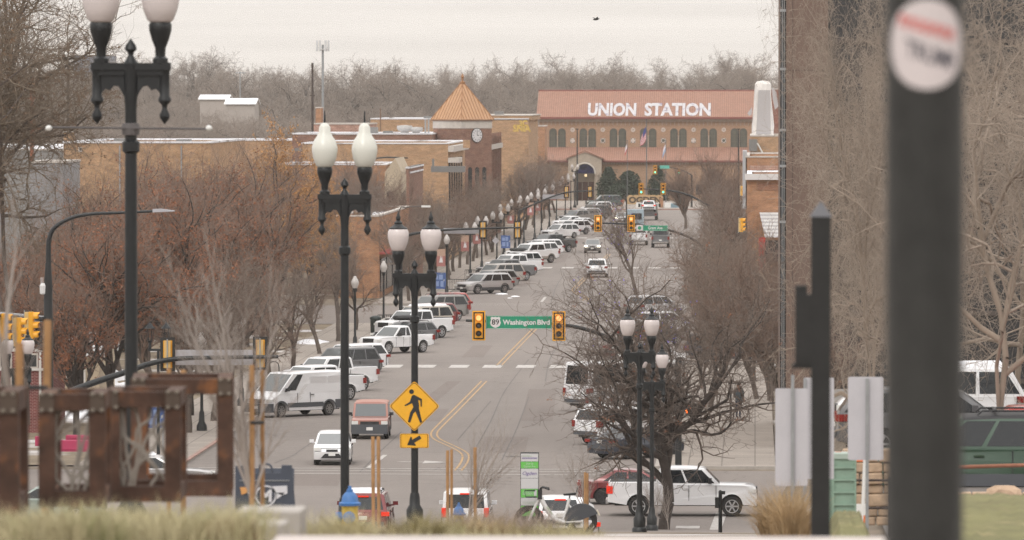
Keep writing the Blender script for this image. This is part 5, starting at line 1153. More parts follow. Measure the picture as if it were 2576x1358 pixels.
def house(name, label, px0, px1, pye, pyr, d, depth, wall, roof, base=0, windows=()):
    a, b = W(px0, pye, d), W(px1, pye, d); w = b.x - a.x; h = a.z - base; hr = W(px0, pyr, d).z - a.z; t = thing(name, label, 'house', ((a.x + b.x) / 2, d, base))
    q = MB(); q.box2((-w / 2, 0, -.5), (w / 2, depth, h)); q.poly([(-w / 2, 0, h), (-w / 2, depth, h), (-w / 2, depth / 2, h + hr)]); q.poly([(w / 2, 0, h), (w / 2, depth, h), (w / 2, depth / 2, h + hr)]); q.build('wall', wall, t)
    q = MB(); e = .3
    for s in (0, 1):
        y0, y1 = (-e, depth / 2) if s == 0 else (depth + e, depth / 2); z0 = h - e * hr / (depth / 2)
        q.add([(-w / 2 - e, y0, z0), (w / 2 + e, y0, z0), (w / 2 + e, y1, h + hr), (-w / 2 - e, y1, h + hr), (-w / 2 - e, y0, z0 + .15), (w / 2 + e, y0, z0 + .15), (w / 2 + e, y1, h + hr + .15), (-w / 2 - e, y1, h + hr + .15)], [(0, 1, 2, 3), (4, 5, 6, 7), (0, 1, 5, 4), (1, 2, 6, 5), (3, 0, 4, 7)])
    q.build('roof', roof, t)
    for k in range(max(1, int(w / 3))):
        x = -w / 2 + (k + .5) * w / max(1, int(w / 3)); f = MB(); f.box2((x - .55, -.06, h * .35), (x + .55, .02, h * .75)); f = f.build('window', WHITEW, t); g = MB(); g.box2((x - .45, -.07, h * .38), (x + .45, -.055, h * .72)); g.build('pane', DARKW, f)
    return t
house('house', 'small snow dusted dormer house above the grey stucco block', 170, 236, 398, 380, 600, 7, GRAYS, SNOW)
TANW = mat('house_tan', (.4, .36, .33), .9)
house('house', 'white roofed house left in the far trees', 503, 572, 250, 240, 1150, 9, TANW, SNOW, 1.0)
house('house', 'wide white roofed house right in the far trees', 568, 640, 262, 249, 1130, 10, TANW, SNOW, .5)
house('house', 'cream house with white eaves behind the tall lighting column', 130, 250, 892, 815, 372, 9, CREAM, SNOW)
t, w, h = block('blue_grey_building', 'blue grey commercial building on the horizon left of the nearest lamp globes', 185, 262, 139, 1560, 30, mat('blue_grey_siding', (.24, .27, .33), .8), base=prof(1560), windows=((192, 158, 200, 164), (212, 158, 220, 164), (232, 158, 240, 164)))
t, w, h = block('brick_shop', 'red brick shop with white trim at the left frame edge', -60, 112, 884, 335, 10, brick('brick_dark_red', (.2, .04, .035), (.16, .03, .028), (.38, .32, .3)), par=.3, coping=WHITEW, windows=((2, 893, 26, 922), (60, 893, 92, 922), (30, 945, 62, 985)))
pxbox(t, 335, -60, 112, 926, 932, -.08, .02, 'band', WHITEW); pxbox(t, 335, 98, 104, 886, 1010, -.06, .02, 'corner_board', WHITEW); pxbox(t, 335, -60, 100, 868, 884, 1, 8, 'awning_roof', mat('awning_dark', (.05, .06, .07), .8))
# the middle of the left side
t, w, h = block('brick_building', 'wide tan brick building with a snowy parapet below the clock tower', 760, 1168, 362, 690, 40, TAN, coping=SNOWR, x1=-31.2, windows=((826, 420, 858, 440),))
pxbox(t, 690, 1165, 1182, 352, 372, 0, .8, 'corner_pier', TAN); pxbox(t, 690, 735, 760, 372, 380, -.06, .02, 'vent', METALR)
for k in range(6): q = MB(); q.box2((w / 2 + .004, 2 + k * 5.5, 4), (w / 2 + .12, 3.8 + k * 5.5, h - 1.5)); q.build('window', DARKW, t)
q = MB(); q.box2((w / 2 + .004, -.1, h - 1.9), (w / 2 + 1.1, 8, h - 1.4)); q.box2((w / 2 + .004, 0, h - .8), (w / 2 + .6, 36, h - .2)); q.build('cornice', TRIM, t)
t, w, h = block('brick_building', 'lower brick building with a flat snowy roof and a cream gable end', 700, 972, 415, 642, 20, ORB, coping=SNOWR)
q = MB(); ox = t.location.x; A = W(970, 465, 642).x - ox; B = W(1012, 465, 642).x - ox; zz = lambda y: W(0, y, 642).z
q.box2((A, -1.5, -.2), (B, 14, zz(432))); q.add([(A, -1.5, zz(432)), (B, -1.5, zz(432)), (B, 14, zz(432)), (A, 14, zz(432)), ((A + B) / 2 + .2, -1.5, zz(397)), ((A + B) / 2 + .2, 14, zz(397))], [(0, 1, 4), (2, 3, 5), (0, 4, 5, 3), (1, 2, 5, 4)]); q.build('gable_end', CREAM, t)
q = MB(); q.box2((A + .2, -1.7, zz(505)), (A + .8, -1.49, zz(480))); q.build('window', DARKW, t)
t, w, h = block('brick_shop', 'low brick shop with thick roof snow and a grey parapet below the wide tan building', 1022, 1166, 424, 610, 26, BRB, coping=SNOWR, x1=-31.1)
pxbox(t, 612, 1080, 1166, 419, 434, 5, 6, 'roof_screen', METALR); pxbox(t, 610, 1083, 1088, 400, 420, 3, 3.2, 'vent_pipe', METALR)
t, w, h = block('shop_row', 'row of brick shops along the left pavement behind the banners', 900, 1090, 545, 560, 48, ORB, x1=-31, x0=-34.5, windows=())
for k in range(5): q = MB(); q.box2((w / 2 + .004, 1 + k * 9, .5), (w / 2 + .1, 8.5 + k * 9, 3.2)); q.build('shop_window', DARKW, t)
q = MB(); q.box2((w / 2 + .004, 0, 3.6), (w / 2 + 1.2, 47, 3.75)); q.build('awning', mat('awning_red', (.3, .06, .05), .8), t)
# clock tower, set corner on
COPPER = ribbed('copper_roof', (.5, .27, .12), (.4, .2, .085), .42, .45, .15, 'X', .06)
pt = W(1160, 303, 772); t = thing('clock_tower', 'brown brick clock tower with an orange pyramid roof', 'tower', (pt.x, 775.5, 0), R(45)); hw = 2.36; hE = pt.z
q = MB(); q.box2((-hw, -hw, -.2), (hw, hw, hE - .9)); q.build('wall', BRB, t); q = MB(); q.box2((-hw - .04, -hw - .04, hE - .9), (hw + .04, hw + .04, hE - .05)); q.build('band', TRIM, t)
q = MB(); q.box2((-hw - .16, -hw - .16, hE - .05), (hw + .16, hw + .16, hE + .1)); q.build('eaves', mat('eaves_brown', (.2, .11, .07), .7), t)
za = W(0, 204, 775).z
def pyr(side):
    q = MB(); e = hw + .2; n = 11
    base = [(-e, -e, hE + .1), (e, -e, hE + .1), (e, e, hE + .1), (-e, e, hE + .1)]; ap = (0, 0, za)
    for i in range(4): q.poly([base[i], base[(i + 1) % 4], ap], 0)
    for i in range(4):
        A, B = Vector(base[i]), Vector(base[(i + 1) % 4]); nn = ((B - A).cross(Vector(ap) - A)).normalized(); nn = nn if nn.z > 0 else -nn
        for k in range(1, n):
            s = A.lerp(B, k / n); f = 1 - abs(2 * k / n - 1); e_ = s.lerp(Vector(ap) + (s - (A + B) / 2) * 0, f) ; M_ = (A + B) / 2; e_ = s + (Vector(ap) - M_) * f
            q.tube([s + nn * .02, e_ + nn * .02], .035, 4, 1)
        q.tube([A + Vector((0, 0, .03)), Vector(ap) + Vector((0, 0, .03))], .05, 5, 1)
    return q
pyr(0).build('roof', [mat('copper_sheet', (.47, .275, .15), .5, .1, (.7, .07)), mat('copper_seam', (.34, .16, .07), .5, .1)], t)
q = MB(); q.lathe([(.3, za - .25), (.3, za - .05), (.08, za), (.12, za + .35), (.2, za + .5), (.02, za + .9)], n=8); q.build('finial', mat('copper_seam', (.34, .16, .07)), t)
CLK = mat('clock_face', (.62, .61, .62), .5)
for sx in (1, -1):          # right-hand and left-hand street faces: the clock sits on the right one
    if sx == -1: continue
    q = MB(); zc = W(0, 340, 773).z; n = 24
    q.lathe([(.84, hw + .02), (.84, hw + .1), (.76, hw + .1)], (0, 0, 0), n, 1, 'X'); q.lathe([(.77, hw + .09), (.77, hw + .115)], (0, 0, 0), n, 0, 'X')
    for k in range(12): a = k * math.pi / 6; q.box((hw + .12, .58 * math.sin(a), .58 * math.cos(a)), (.02, .06, .2), 1, Matrix.Rotation(-a, 3, 'X'))
    q.box((hw + .13, 0, .22), (.02, .05, .45), 1); q.box((hw + .13, .15, 0), (.02, .3, .06), 1)
    q.v = [(y_, -x_, z_ + zc) for x_, y_, z_ in [(v[1], v[0], v[2]) for v in q.v]] if False else [(v[0], v[1], v[2] + zc) for v in q.v]
    M90 = Matrix.Rotation(R(-90), 4, 'Z'); q.xf(Matrix.Identity(4))
    c = q.build('clock', [CLK, INK], t); CLOCK = c
# the tower's two faces seen are its -x and -y sides turned 45 deg: move the clock to the right-hand one
CLOCK.rotation_euler = (0, 0, R(-90))
for x in (-1.0, .1, 1.2):
    q = MB(); q.prism([(x - .3, 5), (x + .3, 5), (x + .3, hE - 5.6)] + [(x + .3 * math.cos(a), hE - 5.6 + .3 * math.sin(a)) for a in [math.pi * i / 6 for i in range(1, 6)]] + [(x - .3, hE - 5.6)], -hw - .03, -hw + .03); q.build('window', DARKW, t)
t, w, h = block('brick_building', 'brown brick building with tall piers running behind the clock tower', 1060, 1232, 346, 778, 52, BRB, x1=-31.05, x0=-45)
for k in range(9): q = MB(); q.box2((w / 2 + .004, 1 + k * 5.6, .3), (w / 2 + .25, 1.9 + k * 5.6, h + .4)); q.build('pier', BRB, t)
for k in range(8): q = MB(); q.box2((w / 2 + .004, 2.6 + k * 5.6, 3), (w / 2 + .08, 6 + k * 5.6, h - 2)); q.build('window', DARKW, t)
q = MB(); q.box2((w / 2 + .26, 0, h - 1.5), (w / 2 + .3, 50, h - .9)); q.build('band', TRIM, t)
pxbox(t, 778, 1180, 1186, 316, 346, 2, 2.6, 'vent_pipe', WHITEW)
t, w, h = block('painted_brick_building', 'long brick building with faded yellow wall lettering beyond the clock tower', 932, 1336, 300, 905, 40, TAN, coping=SNOWR, x1=-30.2)
pxbox(t, 905, 1160, 1336, 291, 302, .0, 39, 'upper_wall', TAN); pxbox(t, 905, 1158, 1338, 288.5, 291, -.06, 39.2, 'upper_coping', TRIM)
YL = mat('faded_yellow', (.6, .42, .1), .9, noise=(2, .2, (.42, .27, .15), 3, .55)); q = MB(); k = 18.9; put_text(q, 'SNIA', .85, (W(1313, 329, 905).x - t.location.x, -.02, W(0, 330, 905).z), 0, width=2.35, bold=.04); put_text(q, '3C', .7, (W(1316, 316, 905).x - t.location.x, -.02, W(0, 316, 905).z), 0, width=1.15, bold=.04); q.build('wall_lettering', YL, t)
pxbox(t, 905, 1060, 1078, 292, 300, 6, 8, 'roof_unit', METALR); pxbox(t, 905, 1240, 1262, 280, 290, 6, 8, 'roof_unit', METALR)
t, w, h = block('white_roofed_shop', 'long low shop with roof vents and snow left of the clock tower', 735, 1086, 338, 765, 30, BRB, par=.2, coping=SNOWR)
for px, wv, hv in ((1018, .9, 1.0), (1047, .8, .8)):
    A = W(px, 338, 768); q = MB(); q.lathe([(wv * .5, -.1), (wv * .5, hv * .35), (wv * .85, hv * .45), (wv, hv * .7), (wv * .95, hv), (.1, hv + .05)], (A.x - t.location.x, 3, A.z), 12); q.build('roof_vent', mat('vent_pale', (.45, .44, .43), .6), t)
pxbox(t, 768, 915, 948, 320, 336, 4, 6, 'roof_unit', METALR); pxbox(t, 768, 962, 985, 329, 337, 4, 6, 'roof_unit', METALR); pxbox(t, 768, 1068, 1072, 300, 336, 3, 3.2, 'vent_pipe', STEEL); pxbox(t, 768, 1076, 1080, 298, 336, 3, 3.2, 'vent_pipe', STEEL)
block('pink_brick_building', 'pinkish painted brick wall building left of the roof vents', 784, 926, 313, 850, 20, PINKB)
block('brick_kiosk', 'narrow orange brick stair tower beside the dark wooden pole', 794, 808, 272, 870, 4, ORB)
block('snowy_roof_shop', 'flat snowy roofed shop seen left of the dark wooden pole', 540, 740, 354, 780, 24, TAN, par=.2, coping=SNOWR)
block('storefront', 'pale storefront row along the left pavement nearest the station', 1290, 1376, 352, 925, 42, CREAM, x1=-30.9, x0=-44)
block('storefront', 'low tiled shop between the painted wall and the station', 1330, 1360, 318, 985, 12, ORB, x1=-30.5, x0=-38)
# right side of the street
t, w, h = block('brick_building', 'orange brick corner building with a white cornice and a striped awning on the right', 1880, 1963, 447, 545, 40, ORB, x1=14, coping=SNOW, par=.8)
pxbox(t, 545, 1874, 1963, 437, 452, -.5, .02, 'cornice', mat('white_cornice', (.6, .58, .57), .7)); pxbox(t, 545, 1898, 1904, 505, 640, -.12, .02, 'pier', ORB)
q = MB(); o = t.location
for k in range(14):
    A, B = W(1911, 0, 545).x - o.x, W(1968, 0, 545).x - o.x; z0 = W(0, 533, 545).z; z1 = W(0, 596, 543).z; f0, f1 = k / 14, (k + 1) / 14
    q.poly([(A + .15 * f0 * 3, -.05 - 1.6 * f0, z0 + (z1 - z0) * f0), (B, -.05 - 1.6 * f0, z0 + (z1 - z0) * f0), (B, -.05 - 1.6 * f1, z0 + (z1 - z0) * f1), (A + .15 * f1 * 3, -.05 - 1.6 * f1, z0 + (z1 - z0) * f1)], k % 2)
q.build('awning', [mat('awning_white', (.55, .54, .53), .8, noise=(1, .12)), mat('awning_grey', (.38, .37, .37), .8)], t)
for (a, b, c, d_) in ((1912, 604, 1960, 660),): pxbox(t, 545, a, c, b, d_, -.04, .02, 'shop_window', DARKW)
pxbox(t, 545, 1906, 1958, 460, 478, -.06, .02, 'brick_panel', brick('brick_panel', (.3, .13, .07), (.26, .11, .06), (.3, .24, .2)))
t, w, h = block('brick_building', 'older brick building with a stepped parapet behind the white cornice', 1876, 1963, 396, 640, 40, ORB, x1=14)
pxbox(t, 640, 1886, 1963, 416, 428, -.07, .02, 'band', PINKB); q = MB(); A = W(1876, 380, 640); q.box2((A.x - t.location.x - .3, 0, 6), (A.x - t.location.x + .1, 12, A.z)); q.build('side_sign', mat('grey_sign_panel', (.38, .38, .39), .7), t)
t, w, h = block('tan_building', 'tan brick building carrying the tarpaulin wrapped turret', 1888, 1963, 343, 760, 30, TAN, x1=14)
pxbox(t, 760, 1884, 1905, 350, 380, -1.2, .02, 'rooftop_box', METALR); q = MB(); A, B = W(1905, 380, 758), W(1935, 415, 758); q.tube([(A.x - t.location.x, -2, A.z + .9), (B.x - t.location.x, -2, B.z)], .09, 6); q.tube([(A.x - t.location.x + .9, -2, B.z + .6), (B.x - t.location.x + 1, -2, B.z + 1.4)], .06, 6); q.build('roof_strut', WHITEW, t)
block('brick_building', 'dark red brick building behind the wrapped turret', 1940, 1990, 225, 800, 20, REDB_, x1=14)
t = thing('wrapped_turret', 'roof turret wrapped in torn white tarpaulin', 'turret', (W(1919, 343, 762).x, 764, W(0, 343, 762).z)); q = MB(); rg = random.Random(3); n = 20; prof_ = [(1.45, 0), (1.4, 1.2), (1.28, 2.6), (1.15, 4.0), (1.1, 5.2), (1.05, 5.9), (.8, 6.2), (.1, 6.25)]
for r, z in prof_:
    for j in range(n):
        a = 2 * math.pi * j / n; sq = 1 / max(abs(math.cos(a)), abs(math.sin(a))) ** .8; k = r * sq * .82 * (1 + rg.uniform(-.05, .05)) * (1 + .07 * math.sin(j * 2.2 + z)); q.v.append((k * math.cos(a), k * math.sin(a), z + rg.uniform(-.05, .05)))
for i in range(len(prof_) - 1):
    for j in range(n): q.f.append((i * n + j, i * n + (j + 1) % n, (i + 1) * n + (j + 1) % n, (i + 1) * n + j)); q.m.append(0)
TARP = mat('tarpaulin', (.72, .69, .66), .6, noise=(.9, .12)); q.build('tarpaulin', TARP, t, 30)
q = MB(); q.add([(1.0, -1.25, 5.6), (1.5, -1.3, 5.0), (1.75, -1.2, 3.4), (1.35, -1.3, 3.0), (1.1, -1.32, 4.2)], [(0, 1, 2, 3, 4)]); q.add([(-1.2, -1.2, 3.3), (-1.75, -1.2, 2.6), (-1.5, -1.22, 2.3), (-1.25, -1.25, 2.5)], [(0, 1, 2, 3)]); q.add([(.1, -1.32, .3), (.9, -1.35, .3), (.8, -1.3, 5.2), (-.5, -1.3, 5.2), (-.75, -1.36, .3)], [(0, 1, 2, 3, 4)], 0); q.build('loose_flap', mat('tarpaulin_grey', (.42, .4, .4), .6), t)
p = W(1949, 565, 500); q = MB(); q.box((0, 0, 0), (.45, .2, 1.3)); q.box((0, 0, -1.5), (.5, .22, 1.3)); q.box((.05, 0, -3.2), (.3, .2, .9)); tag(q.build('banner', REDB, None, 0, (W(1917, 625, 480).x, 480, W(0, 618, 480).z)), 'red vertical blade sign below the striped awning', 'sign')
# dark tower at the right
BRCON = mat('brown_concrete', (.155, .104, .082), .85, noise=(.5, .1)); DG = mat('tower_glass', (.026, .026, .028), .2, spec=.6)
xl = W(1963, 0, 320).x; t = thing('office_tower', 'brown concrete and dark glass office tower behind the pale trees', 'office building', (xl, 320, 0)); HT = 34
x1 = W(1978, 0, 320).x - xl; x2 = W(2083, 0, 320).x - xl
q = MB(); q.box2((x1, 0, -.2), (x2, .6, HT)); q.box2((0, .9, -.2), (16, 26, HT)); q.build('wall', BRCON, t)
q = MB(); q.box2((0, .2, 0), (x1 - .004, .89, HT)); q.box2((x2 + .004, .3, 0), (16, .89, HT)); q.build('window_wall', DG, t)
q = MB()
for z in [3.2 * k for k in range(1, 11)]: q.box2((x2 + .01, .12, z), (16, .295, z + .22))
q.build('floor_band', mat('floor_band_dark', (.075, .06, .052), .7), t)
q = MB()
for py in (30, 177, 330, 420, 560): z = W(0, py, 320).z; q.box2((-.03, .1, z), (x1 - .01, .195, z + .12))
for x in (.08, .17): q.box2((x, .11, 0), (x + .03, .19, HT))
q.build('steel_trim', STEEL, t)
q = MB(); z = W(0, 177, 320).z; q.box2((x1, -.012, z - .02), (x2, -.003, z + .02)); q.box2(((x1 * .75 + x2 * .25) - 0.2, -.012, 0), (x1 * .75 + x2 * .25 - .17, -.003, HT)); q.build('panel_joint', mat('joint_dark', (.08, .055, .045), .9), t)
# ================================================================== the station
PANT = ribbed('roof_pantiles', (.33, .18, .125), (.25, .125, .09), .34, .85, 0, 'X', .1); SBR = brick('brick_station', (.38, .24, .15), (.32, .19, .115), (.34, .27, .22), (.25, .08), (.3, .1)); STONE = mat('station_stone', (.36, .3, .24), .85, noise=(1.2, .1)); FASC = mat('eaves_red', (.22, .075, .06), .7)
ARCHG = mat('station_glass', (.075, .078, .062), .3, noise=(1.5, .25)); TERRA = mat('terracotta_white', (.55, .5, .46), .8, noise=(4, .1))
Y0 = 1080.0; A = W(1356, 297, Y0); xL = A.x; zE = A.z; xR = xL + 40.5; t = thing('train_station', 'tan brick railway station with a red tiled roof carrying large white letters', 'station', (xL, Y0, 0)); Lw = xR - xL
def SX(px): return W(px, 0, Y0).x - xL
def SZ(py, d=Y0): return W(0, py, d).z
zr = SZ(231, Y0 + 11); zl = SZ(372)
q = MB(); q.box2((0, 0, 0), (Lw, 22, zE - .1)); q.poly([(0, 0, zE - .1), (0, 22, zE - .1), (0, 11, zr - .2)]); q.poly([(Lw, 0, zE - .1), (Lw, 22, zE - .1), (Lw, 11, zr - .2)]); q.build('hall_wall', SBR, t)
q = MB()
for s in (0, 1):
    y0, y1 = ((-.7, 11) if s == 0 else (22.7, 11)); z0 = zE - .0
    q.add([(-.4, y0, z0), (Lw + .4, y0, z0), (Lw + .4, y1, zr), (-.4, y1, zr), (-.4, y0, z0 + .18), (Lw + .4, y0, z0 + .18), (Lw + .4, y1, zr + .18), (-.4, y1, zr + .18)], [(0, 1, 2, 3), (4, 5, 6, 7), (0, 1, 5, 4), (1, 2, 6, 5), (3, 0, 4, 7)])
roof = q.build('roof', PANT, t)
q = MB(); q.tube([(-.4, 11, zr + .2), (Lw + .4, 11, zr + .2)], .14, 6); q.build('ridge', FASC, roof)
q = MB(); q.box2((-.45, -.86, zE - .12), (Lw + .45, -.7, zE + .2)); q.build('eaves', FASC, t)
# big letters lying on the roof slope
slope = Matrix.Translation((0, -.7, zE + .18)) @ Matrix.Rotation(math.atan2(zr - zE, 11.7) - R(90), 4, 'X')
sl = math.hypot(11.7, zr - zE); q = MB(); zb = (SZ(292.5, Y0 + 1) - zE) ; 
hs = (297 - 293) / (297 - 231) * sl; hcap = (293 - 264) / (297 - 231) * sl
for s, a, b in (('UNION', 1478, 1600), ('STATION', 1621, 1788)):
    vs, fs = text(s, hcap, bold=.04, width=SX(b) - SX(a)); cx = (SX(a) + SX(b)) / 2
    q.add([(v[0] + cx, -.05, v[2] + hs) for v in vs], fs)
q.xf(slope); q.build('roof_lettering', mat('letter_white', (.5, .49, .5), .7, noise=(.9, .08, (.26, .22, .28), .8, .56)), t)
# arched corbel table
q = MB(); n = 62
for k in range(n):
    x = (k + .5) * Lw / n; w = Lw / n * .42
    q.prism([(x - w - .06, zE - .35), (x + w + .06, zE - .35), (x + w + .06, zE - .5)] + [(x + w * math.cos(a), zE - .75 + w * .8 * math.sin(a)) for a in [math.pi * i / 6 for i in range(7)]] + [(x - w - .06, zE - .5)], -.2, -.004)
    q.box2((x - Lw / n / 2 - .06, -.2, zE - 1.15), (x - Lw / n / 2 + .06, -.004, zE - .75))
q.box2((0, -.24, zE - .36), (Lw, -.003, zE - .12)); q.build('corbel_table', STONE, t)
# window pairs and terracotta medallions
p0, pitch = 1383.3, 76.1
def arch_poly(x0, x1, z0, z1): r = (x1 - x0) / 2; return [(x0, z0), (x1, z0)] + [((x0 + x1) / 2 + r * math.cos(a), z1 - r + r * math.sin(a)) for a in [math.pi * i / 10 for i in range(11)]]
for i in range(8):
    for a, b in ((0, 16), (22.2, 38.4)):
        x0, x1 = SX(p0 + i * pitch + a), SX(p0 + i * pitch + b)
        f = MB(); o_ = arch_poly(x0 - .1, x1 + .1, zl + .1, SZ(324) + .12); f.prism(o_, -.03, .02); f = f.build('window', mat('window_frame_brown', (.09, .08, .065), .7), t)
        g = MB(); g.prism(arch_poly(x0, x1, zl + .12, SZ(325)), -.05, -.032); g = g.build('pane', ARCHG, f)
        g = MB(); xm = (x0 + x1) / 2
        for dx in (-.22, 0, .22): g.box2((xm + dx - .025, -.075, zl + .12), (xm + dx + .025, -.052, SZ(329)))
        for z in (.9, 1.8): g.box2((x0, -.076, zl + .12 + z), (x1, -.052, zl + .16 + z))
        g.build('glazing_bar', mat('glazing_bar', (.17, .15, .11), .7), f)
    xm = SX(p0 + i * pitch + 19.2); q = MB(); q.lathe([(.13, zl + .1), (.11, zl + .3), (.11, SZ(342)), (.17, SZ(340))], (xm, -.1, 0), 8); q.build('column', STONE, t)
    xm = SX(p0 + i * pitch + 57.2)
    if xm > Lw - .6: continue
    q = MB(); q.lathe([(.36, -.06), (.36, -.004)], (xm, 0, SZ(326)), 12, 0, 'Y'); q.lathe([(.14, -.09), (.14, -.05)], (xm, 0, SZ(326)), 10, 1, 'Y')
    for k in range(8): a_ = k * math.pi / 4; q.box((xm + .25 * math.cos(a_), -.068, SZ(326) + .25 * math.sin(a_)), (.09, .02, .09), 1)
    q.build('round_medallion', [TERRA, STONE], t)
    q = MB(); z = SZ(353); q.box((xm, -.03, z), (.74, .06, .74), 0); rr = Matrix.Rotation(R(45), 3, 'Y'); q.box((xm, -.064, z), (.42, .02, .42), 1 if i % 2 else 0, rr)
    for k in range(4): a_ = R(45) + k * math.pi / 2; q.box((xm + .36 * math.cos(a_), -.066, z + .36 * math.sin(a_)), (.16, .02, .16), 1)
    q.build('square_medallion', [TERRA, ARCHG], t)
# lower front wing
yF = -9.0; dF = Y0 + yF; zF = SZ(405, dF)
q = MB(); q.box2((SX(1300), yF, 0), (Lw, -.01, zF)); q.build('wing_wall', SBR, t)
q = MB(); a, b = SX(1300) - .3, Lw + .3; q.add([(a, yF - .6, zF - .05), (b, yF - .6, zF - .05), (b, -.02, zl), (a, -.02, zl), (a, yF - .6, zF + .12), (b, yF - .6, zF + .12), (b, -.02, zl + .16), (a, -.02, zl + .16)], [(0, 1, 2, 3), (4, 5, 6, 7), (0, 1, 5, 4), (1, 2, 6, 5), (3, 0, 4, 7)]); q.build('wing_roof', PANT, t)
q = MB(); q.box2((a, yF - .74, zF - .14), (b, yF - .6, zF + .14)); q.build('eaves', FASC, t)
q = MB(); n = 70
for k in range(n): x = SX(1520) + k * (Lw - SX(1520)) / n; q.box2((x, yF - .3, zF - .5), (x + .16, yF - .003, zF - .2))
q.build('corbel_table', STONE, t)
for px in (1552, 1674, 1800):      # pierced square grilles
    q = MB(); x = SX(px) * dF / Y0; 
    for i_ in range(5):
        for j_ in range(3):
            if (i_ + j_) % 2 == 0 or j_ != 1: q.box((x + (i_ - 2) * .2, yF - .01, SZ(429, dF) + (j_ - 1) * .2), (.13, .03, .12), 0)
    q.build('wall_grille', ARCHG, t)
for px in (1548, 1606, 1690, 1760):
    q = MB(); x = SX(px); q.box2((x - .5, yF - .03, 1.0), (x + .5, yF + .02, 2.6)); q.build('window', DARKW, t)
# entrance porch with an arch
yP = yF - 3.0; dP = Y0 + yP; cx = SX(1476); hw_ = 42 / F * dP; zap = SZ(380, dP); zsh = SZ(398, dP); zs = SZ(436, dP); r = 24.5 / F * dP; zg = .1
outl = [(cx - hw_, zg), (cx - r, zg), (cx - r, zs)] + [(cx - r * math.cos(a), zs + r * math.sin(a)) for a in [math.pi * i / 12 for i in range(1, 12)]] + [(cx + r, zs), (cx + r, zg), (cx + hw_, zg), (cx + hw_, zsh), (cx, zap - .15), (cx - hw_, zsh)]
q = MB(); q.prism(outl, yP, yF - .01); q.build('porch', STONE, t)
q = MB()
for s in (-1, 1):
    x0, x1 = cx + s * (hw_ + .35), cx; z0, z1 = zsh - .12, zap; q.add([(x0, yP - .3, z0), (x1, yP - .3, z1), (x1, yF + 4.4, z1), (x0, yF + 1.5, z0), (x0, yP - .3, z0 + .2), (x1, yP - .3, z1 + .2), (x1, yF + 4.4, z1 + .2), (x0, yF + 1.5, z0 + .2)], [(0, 1, 2, 3), (4, 5, 6, 7), (0, 1, 5, 4), (1, 2, 6, 5), (3, 0, 4, 7)])
q.build('porch_roof', PANT, t)
q = MB(); n = 12; pts = [(cx - (r + .12) * math.cos(a), yP - .06, zs + (r + .12) * math.sin(a)) for a in [math.pi * i / n for i in range(n + 1)]]; q.tube(pts, .14, 6); q.build('arch_moulding', TRIM, t)
for s in (-1, 1): q = MB(); q.lathe([(.34, .1), (.34, .5), (.25, .6), (.24, zs - .5), (.36, zs - .25), (.36, zs)], (cx + s * (r + .42), yP - .12, 0), 12); q.build('column', STONE, t)
q = MB(); q.box2((cx - r + .05, yF - .06, .1), (cx + r - .05, yF - .02, zs)); q.build('entrance_recess', STONE, t)
q = MB(); q.prism([(cx - r + .05, zs), (cx + r - .05, zs)] + [(cx + (r - .05) * math.cos(a), zs + (r - .05) * math.sin(a)) for a in [math.pi * i / 12 for i in range(1, 12)]], yF - .07, yF - .03); q.build('fanlight', mat('mural_blue', (.07, .07, .28), .6, noise=(2, .5)), t)
for s in (-1, 0, 1): q = MB(); q.box2((cx + s * .95 - .42, yF - .1, .1), (cx + s * .95 + .42, yF - .062, 3.0)); q.build('door', mat('door_brown', (.1, .045, .03), .6), t)
q = MB(); q.box((cx + .1, yF - .9, zs - .3), (.35, .3, .4)); q.build('hanging_lamp', mat('lamp_warm', (1, .75, .45), .5, emit=.8), t)
# flagpoles and flags
def pole(label, px, py, d, r=.07):
    p = W(px, py, d); m = MB(); m.tube([(0, 0, 0), (0, 0, p.z)], [r, r * .6], 8); m.lathe([(.02, p.z), (.1, p.z + .06), (.1, p.z + .16), (.02, p.z + .22)], n=8); return tag(m.build('flagpole', mat('pole_grey', (.11, .11, .115), .5), None, 40, (p.x, d, .1)), label, 'flagpole')
pole('tallest flagpole in the middle, before the station', 1626.5, 303, 1045, .11); pole('short flagpole left of the tallest one', 1578, 357, 1046); pole('short flagpole right of the tallest one', 1675, 357, 1046)
def flag(label, pts, d, mats, cells):
    """hanging cloth between the mast edge and the fly, in picture points: columns of (top, bottom)"""
    m = MB(); n = len(pts) - 1; K = 13
    def P(u, v, i): a, b = Vector(pts[i][0]), Vector(pts[i][1]); q = a.lerp(b, v); w = W(q.x, q.y, d); return (w.x, d + .12 * math.sin(i * 2.1 + v * 3), w.z)
    for i in range(n):
        for k in range(K): m.poly([P(0, k / K, i), P(0, (k + 1) / K, i), P(0, (k + 1) / K, i + 1), P(0, k / K, i + 1)], cells(i / n, k))
    return tag(m.build('flag', mats), label, 'flag')
FR = mat('flag_red', (.45, .05, .06), .8); FW = mat('flag_white', (.62, .58, .6), .8); FB = mat('flag_blue', (.05, .06, .2), .8)
flag('striped red and white flag with a blue corner hanging from the tallest pole', [((1625, 318), (1625.5, 350)), ((1621, 324), (1622, 358)), ((1617, 334), (1617.5, 364)), ((1613, 345), (1612, 366)), ((1611, 352), (1610, 369))], 1044.7, [FR, FW, FB], lambda u, k: 2 if (u < .45 and k < 6) else k % 2)
flag('small pale flag on the left short pole', [((1577.5, 361), (1577, 378)), ((1574.5, 366), (1573.5, 388)), ((1573, 372), (1571.5, 392))], 1045.8, [FW, FR], lambda u, k: 1 if k > 8 else 0)
flag('small pale blue flag on the right short pole', [((1674.5, 362), (1674, 380)), ((1670, 370), (1669, 392)), ((1667.5, 378), (1666, 400))], 1045.8, [FW, mat('flag_pale_blue', (.25, .35, .5), .8)], lambda u, k: 1 if k > 6 else 0)
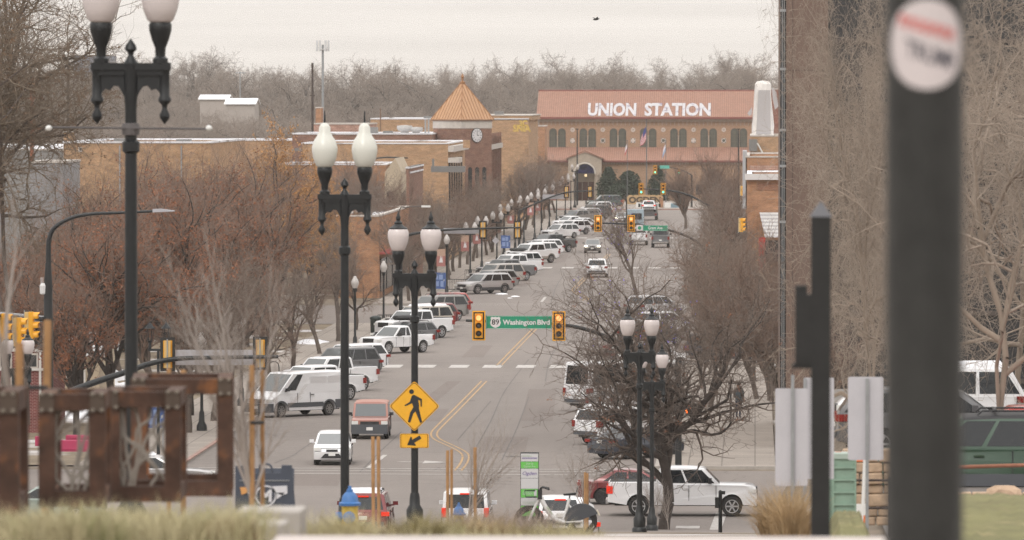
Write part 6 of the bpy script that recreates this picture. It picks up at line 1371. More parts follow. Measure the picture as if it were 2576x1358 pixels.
for px, py, d, lb in ((1452, 326, 1020, 'thin dark light pole rising before the station windows left of the porch'), (1858, 326, 1020, 'thin dark light pole before the right station windows')):
    p = W(px, py, d); m = MB(); m.tube([(0, 0, 0), (0, 0, p.z)], [.13, .08], 8); m.box((0, 0, p.z), (.5, .3, .12)); tag(m.build('light_pole', BLACK, None, 0, (p.x, d, .1)), lb, 'light pole')
# letter sign wall on the plaza: dark lettering painted for the shade in its openings
LS = mat('letter_sign_tan', (.44, .3, .16), .85, noise=(1.5, .1)); p0_ = W(1577, 505, 1030); t2 = thing('letter_sign', 'tan cut out letter sign on the plaza reading OGDEN', 'sign', (p0_.x, 1030, .1)); k = 1030 / F
out = [(0, 0), (0, 1.05), (.12, 1.25), (.35, 1.45), (.75, 1.45), (.95, 1.3), (1.15, 1.45), (1.6, 1.45), (1.9, 1.38), (2.3, 1.5), (2.9, 1.5), (3.15, 1.38), (3.4, 1.45), (4.2, 1.45), (4.45, 1.35), (4.75, 1.45), (5.3, 1.4), (5.5, 1.1), (5.5, 0)]
m = MB(); m.prism(out, 0, .3); m.build('sign_wall', LS, t2)
m = MB(); put_text(m, 'OGDEN', .85, (2.72, -.012, .28), 0, width=4.9, bold=.05); m.build('lettering', mat('letter_shadow', (.07, .05, .035), .9), t2)
# planters and banners on the plaza
for i, px in enumerate((1530, 1538, 1560)):
    p = W(px, 510, 1012); m = MB(); m.lathe([(.35, 0), (.45, .15), (.62, .8), (.7, .85), (.68, .98), (.5, .98), (.45, .9)], n=14); tag(m.build('terracotta_planter', mat('terracotta', (.42, .2, .12), .85), None, 40, (p.x, 1012 + (i == 1) * 2.5, .13)), ('leftmost terracotta planter before the evergreen', 'terracotta planter just behind the leftmost one', 'terracotta planter standing apart on the right')[i], 'planter')
for a, b, lb in ((1600, 1657, 'left white banner on the plaza fence'), (1672, 1732, 'right white banner on the plaza fence')):
    A, B = W(a, 527, 1000), W(b, 509, 1000); m = MB(); m.box2((A.x, 1000, A.z), (B.x, 1000.04, B.z), 0); m.box2((A.x + .9, 999.96, A.z + .25), (B.x - .3, 999.995, B.z - .15), 1); tag(m.build('plaza_banner', [PLATE, mat('banner_print', (.2, .3, .36), .7, noise=(1.5, .4))]), lb, 'banner')
for px in (1664, 1700):
    A = W(px, 527, 1001); m = MB(); m.box((A.x, 1001, .8), (.5, .5, 1.5)); 
    if px == 1664: tag(m.build('brick_pier', ORB), 'brick pier between the two plaza banners', 'pier')
p = W(1560, 520, 1006); m = MB()
# masts and poles behind the town
def mastpole(name, label, px, py0, d, r, m_, arms=(), cat='pole', lean=0):
    p = W(px, py0, d); zb = prof(d); t = thing(name, label, cat, (p.x, d, zb)); q = MB(); q.tube([(0, 0, -.3), (lean, 0, p.z - zb)], [r, r * .75], 10); q.build('pole', m_, t, 50)
    for py, x0, x1, dz in arms: z = W(0, py, d).z - zb; k = d / F; a = MB(); a.tube([((x0 - px) * k, 0, z + dz), (0, -.05, z - dz * .2), ((x1 - px) * k, 0, z + dz)], .07, 5); a.build('cross_arm', m_, t)
    return t
RUST = mat('rusty_steel', (.25, .105, .065), .85, noise=(3, .25)); PW = mat('weathered_pole', (.12, .1, .09), .95)
mastpole('utility_pole', 'rust red steel pole with three thin arms at the upper left', 80, 190, 560, .2, RUST, ((247, 52, 108, .05), (325, 44, 130, .2), (290, 60, 100, .1)))
mastpole('utility_pole', 'bare grey wooden pole left of the nearest lamp post', 171, 155, 620, .16, PW)
mastpole('utility_pole', 'thick dark wooden pole above the cream lamp globes', 786, 158, 800, .17, mat('dark_pole', (.06, .042, .035), .9), ((240, 780, 792, 0),))
mastpole('utility_pole', 'short brown pole on the roofs left of the clock tower', 957, 272, 860, .09, mat('brown_pole', (.2, .12, .08), .9))
mastpole('light_pole', 'grey car park light pole in the far trees at the left', 604, 180, 1150, .12, STEEL, ((183, 592, 616, 0),))
tm_ = mastpole('cell_mast', 'grey cell mast topped with white antenna panels', 812, 112, 1000, .22, STEEL); zt = W(0, 112, 1000).z
q = MB()
for k in range(6): a = k * math.pi / 3; q.box((.85 * math.cos(a), .85 * math.sin(a), zt - .2), (.28, .15, 1.6), 0)
q.tube([(-.85, 0, zt - .4), (.85, 0, zt - .4)], .06, 5, 0); q.box((0, 0, zt - .7), (1.3, 1.3, .12), 0); q.build('antenna', mat('antenna_white', (.6, .6, .6), .5), tm_)
# cobra street lamps above the left trees
p = W(985, 395, 660); t3 = thing('cobra_lamp', 'dark curved street lamp arm in front of the cream gable', 'street lamp', (p.x, 660, 0)); m = MB(); m.tube(smooth_path([(-3.6, 0, 0), (-3.6, 0, p.z - 1.6), (-2.6, 0, p.z - .5), (-1, 0, p.z - .05), (.8, 0, p.z - .05)]), .07, 7); m.box((1.2, 0, p.z - .08), (.8, .25, .12)); m.build('arm', BLACK, t3)
p = W(1070, 519, 560); t3 = thing('cobra_lamp', 'small pale street lamp head above the left trees', 'street lamp', (p.x, 560, 0)); m = MB(); m.tube(smooth_path([(-2.2, 0, 0), (-2.2, 0, p.z - .8), (-1.5, 0, p.z - .1), (-.3, 0, p.z)]), .05, 7); m.build('arm', PW, t3); m = MB(); m.box((.05, 0, p.z), (.75, .28, .16)); m.build('lamp_head', PLATE, t3)
# a bird
p = W(1500, 48, 300); m = MB(); m.lathe([(.01, -.16), (.05, -.05), (.05, .06), (.01, .15)], n=8, axis='X'); m.add([(-.04, 0, .01), (.07, 0, .01), (.0, -.3, .1), (-.06, -.28, .1), (-.04, .05, .01), (.07, .05, .01), (.0, .35, .08), (-.06, .33, .08)], [(0, 1, 2, 3), (4, 5, 6, 7)]); o = m.build('bird', mat('bird_dark', (.05, .045, .045), .9), None, 0, p); tag(o, 'small dark bird gliding in the pale sky', 'bird'); o.rotation_euler = (0, R(-10), R(20))
# ================================================================== foreground on the slope
CORT = mat('rusted_steel', (.07, .036, .024), .9, noise=(5, .5, (.25, .1, .035), 2.6, .565), bump=.3); BOLT = mat('bolt_plate', (.085, .06, .045), .8, noise=(6, .2)); LACE = mat('lattice_grey', (.27, .24, .21), .8)
def cage(label, px0, px1, py0, py1, d, depth, bw=.15, lattice=None, skew=.0, gusset=True):
    a, b = W(px0, py1, d), W(px1, py0, d); w, h = b.x - a.x, b.z - a.z; t = thing('rusty_frame', label, 'sculpture', ((a.x + b.x) / 2, d, a.z), skew); x = w / 2 - bw / 2; z0, z1 = bw / 2, h - bw / 2
    for s in (-1, 1):
        for y in (0, depth): m = MB(); m.box((s * x, y, h / 2), (bw, bw, h)); m.build('post', CORT, t)
        for z in (z0, z1): m = MB(); m.box((s * x, depth / 2, z), (bw * .9, depth - bw, bw)); m.build('rail', CORT, t)
    for y in (0, depth):
        for z in (z0, z1): m = MB(); m.box((0, y, z), (w - 2 * bw, bw * .95, bw * .97)); m.build('rail', CORT, t)
    if gusset:
        for s in (-1, 1):
            for z in (z1,):
                m = MB(); m.box((s * x, -bw / 2 - .006, z), (bw * .9, .008, bw * 1.1), 0)
                for k in (-1, 1):
                    for kk in (-1, 1): m.lathe([(.014, -bw / 2 - .03), (.018, -bw / 2 - .014)], (s * x + k * .035, 0, z + kk * .06), 6, 1, 'Y')
                m.build('corner_plate', [BOLT, mat('bolt_head', (.2, .17, .14), .7)], t)
    if lattice:
        rg = random.Random(lattice); m = MB(); n = 9
        for k in range(n):
            u = rg.uniform(-.42, .42) * w; pts = [Vector((u, .02, bw))]; p = Vector((u, .02, bw)); dr = Vector((rg.uniform(-.6, .6), 0, 1))
            for _ in range(7): dr = (dr + Vector((rg.gauss(0, .5), 0, .1))).normalized(); p = p + dr * h * .14; p.x = max(-w / 2 + bw, min(w / 2 - bw, p.x)); p.z = min(max(p.z, bw), h - bw); pts.append(p.copy())
            m.tube(smooth_path(pts, 3), .013, 5)
        m.build('lattice', LACE, t)
    return t
cage('large rusty square frame at the right end of the sculpture row', 330, 585, 952, 1248, 58, 1.1, .135, None, R(4))
cage('middle rusty frame with a pale lattice panel', 262, 455, 984, 1262, 53, .9, .125, 5, R(2))
cage('left rusty frame with curling lattice inside', 98, 266, 990, 1275, 51, .9, .125, 9, R(3))
cage('rusty frame cut off by the left frame edge', -180, 48, 985, 1300, 49, .9, .15, None, R(2))
# grasses on the slope
def tufts(name, label, spots, n, h, col, seed, w=.006, kind='thing', droop=.5, cat='grass tuft', group=None):
    rg = np.random.default_rng(seed); V = []; Fc = []; base = 0
    for (x, y, r) in spots:
        a = rg.uniform(0, 6.28, n); rr = r * np.sqrt(rg.random(n)); bx = x + rr * np.cos(a) * .6; by = y + rr * np.sin(a) * .6; L = h * rg.uniform(.5, 1.15, n) * rg.uniform(.65, 1.3); ang = rg.normal(0, .25, (n, 2)) + np.stack([np.cos(a), np.sin(a)], 1) * (rr / r)[:, None] * droop
        for i in range(n):
            z = gz(bx[i], by[i]) - .03; p0 = np.array([bx[i], by[i], z]); d1 = np.array([ang[i, 0] * .5, ang[i, 1] * .5, 1]); d1 /= np.linalg.norm(d1); d2 = np.array([ang[i, 0] * 1.3, ang[i, 1] * 1.3, .75]); d2 /= np.linalg.norm(d2); p1 = p0 + d1 * L[i] * .55; p2 = p1 + d2 * L[i] * .45
            s = np.array([w * math.cos(a[i] * 3), w * math.sin(a[i] * 3), 0]); V += [p0 - s, p0 + s, p1 - s * .8, p1 + s * .8, p2]; Fc += [(base, base + 1, base + 3, base + 2), (base + 2, base + 3, base + 4, base + 4)]; base += 5
    V = np.array(V); q = MB(); q.v = [tuple(v) for v in V]; q.f = [f if f[2] != f[3] else f[:3] for f in Fc]; q.m = [0] * len(q.f)
    o = q.build(name, col); return tag(o, label, cat, group, kind if kind == 'stuff' else None)
GP_ = mat('grass_pale', (.46, .41, .25), .9, noise=(1.2, .25, (.3, .31, .14), 1.6, .56)); GT_ = mat('grass_tan', (.33, .25, .14), .9, noise=(2, .3)); GM = mat('grass_mauve', (.3, .24, .2), .9, noise=(1.5, .25)); GO = mat('grass_olive', (.24, .2, .085), .9, noise=(1.5, .3)); GB = mat('grass_straw', (.42, .3, .17), .9, noise=(1.5, .25))
rnd = random.Random(12)
def tx(px, d): return W(px, 1300, d).x
sp = [(tx(rnd.uniform(-60, 640), d), d, .34) for d in [rnd.uniform(40.5, 47) for _ in range(120)]]
tufts('grass_bed', None, sp, 80, .26, GP_, 1, .004, 'stuff')
for i, (px, d) in enumerate(((590, 41), (545, 42), (880, 46), (965, 47), (1062, 47), (1090, 49), (1180, 50), (1008, 50), (790, 50), (1240, 52), (1340, 60), (1400, 70), (1450, 72), (1300, 66))):
    tufts('grass_tuft', 'tan and olive ornamental grass tuft in the strip behind the ledge', [(tx(px, d), d, .2)], 420, .25 + .035 * (i % 3), (GT_, GO, GP_)[i % 3], 20 + i, .004, 'thing', .9, 'grass tuft', 'ornamental grass tufts behind the ledge')
sp = [(tx(rnd.uniform(735, 1480), d), d, .3) for d in [rnd.uniform(44, 56) for _ in range(70)]]; tufts('grass_bed', None, sp, 60, .17, GP_, 2, .004, 'stuff')
sp = [(tx(rnd.uniform(1150, 1350), d), d, .5) for d in [rnd.uniform(70, 98) for _ in range(46)]]; tufts('dry_grass', None, sp, 110, .5, GM, 3, .004, 'stuff')
sp = [(tx(rnd.uniform(800, 1160), d), d, .5) for d in [rnd.uniform(80, 105) for _ in range(40)]]; tufts('dry_grass', None, sp, 80, .38, GM, 4, .004, 'stuff')
sp = [(tx(rnd.uniform(1335, 1500), d), d, .4) for d in [rnd.uniform(100, 140) for _ in range(30)]]; tufts('dry_grass', None, sp, 60, .3, GO, 5, .005, 'stuff')
tufts('straw_bush', 'straw coloured feathery grass clump left of the pale sign backs', [(tx(1968, 92), 92, .3), (tx(1952, 92), 92, .22), (tx(1995, 91), 91, .25)], 700, .8, GB, 6, .005, 'thing', .6, 'grass clump')
for i in range(3): pass
# concrete blocks and the pale ledge
def cblock(label, px0, px1, py, d, dep, bottom=None):
    a, b = W(px0, py, d), W(px1, py, d); z0 = gz(a.x, d) - .5; m = MB(); m.box2((-(b.x - a.x) / 2, 0, z0 - a.z), ((b.x - a.x) / 2, dep, 0)); o = m.build('concrete_block', CONC, None, 0, ((a.x + b.x) / 2, d, a.z)); bv = o.modifiers.new('edge', 'BEVEL'); bv.width = .015; bv.segments = 2; return tag(o, label, 'block')
cblock('large square concrete seat block in front of the sandwich board', 592, 757, 1285, 46, .6); cblock('smaller low concrete block before the large seat block', 622, 716, 1317, 42, .4)
cblock('grey concrete block at the foot of the green kiosk', 1312, 1368, 1322, 120, .5)
m = MB(); a, b = W(700, 1345, 38), W(2225, 1345, 38); z = W(0, 1345, 38).z; m.box2((a.x, 37.2, z - .6), (b.x, 38.0, z)); o = m.build('ledge', mat('ledge_stone', (.5, .45, .42), .85, noise=(2, .08))); tag(o, 'long pale stone ledge along the bottom of the picture', 'ledge')
# sandwich board
NAVYB = mat('board_navy', (.055, .065, .09), .6, noise=(3, .1)); WHP = mat('board_print_white', (.6, .6, .63), .6)
a, b = W(592, 1290, 86), W(738, 1170, 86); t = thing('sandwich_board', 'dark navy sandwich board with a winged letter emblem on the slope', 'sandwich board', ((a.x + b.x) / 2, 86, a.z)); w, h = b.x - a.x, b.z - a.z; k = w / 146
m = MB(); m.prism([(-w / 2 - .0, 0), (w / 2 + .03, 0), (w / 2 - .02, h), (w / 2 - .15, h), (w / 2 - .16, h - .1), (-w / 2 + .13, h - .1), (-w / 2 + .12, h - .01), (-w / 2, h - .01)], 0, .04); m.tube(smooth_path([(-.06, .02, h - .11), (-.06, .02, h - .01), (-.03, .02, h + .01), (.05, .02, h + .01), (.09, .02, h - .03), (.1, .02, h - .12)]), .014, 6)
m.box((0, .38, h * .45), (w * .95, .03, h * .9), 0, Matrix.Rotation(R(-12), 3, 'X')); m.build('board', NAVYB, t)
m = MB(); m.box2((-w / 2 + .05, -.012, h - .2), (w / 2 - .05, -.001, h - .19)); m.build('clip_rail', STEEL, t)
m = MB(); zc = h * .36; n = 26
for i in range(n):
    a0, a1 = [2 * math.pi * q / n for q in (i, i + 1)]; m.poly([(.02 + rr * math.cos(aa), -.012, zc + rr * math.sin(aa)) for rr, aa in ((.135, a0), (.135, a1), (.115, a1), (.115, a0))])
put_text(m, 'M', .14, (.02, -.012, zc - .07), 0, bold=.05)
for s in (-1, 1): m.prism([(.02 + s * .12, zc + .04), (.02 + s * .24, zc + .04), (.02 + s * .2, zc - .0), (.02 + s * .16, zc - .03), (.02 + s * .125, zc - .04)], -.012, -.002)
m.prism([(w / 2 - .29, h - .27), (w / 2 - .08, h - .26), (w / 2 - .075, h - .36), (w / 2 - .14, h - .38), (w / 2 - .24, h - .35)], -.012, -.002)
put_text(m, 'THE MONARCH', .05, (.0, -.012, .035), 0, width=w * .74)
m.build('printed_emblem', WHP, t); m = MB(); m.prism([(-w / 2 + .06, h - .28), (-w / 2 + .17, h - .28), (-w / 2 + .15, h - .35), (-w / 2 + .08, h - .38)], -.012, -.002); m.build('orange_mark', mat('board_orange', (.6, .3, .1), .6), t)
# fire hydrants
HY_ = mat('hydrant_yellow', (.66, .45, .06), .5, noise=(6, .1)); HB = mat('hydrant_blue', (.05, .16, .4), .5, noise=(6, .12))
def hydrant(label, px, py_top, d):
    p = W(px, py_top, d); s = 1.0; t = thing('fire_hydrant', label, 'fire hydrant', (p.x, d, p.z - .8), R(-12)); t.scale = (s,) * 3
    m = MB(); m.lathe([(.17, -.3), (.17, .05), (.125, .09), (.125, .47), (.14, .5)], n=18); m.build('barrel', HY_, t, 40)
    m = MB(); m.lathe([(.165, .5), (.17, .54), (.13, .56), (.115, .64), (.07, .7), (.05, .71), (.05, .745), (.03, .75), (.025, .8)], n=18); m.build('bonnet', HB, t, 40)
    for ang, r, l in ((0, .075, .2), (-90, .055, .18), (180, .055, .18)):
        m = MB(); m.lathe([(.07, .1), (.07, l - .03), (r + .02, l - .02), (r + .02, l + .03), (.02, l + .05)], (0, 0, .33), 12, 0, 'X'); o = m.build('outlet_cap', HB, t, 40); o.rotation_euler = (0, 0, R(ang - 90 + 12 if ang == 0 else ang - 80))
hydrant('larger yellow hydrant with blue bonnet beside the second lamp post', 880, 1222, 103); hydrant('smaller yellow hydrant with blue bonnet before the waiting white car', 1154, 1264, 163)
# bike share kiosk
KG = mat('kiosk_green', (.15, .52, .1), .6); KW = mat('kiosk_white', (.56, .56, .57), .6); KD = mat('kiosk_dark', (.03, .03, .032), .5); KP = mat('kiosk_purple', (.12, .07, .3), .6); KT = mat('kiosk_text', (.3, .42, .25), .6)
a, b = W(1310, 1298, 150), W(1354.5, 1140, 150); t = thing('bike_share_kiosk', 'tall green and white bike share sign panel', 'kiosk', ((a.x + b.x) / 2, 150, a.z)); w, h = b.x - a.x, b.z - a.z
m = MB(); m.box2((-w / 2, 0, 0), (w / 2, .12, h)); m.box2((-w / 2 - .008, -.004, h), (w / 2 + .008, .124, h + .02)); m.box2((-w / 2 - .008, -.004, 0), (-w / 2, .124, h)); m.box2((w / 2, -.004, 0), (w / 2 + .008, .124, h)); m.build('panel', KD, t)
m = MB(); m.box2((-w / 2 + .0, .01, -.6), (w / 2, .11, -.0)); m.build('base', KD, t)
def band(z0, z1, mt): return (z0 * h, z1 * h, mt)
m = MB()
for z0, z1, mt in ((0, .165, 0), (.17, .29, 1), (.295, .43, 0), (.435, .6, 1), (.605, .755, 1), (.76, .865, 0), (.87, .995, 1)): m.box2((-w / 2 + .004, -.006, z0 * h), (w / 2 - .004, -.001, z1 * h), mt)
m.build('face', [KG, KW], t)
m = MB(); y = -.01
put_text(m, 'GREEN', .028, (-.06, y, h * .945), 3, width=w * .5); m.box2((-w / 2 + .03, y, h * .917), (w / 2 - .03, y + .002, h * .929), 2)
put_text(m, '25th St', .04, (0, y, h * .82), 1, width=w * .42); put_text(m, 'Ogden Ave', .04, (0, y, h * .778), 1, width=w * .66)
put_text(m, 'Ogden', .075, (0, y, h * .655), 2, width=w * .78, shear=.25)
put_text(m, 'Get Rides', .022, (-w * .16, y, h * .402), 1, width=w * .35)
for k in range(3): m.box2((-w * .4, y, h * (.38 - k * .022)), (w * .18, y + .002, h * (.386 - k * .022)), 1)
m.box2((w * .24, y, h * .325), (w * .4, y + .002, h * .415), 1)
for k in range(2): m.box2((-w * .38, y, h * (.22 - k * .025)), (w * .4, y + .002, h * (.224 - k * .025)), 3)
for k in range(4): m.box2((-w * .3, y, h * (.135 - k * .014)), (w * .3, y + .002, h * (.14 - k * .014)), 1)
m.build('lettering', [KG, KW, KP, KT], t)
# white share bicycle
p = W(1322, 1345, 150); p2 = W(1470, 1345, 150); zb = p.z; t = thing('share_bicycle', 'white step through share bicycle leaning beside the green kiosk', 'bicycle', ((p.x + p2.x) / 2, 149.6, zb), R(2)); k = (p2.x - p.x) / 2 * .86; BW = mat('bike_white', (.66, .66, .66), .4, coat=.3)
xw0, xw1 = -k, k + .05; rw = .335
for x in (xw0, xw1):
    m = MB(); m.lathe([(rw - .03, -.02), (rw, -.012), (rw + .005, 0), (rw, .012), (rw - .03, .02)], n=28, axis='Y'); o = m.build('wheel', RUBBER, t, 40, (x, 0, rw))
    m.v and None
    q = MB(); n = 28
    for i in range(n):
        a0, a1 = [2 * math.pi * j / n for j in (i, i + 1)]
        for yy in (-.012, .012): q.poly([(rr * math.cos(aa), yy, rr * math.sin(aa)) for rr, aa in ((rw - .03, a0), (rw - .03, a1), (rw - .06, a1), (rw - .06, a0))])
    q.build('rim', mat('rim_pale', (.5, .5, .5), .4, .5), o); q = MB()
    for i in range(18): aa = i * math.pi / 9; q.tube([(.03 * math.cos(aa), 0, .03 * math.sin(aa)), ((rw - .04) * math.cos(aa), 0, (rw - .04) * math.sin(aa))], .0025, 4)
    q.build('spoke', STEEL, o)
# open the tyres: they are rings, so cut the hub discs
for o in [c for c in t.children if c.name.startswith('wheel')]:
    bm = bmesh.new(); bm.from_mesh(o.data); bmesh.ops.delete(bm, geom=[f for f in bm.faces if len(f.verts) > 4 or f.calc_center_median().length < rw * .5], context='FACES'); bm.to_mesh(o.data); bm.free()
m = MB(); m.tube(smooth_path([(xw0 + .27, 0, .86), (xw0 + .33, 0, .7), (xw0 + .52, 0, .42), (xw0 + .66, 0, .33), (xw1 - .35, 0, .31), (xw1, 0, rw)]), .05, 8); m.tube([(xw1 - .42, 0, .32), (xw1 - .33, 0, .62), (xw1 - .28, 0, .83)], .035, 8); m.tube([(xw1 - .3, 0, .7), (xw1 - .02, 0, rw)], .022, 8); m.tube([(xw0 + .25, 0, .9), (xw0 + .12, -.03, .62), (xw0, -.03, rw)], .03, 8); m.build('frame', BW, t, 50)
m = MB(); m.tube(smooth_path([(xw0 + .26, 0, .86), (xw0 + .25, 0, 1.02), (xw0 + .3, -.1, 1.08), (xw0 + .44, -.24, 1.04)]), .022, 7); m.tube([(xw0 + .25, 0, 1.02), (xw0 + .3, .1, 1.08), (xw0 + .44, .24, 1.04)], .02, 7); m.box((xw0 + .24, 0, .92), (.1, .1, .22)); m.build('handlebar', BLACK_M, t)
m = MB(); m.box((xw0 + .05, 0, .86), (.24, .26, .02)); 
for y in (-.13, .13): m.tube([(xw0 - .07, y, .86), (xw0 - .1, y, 1.0), (xw0 + .14, y, 1.0)], .008, 4)
m.build('basket', BLACK_M, t)
m = MB(); m.add([(xw1 - .42, -.03, .93), (xw1 - .42, .03, .93), (xw1 - .12, .1, .96), (xw1 - .12, -.1, .96), (xw1 - .4, -.03, .89), (xw1 - .4, .03, .89), (xw1 - .14, .09, .9), (xw1 - .14, -.09, .9)], [(0, 1, 2, 3), (4, 7, 6, 5), (0, 1, 5, 4), (1, 2, 6, 5), (2, 3, 7, 6), (3, 0, 4, 7)]); m.tube([(xw1 - .28, 0, .82), (xw1 - .27, 0, .91)], .015, 6); m.build('saddle', BLACK_M, t)
m = MB(); n = 14; rr = rw + .05; m.prism([(xw1 + rr * math.cos(a), rw + rr * math.sin(a)) for a in [R(25) + R(150) * i / n for i in range(n + 1)]] + [(xw1 - rr * .95, rw - .12)], -.045, .045); m.build('rear_guard', mat('guard_dark', (.06, .065, .075), .5), t)
m = MB(); m.box((xw1 + rr * .93, 0, rw + .18), (.03, .1, .13), 0, Matrix.Rotation(R(-25), 3, 'Y')); m.build('reflector', mat('reflector_pale', (.6, .55, .45), .5), t)
m = MB(); vs, fs = text('GREEN', .045, bold=.02); M_ = Matrix.Translation((xw0 + .43, -.055, .56)) @ Matrix.Rotation(R(56), 4, 'Y'); m.add([M_ @ Vector(v) for v in vs], fs); m.build('lettering', KT, t)
# posts and poles close to the camera
DK = mat('dark_post', (.013, .013, .013), .55, noise=(9, .3)); DKB = mat('big_pole', (.024, .024, .0225), .5, noise=(5, .35, (.16, .16, .15), 9, .7))
p = W(2065, 545, 46); zb = gz(p.x, 46) - .3; t = thing('push_button_post', 'slim dark post with a pointed cap and a button box', 'post', (p.x, 46, zb)); h = p.z - zb; m = MB(); m.box2((-.066, -.066, 0), (.066, .066, h)); m.build('post', DK, t); m = MB(); m.add([(-.078, -.078, h), (.078, -.078, h), (.078, .078, h), (-.078, .078, h), (0, 0, h + .11)], [(0, 1, 4), (1, 2, 4), (2, 3, 4), (3, 0, 4), (0, 3, 2, 1)]); m.build('cap', mat('cap_grey', (.1, .1, .11), .5), t)
A, B = W(2000, 915, 46), W(2038, 740, 46); m = MB(); m.box2((A.x - p.x, -.07, A.z - zb), (B.x - p.x + .01, .09, B.z - zb)); m.box2((A.x - p.x - .02, -.06, A.z - zb - .03), (B.x - p.x + .01, .08, A.z - zb)); m.box2((A.x - p.x + .0, -.03, B.z - zb), (B.x - p.x - .02, .05, B.z - zb + .06)); m.build('button_box', DK, t)
p = W(2326, 600, 20); zb = gz(p.x, 20) - .2; t = thing('big_pole', 'thick dark round pole in the right foreground bearing a round sticker', 'pole', (p.x, 20, zb)); rp = .114; m = MB(); m.lathe([(rp, 0), (rp, 6)], n=64); m.build('shaft', DKB, t, 60)
zc = W(0, 112, 19.9).z; STK = mat('sticker_white', (.62, .56, .56), .5); m = MB(); n = 40; rs = .124; c0 = R(-90 + 2)
def wrap(u, v, e=.0015): a = c0 + u / rp; return ((rp + e) * math.cos(a), (rp + e) * math.sin(a), zc - zb + v)
for i in range(12):
    for j in range(n):
        r0, r1 = rs * i / 12, rs * (i + 1) / 12; a0, a1 = 2 * math.pi * j / n, 2 * math.pi * (j + 1) / n; m.poly([wrap(rr * math.cos(aa), rr * 1.06 * math.sin(aa)) for rr, aa in ((r0, a0), (r1, a0), (r1, a1), (r0, a1))])
st = m.build('sticker', STK); st.location = t.location; tag(st, 'round white sticker with red and dark lettering on the big pole', 'sticker')
m = MB(); rg = random.Random(2)
for k in range(7):
    u = -.075 + k * .025; v = .048 - u * .28
    for (du, dv, ww, hh) in ((-.008, 0, .006, .036), (.006, 0, .006, .036), (0, .015, .016, .007), (0, -.001 + rg.uniform(-.01, .01), .016, .007)): m.poly([wrap(u + du + a_ * ww / 2, v + dv + b_ * hh / 2, .003) for a_, b_ in ((-1, -1), (1, -1), (1, 1), (-1, 1))])
o = m.build('red_lettering', mat('sticker_red', (.6, .12, .1), .6), st)
vs, fs = text('TRUMP', .05, bold=.02, width=.15); m = MB(); m.add([wrap(v[0] + .012, v[2] - .055 - (v[0]) * .3, .003) for v in vs], fs); o = m.build('dark_lettering', mat('sticker_ink', (.05, .05, .07), .6), st)
# low black post near the white pickup
p = W(1812, 1235, 205); zb = gz(p.x, 205); m = MB(); m.lathe([(.06, zb - p.z - .2), (.055, 0), (.02, .03)], n=10); m.box((-.1, 0, -.35), (.12, .14, .32)); m.box((.08, 0, -.05), (.14, .1, .1)); tag(m.build('push_button_post', BLACK, None, 40, p), 'short black crossing button post before the white pickup', 'post')
# pale sign backs, cabinet, barricade, walls at the right
SB = mat('sign_back_white', (.5, .49, .52), .5, noise=(2, .05))
def sign_on_post(label, px0, px1, py0, py1, d, posts, ptop):
    t, a, b = sign_back(label, px0, px1, py0, py1, d, m_=SB); w = b.x - a.x
    for pp in posts: x = W(pp, 0, d).x - t.location.x; z1 = W(0, ptop, d).z - t.location.z; z0 = gz(a.x, d) - t.location.z - .2; m = MB(); m.box2((x - .022, -.06, z0), (x + .022, -.014, z1)); m.build('post', STEEL, t)
sign_on_post('left pale sign back beside the slim dark post', 1950, 2032, 977, 1222, 92, (1995,), 940); sign_on_post('pale sign back half hidden behind the slim dark post', 2022, 2098, 950, 1205, 96, (2026,), 948); sign_on_post('pale sign back left of the big pole', 2133, 2222, 948, 1157, 94, (2183,), 948)
p = W(2122, 1310, 106); t = thing('utility_cabinet', 'pale green ribbed utility cabinet between the posts', 'cabinet', (W(2117, 0, 106).x, 106, gz(W(2117, 0, 106).x, 106) - .3)); KGN = mat('cabinet_green', (.22, .32, .25), .7, noise=(4, .1)); hh = W(0, 1150, 106).z - t.location.z
m = MB(); m.box2((-.24, 0, 0), (.24, .45, hh)); m.build('body', KGN, t); m = MB(); m.box2((-.26, -.03, hh), (.26, .48, hh + .08)); m.build('lid', mat('cabinet_lid', (.33, .4, .35), .7), t)
m = MB()
for k in range(9): m.box2((-.12, -.035, .12 + k * hh / 9.4), (.22, -.001, .15 + k * hh / 9.4))
for x in (-.13, .21): m.box2((x, -.036, .1), (x + .025, -.001, hh - .05))
m.build('rib', KGN, t)
OR = mat('barricade_orange', (.7, .16, .04), .6); t = thing('barricade', 'orange and white barricade behind the green cabinet', 'barricade', (W(2140, 0, 109).x, 109, W(0, 1310, 109).z)); hb = W(0, 1132, 109).z - t.location.z
m = MB(); m.box2((-.32, 0, hb - .16), (.25, .04, hb), 0)
for k in range(3): m.prism([(-.3 + k * .2, hb - .16), (-.2 + k * .2, hb - .16), (-.14 + k * .2, hb), (-.24 + k * .2, hb)], -.005, -.001, 1)
m.box2((.05, 0, .12), (.27, .04, .3), 0); m.box2((.05, -.004, .0), (.24, .02, .115), 1); m.build('striped_board', [PLATE, OR], t); m = MB(); m.tube([(.2, .02, 0), (.24, .02, hb)], .03, 6); m.tube([(-.28, .02, 0), (-.28, .02, hb)], .03, 6); m.build('leg', PLATE, t)
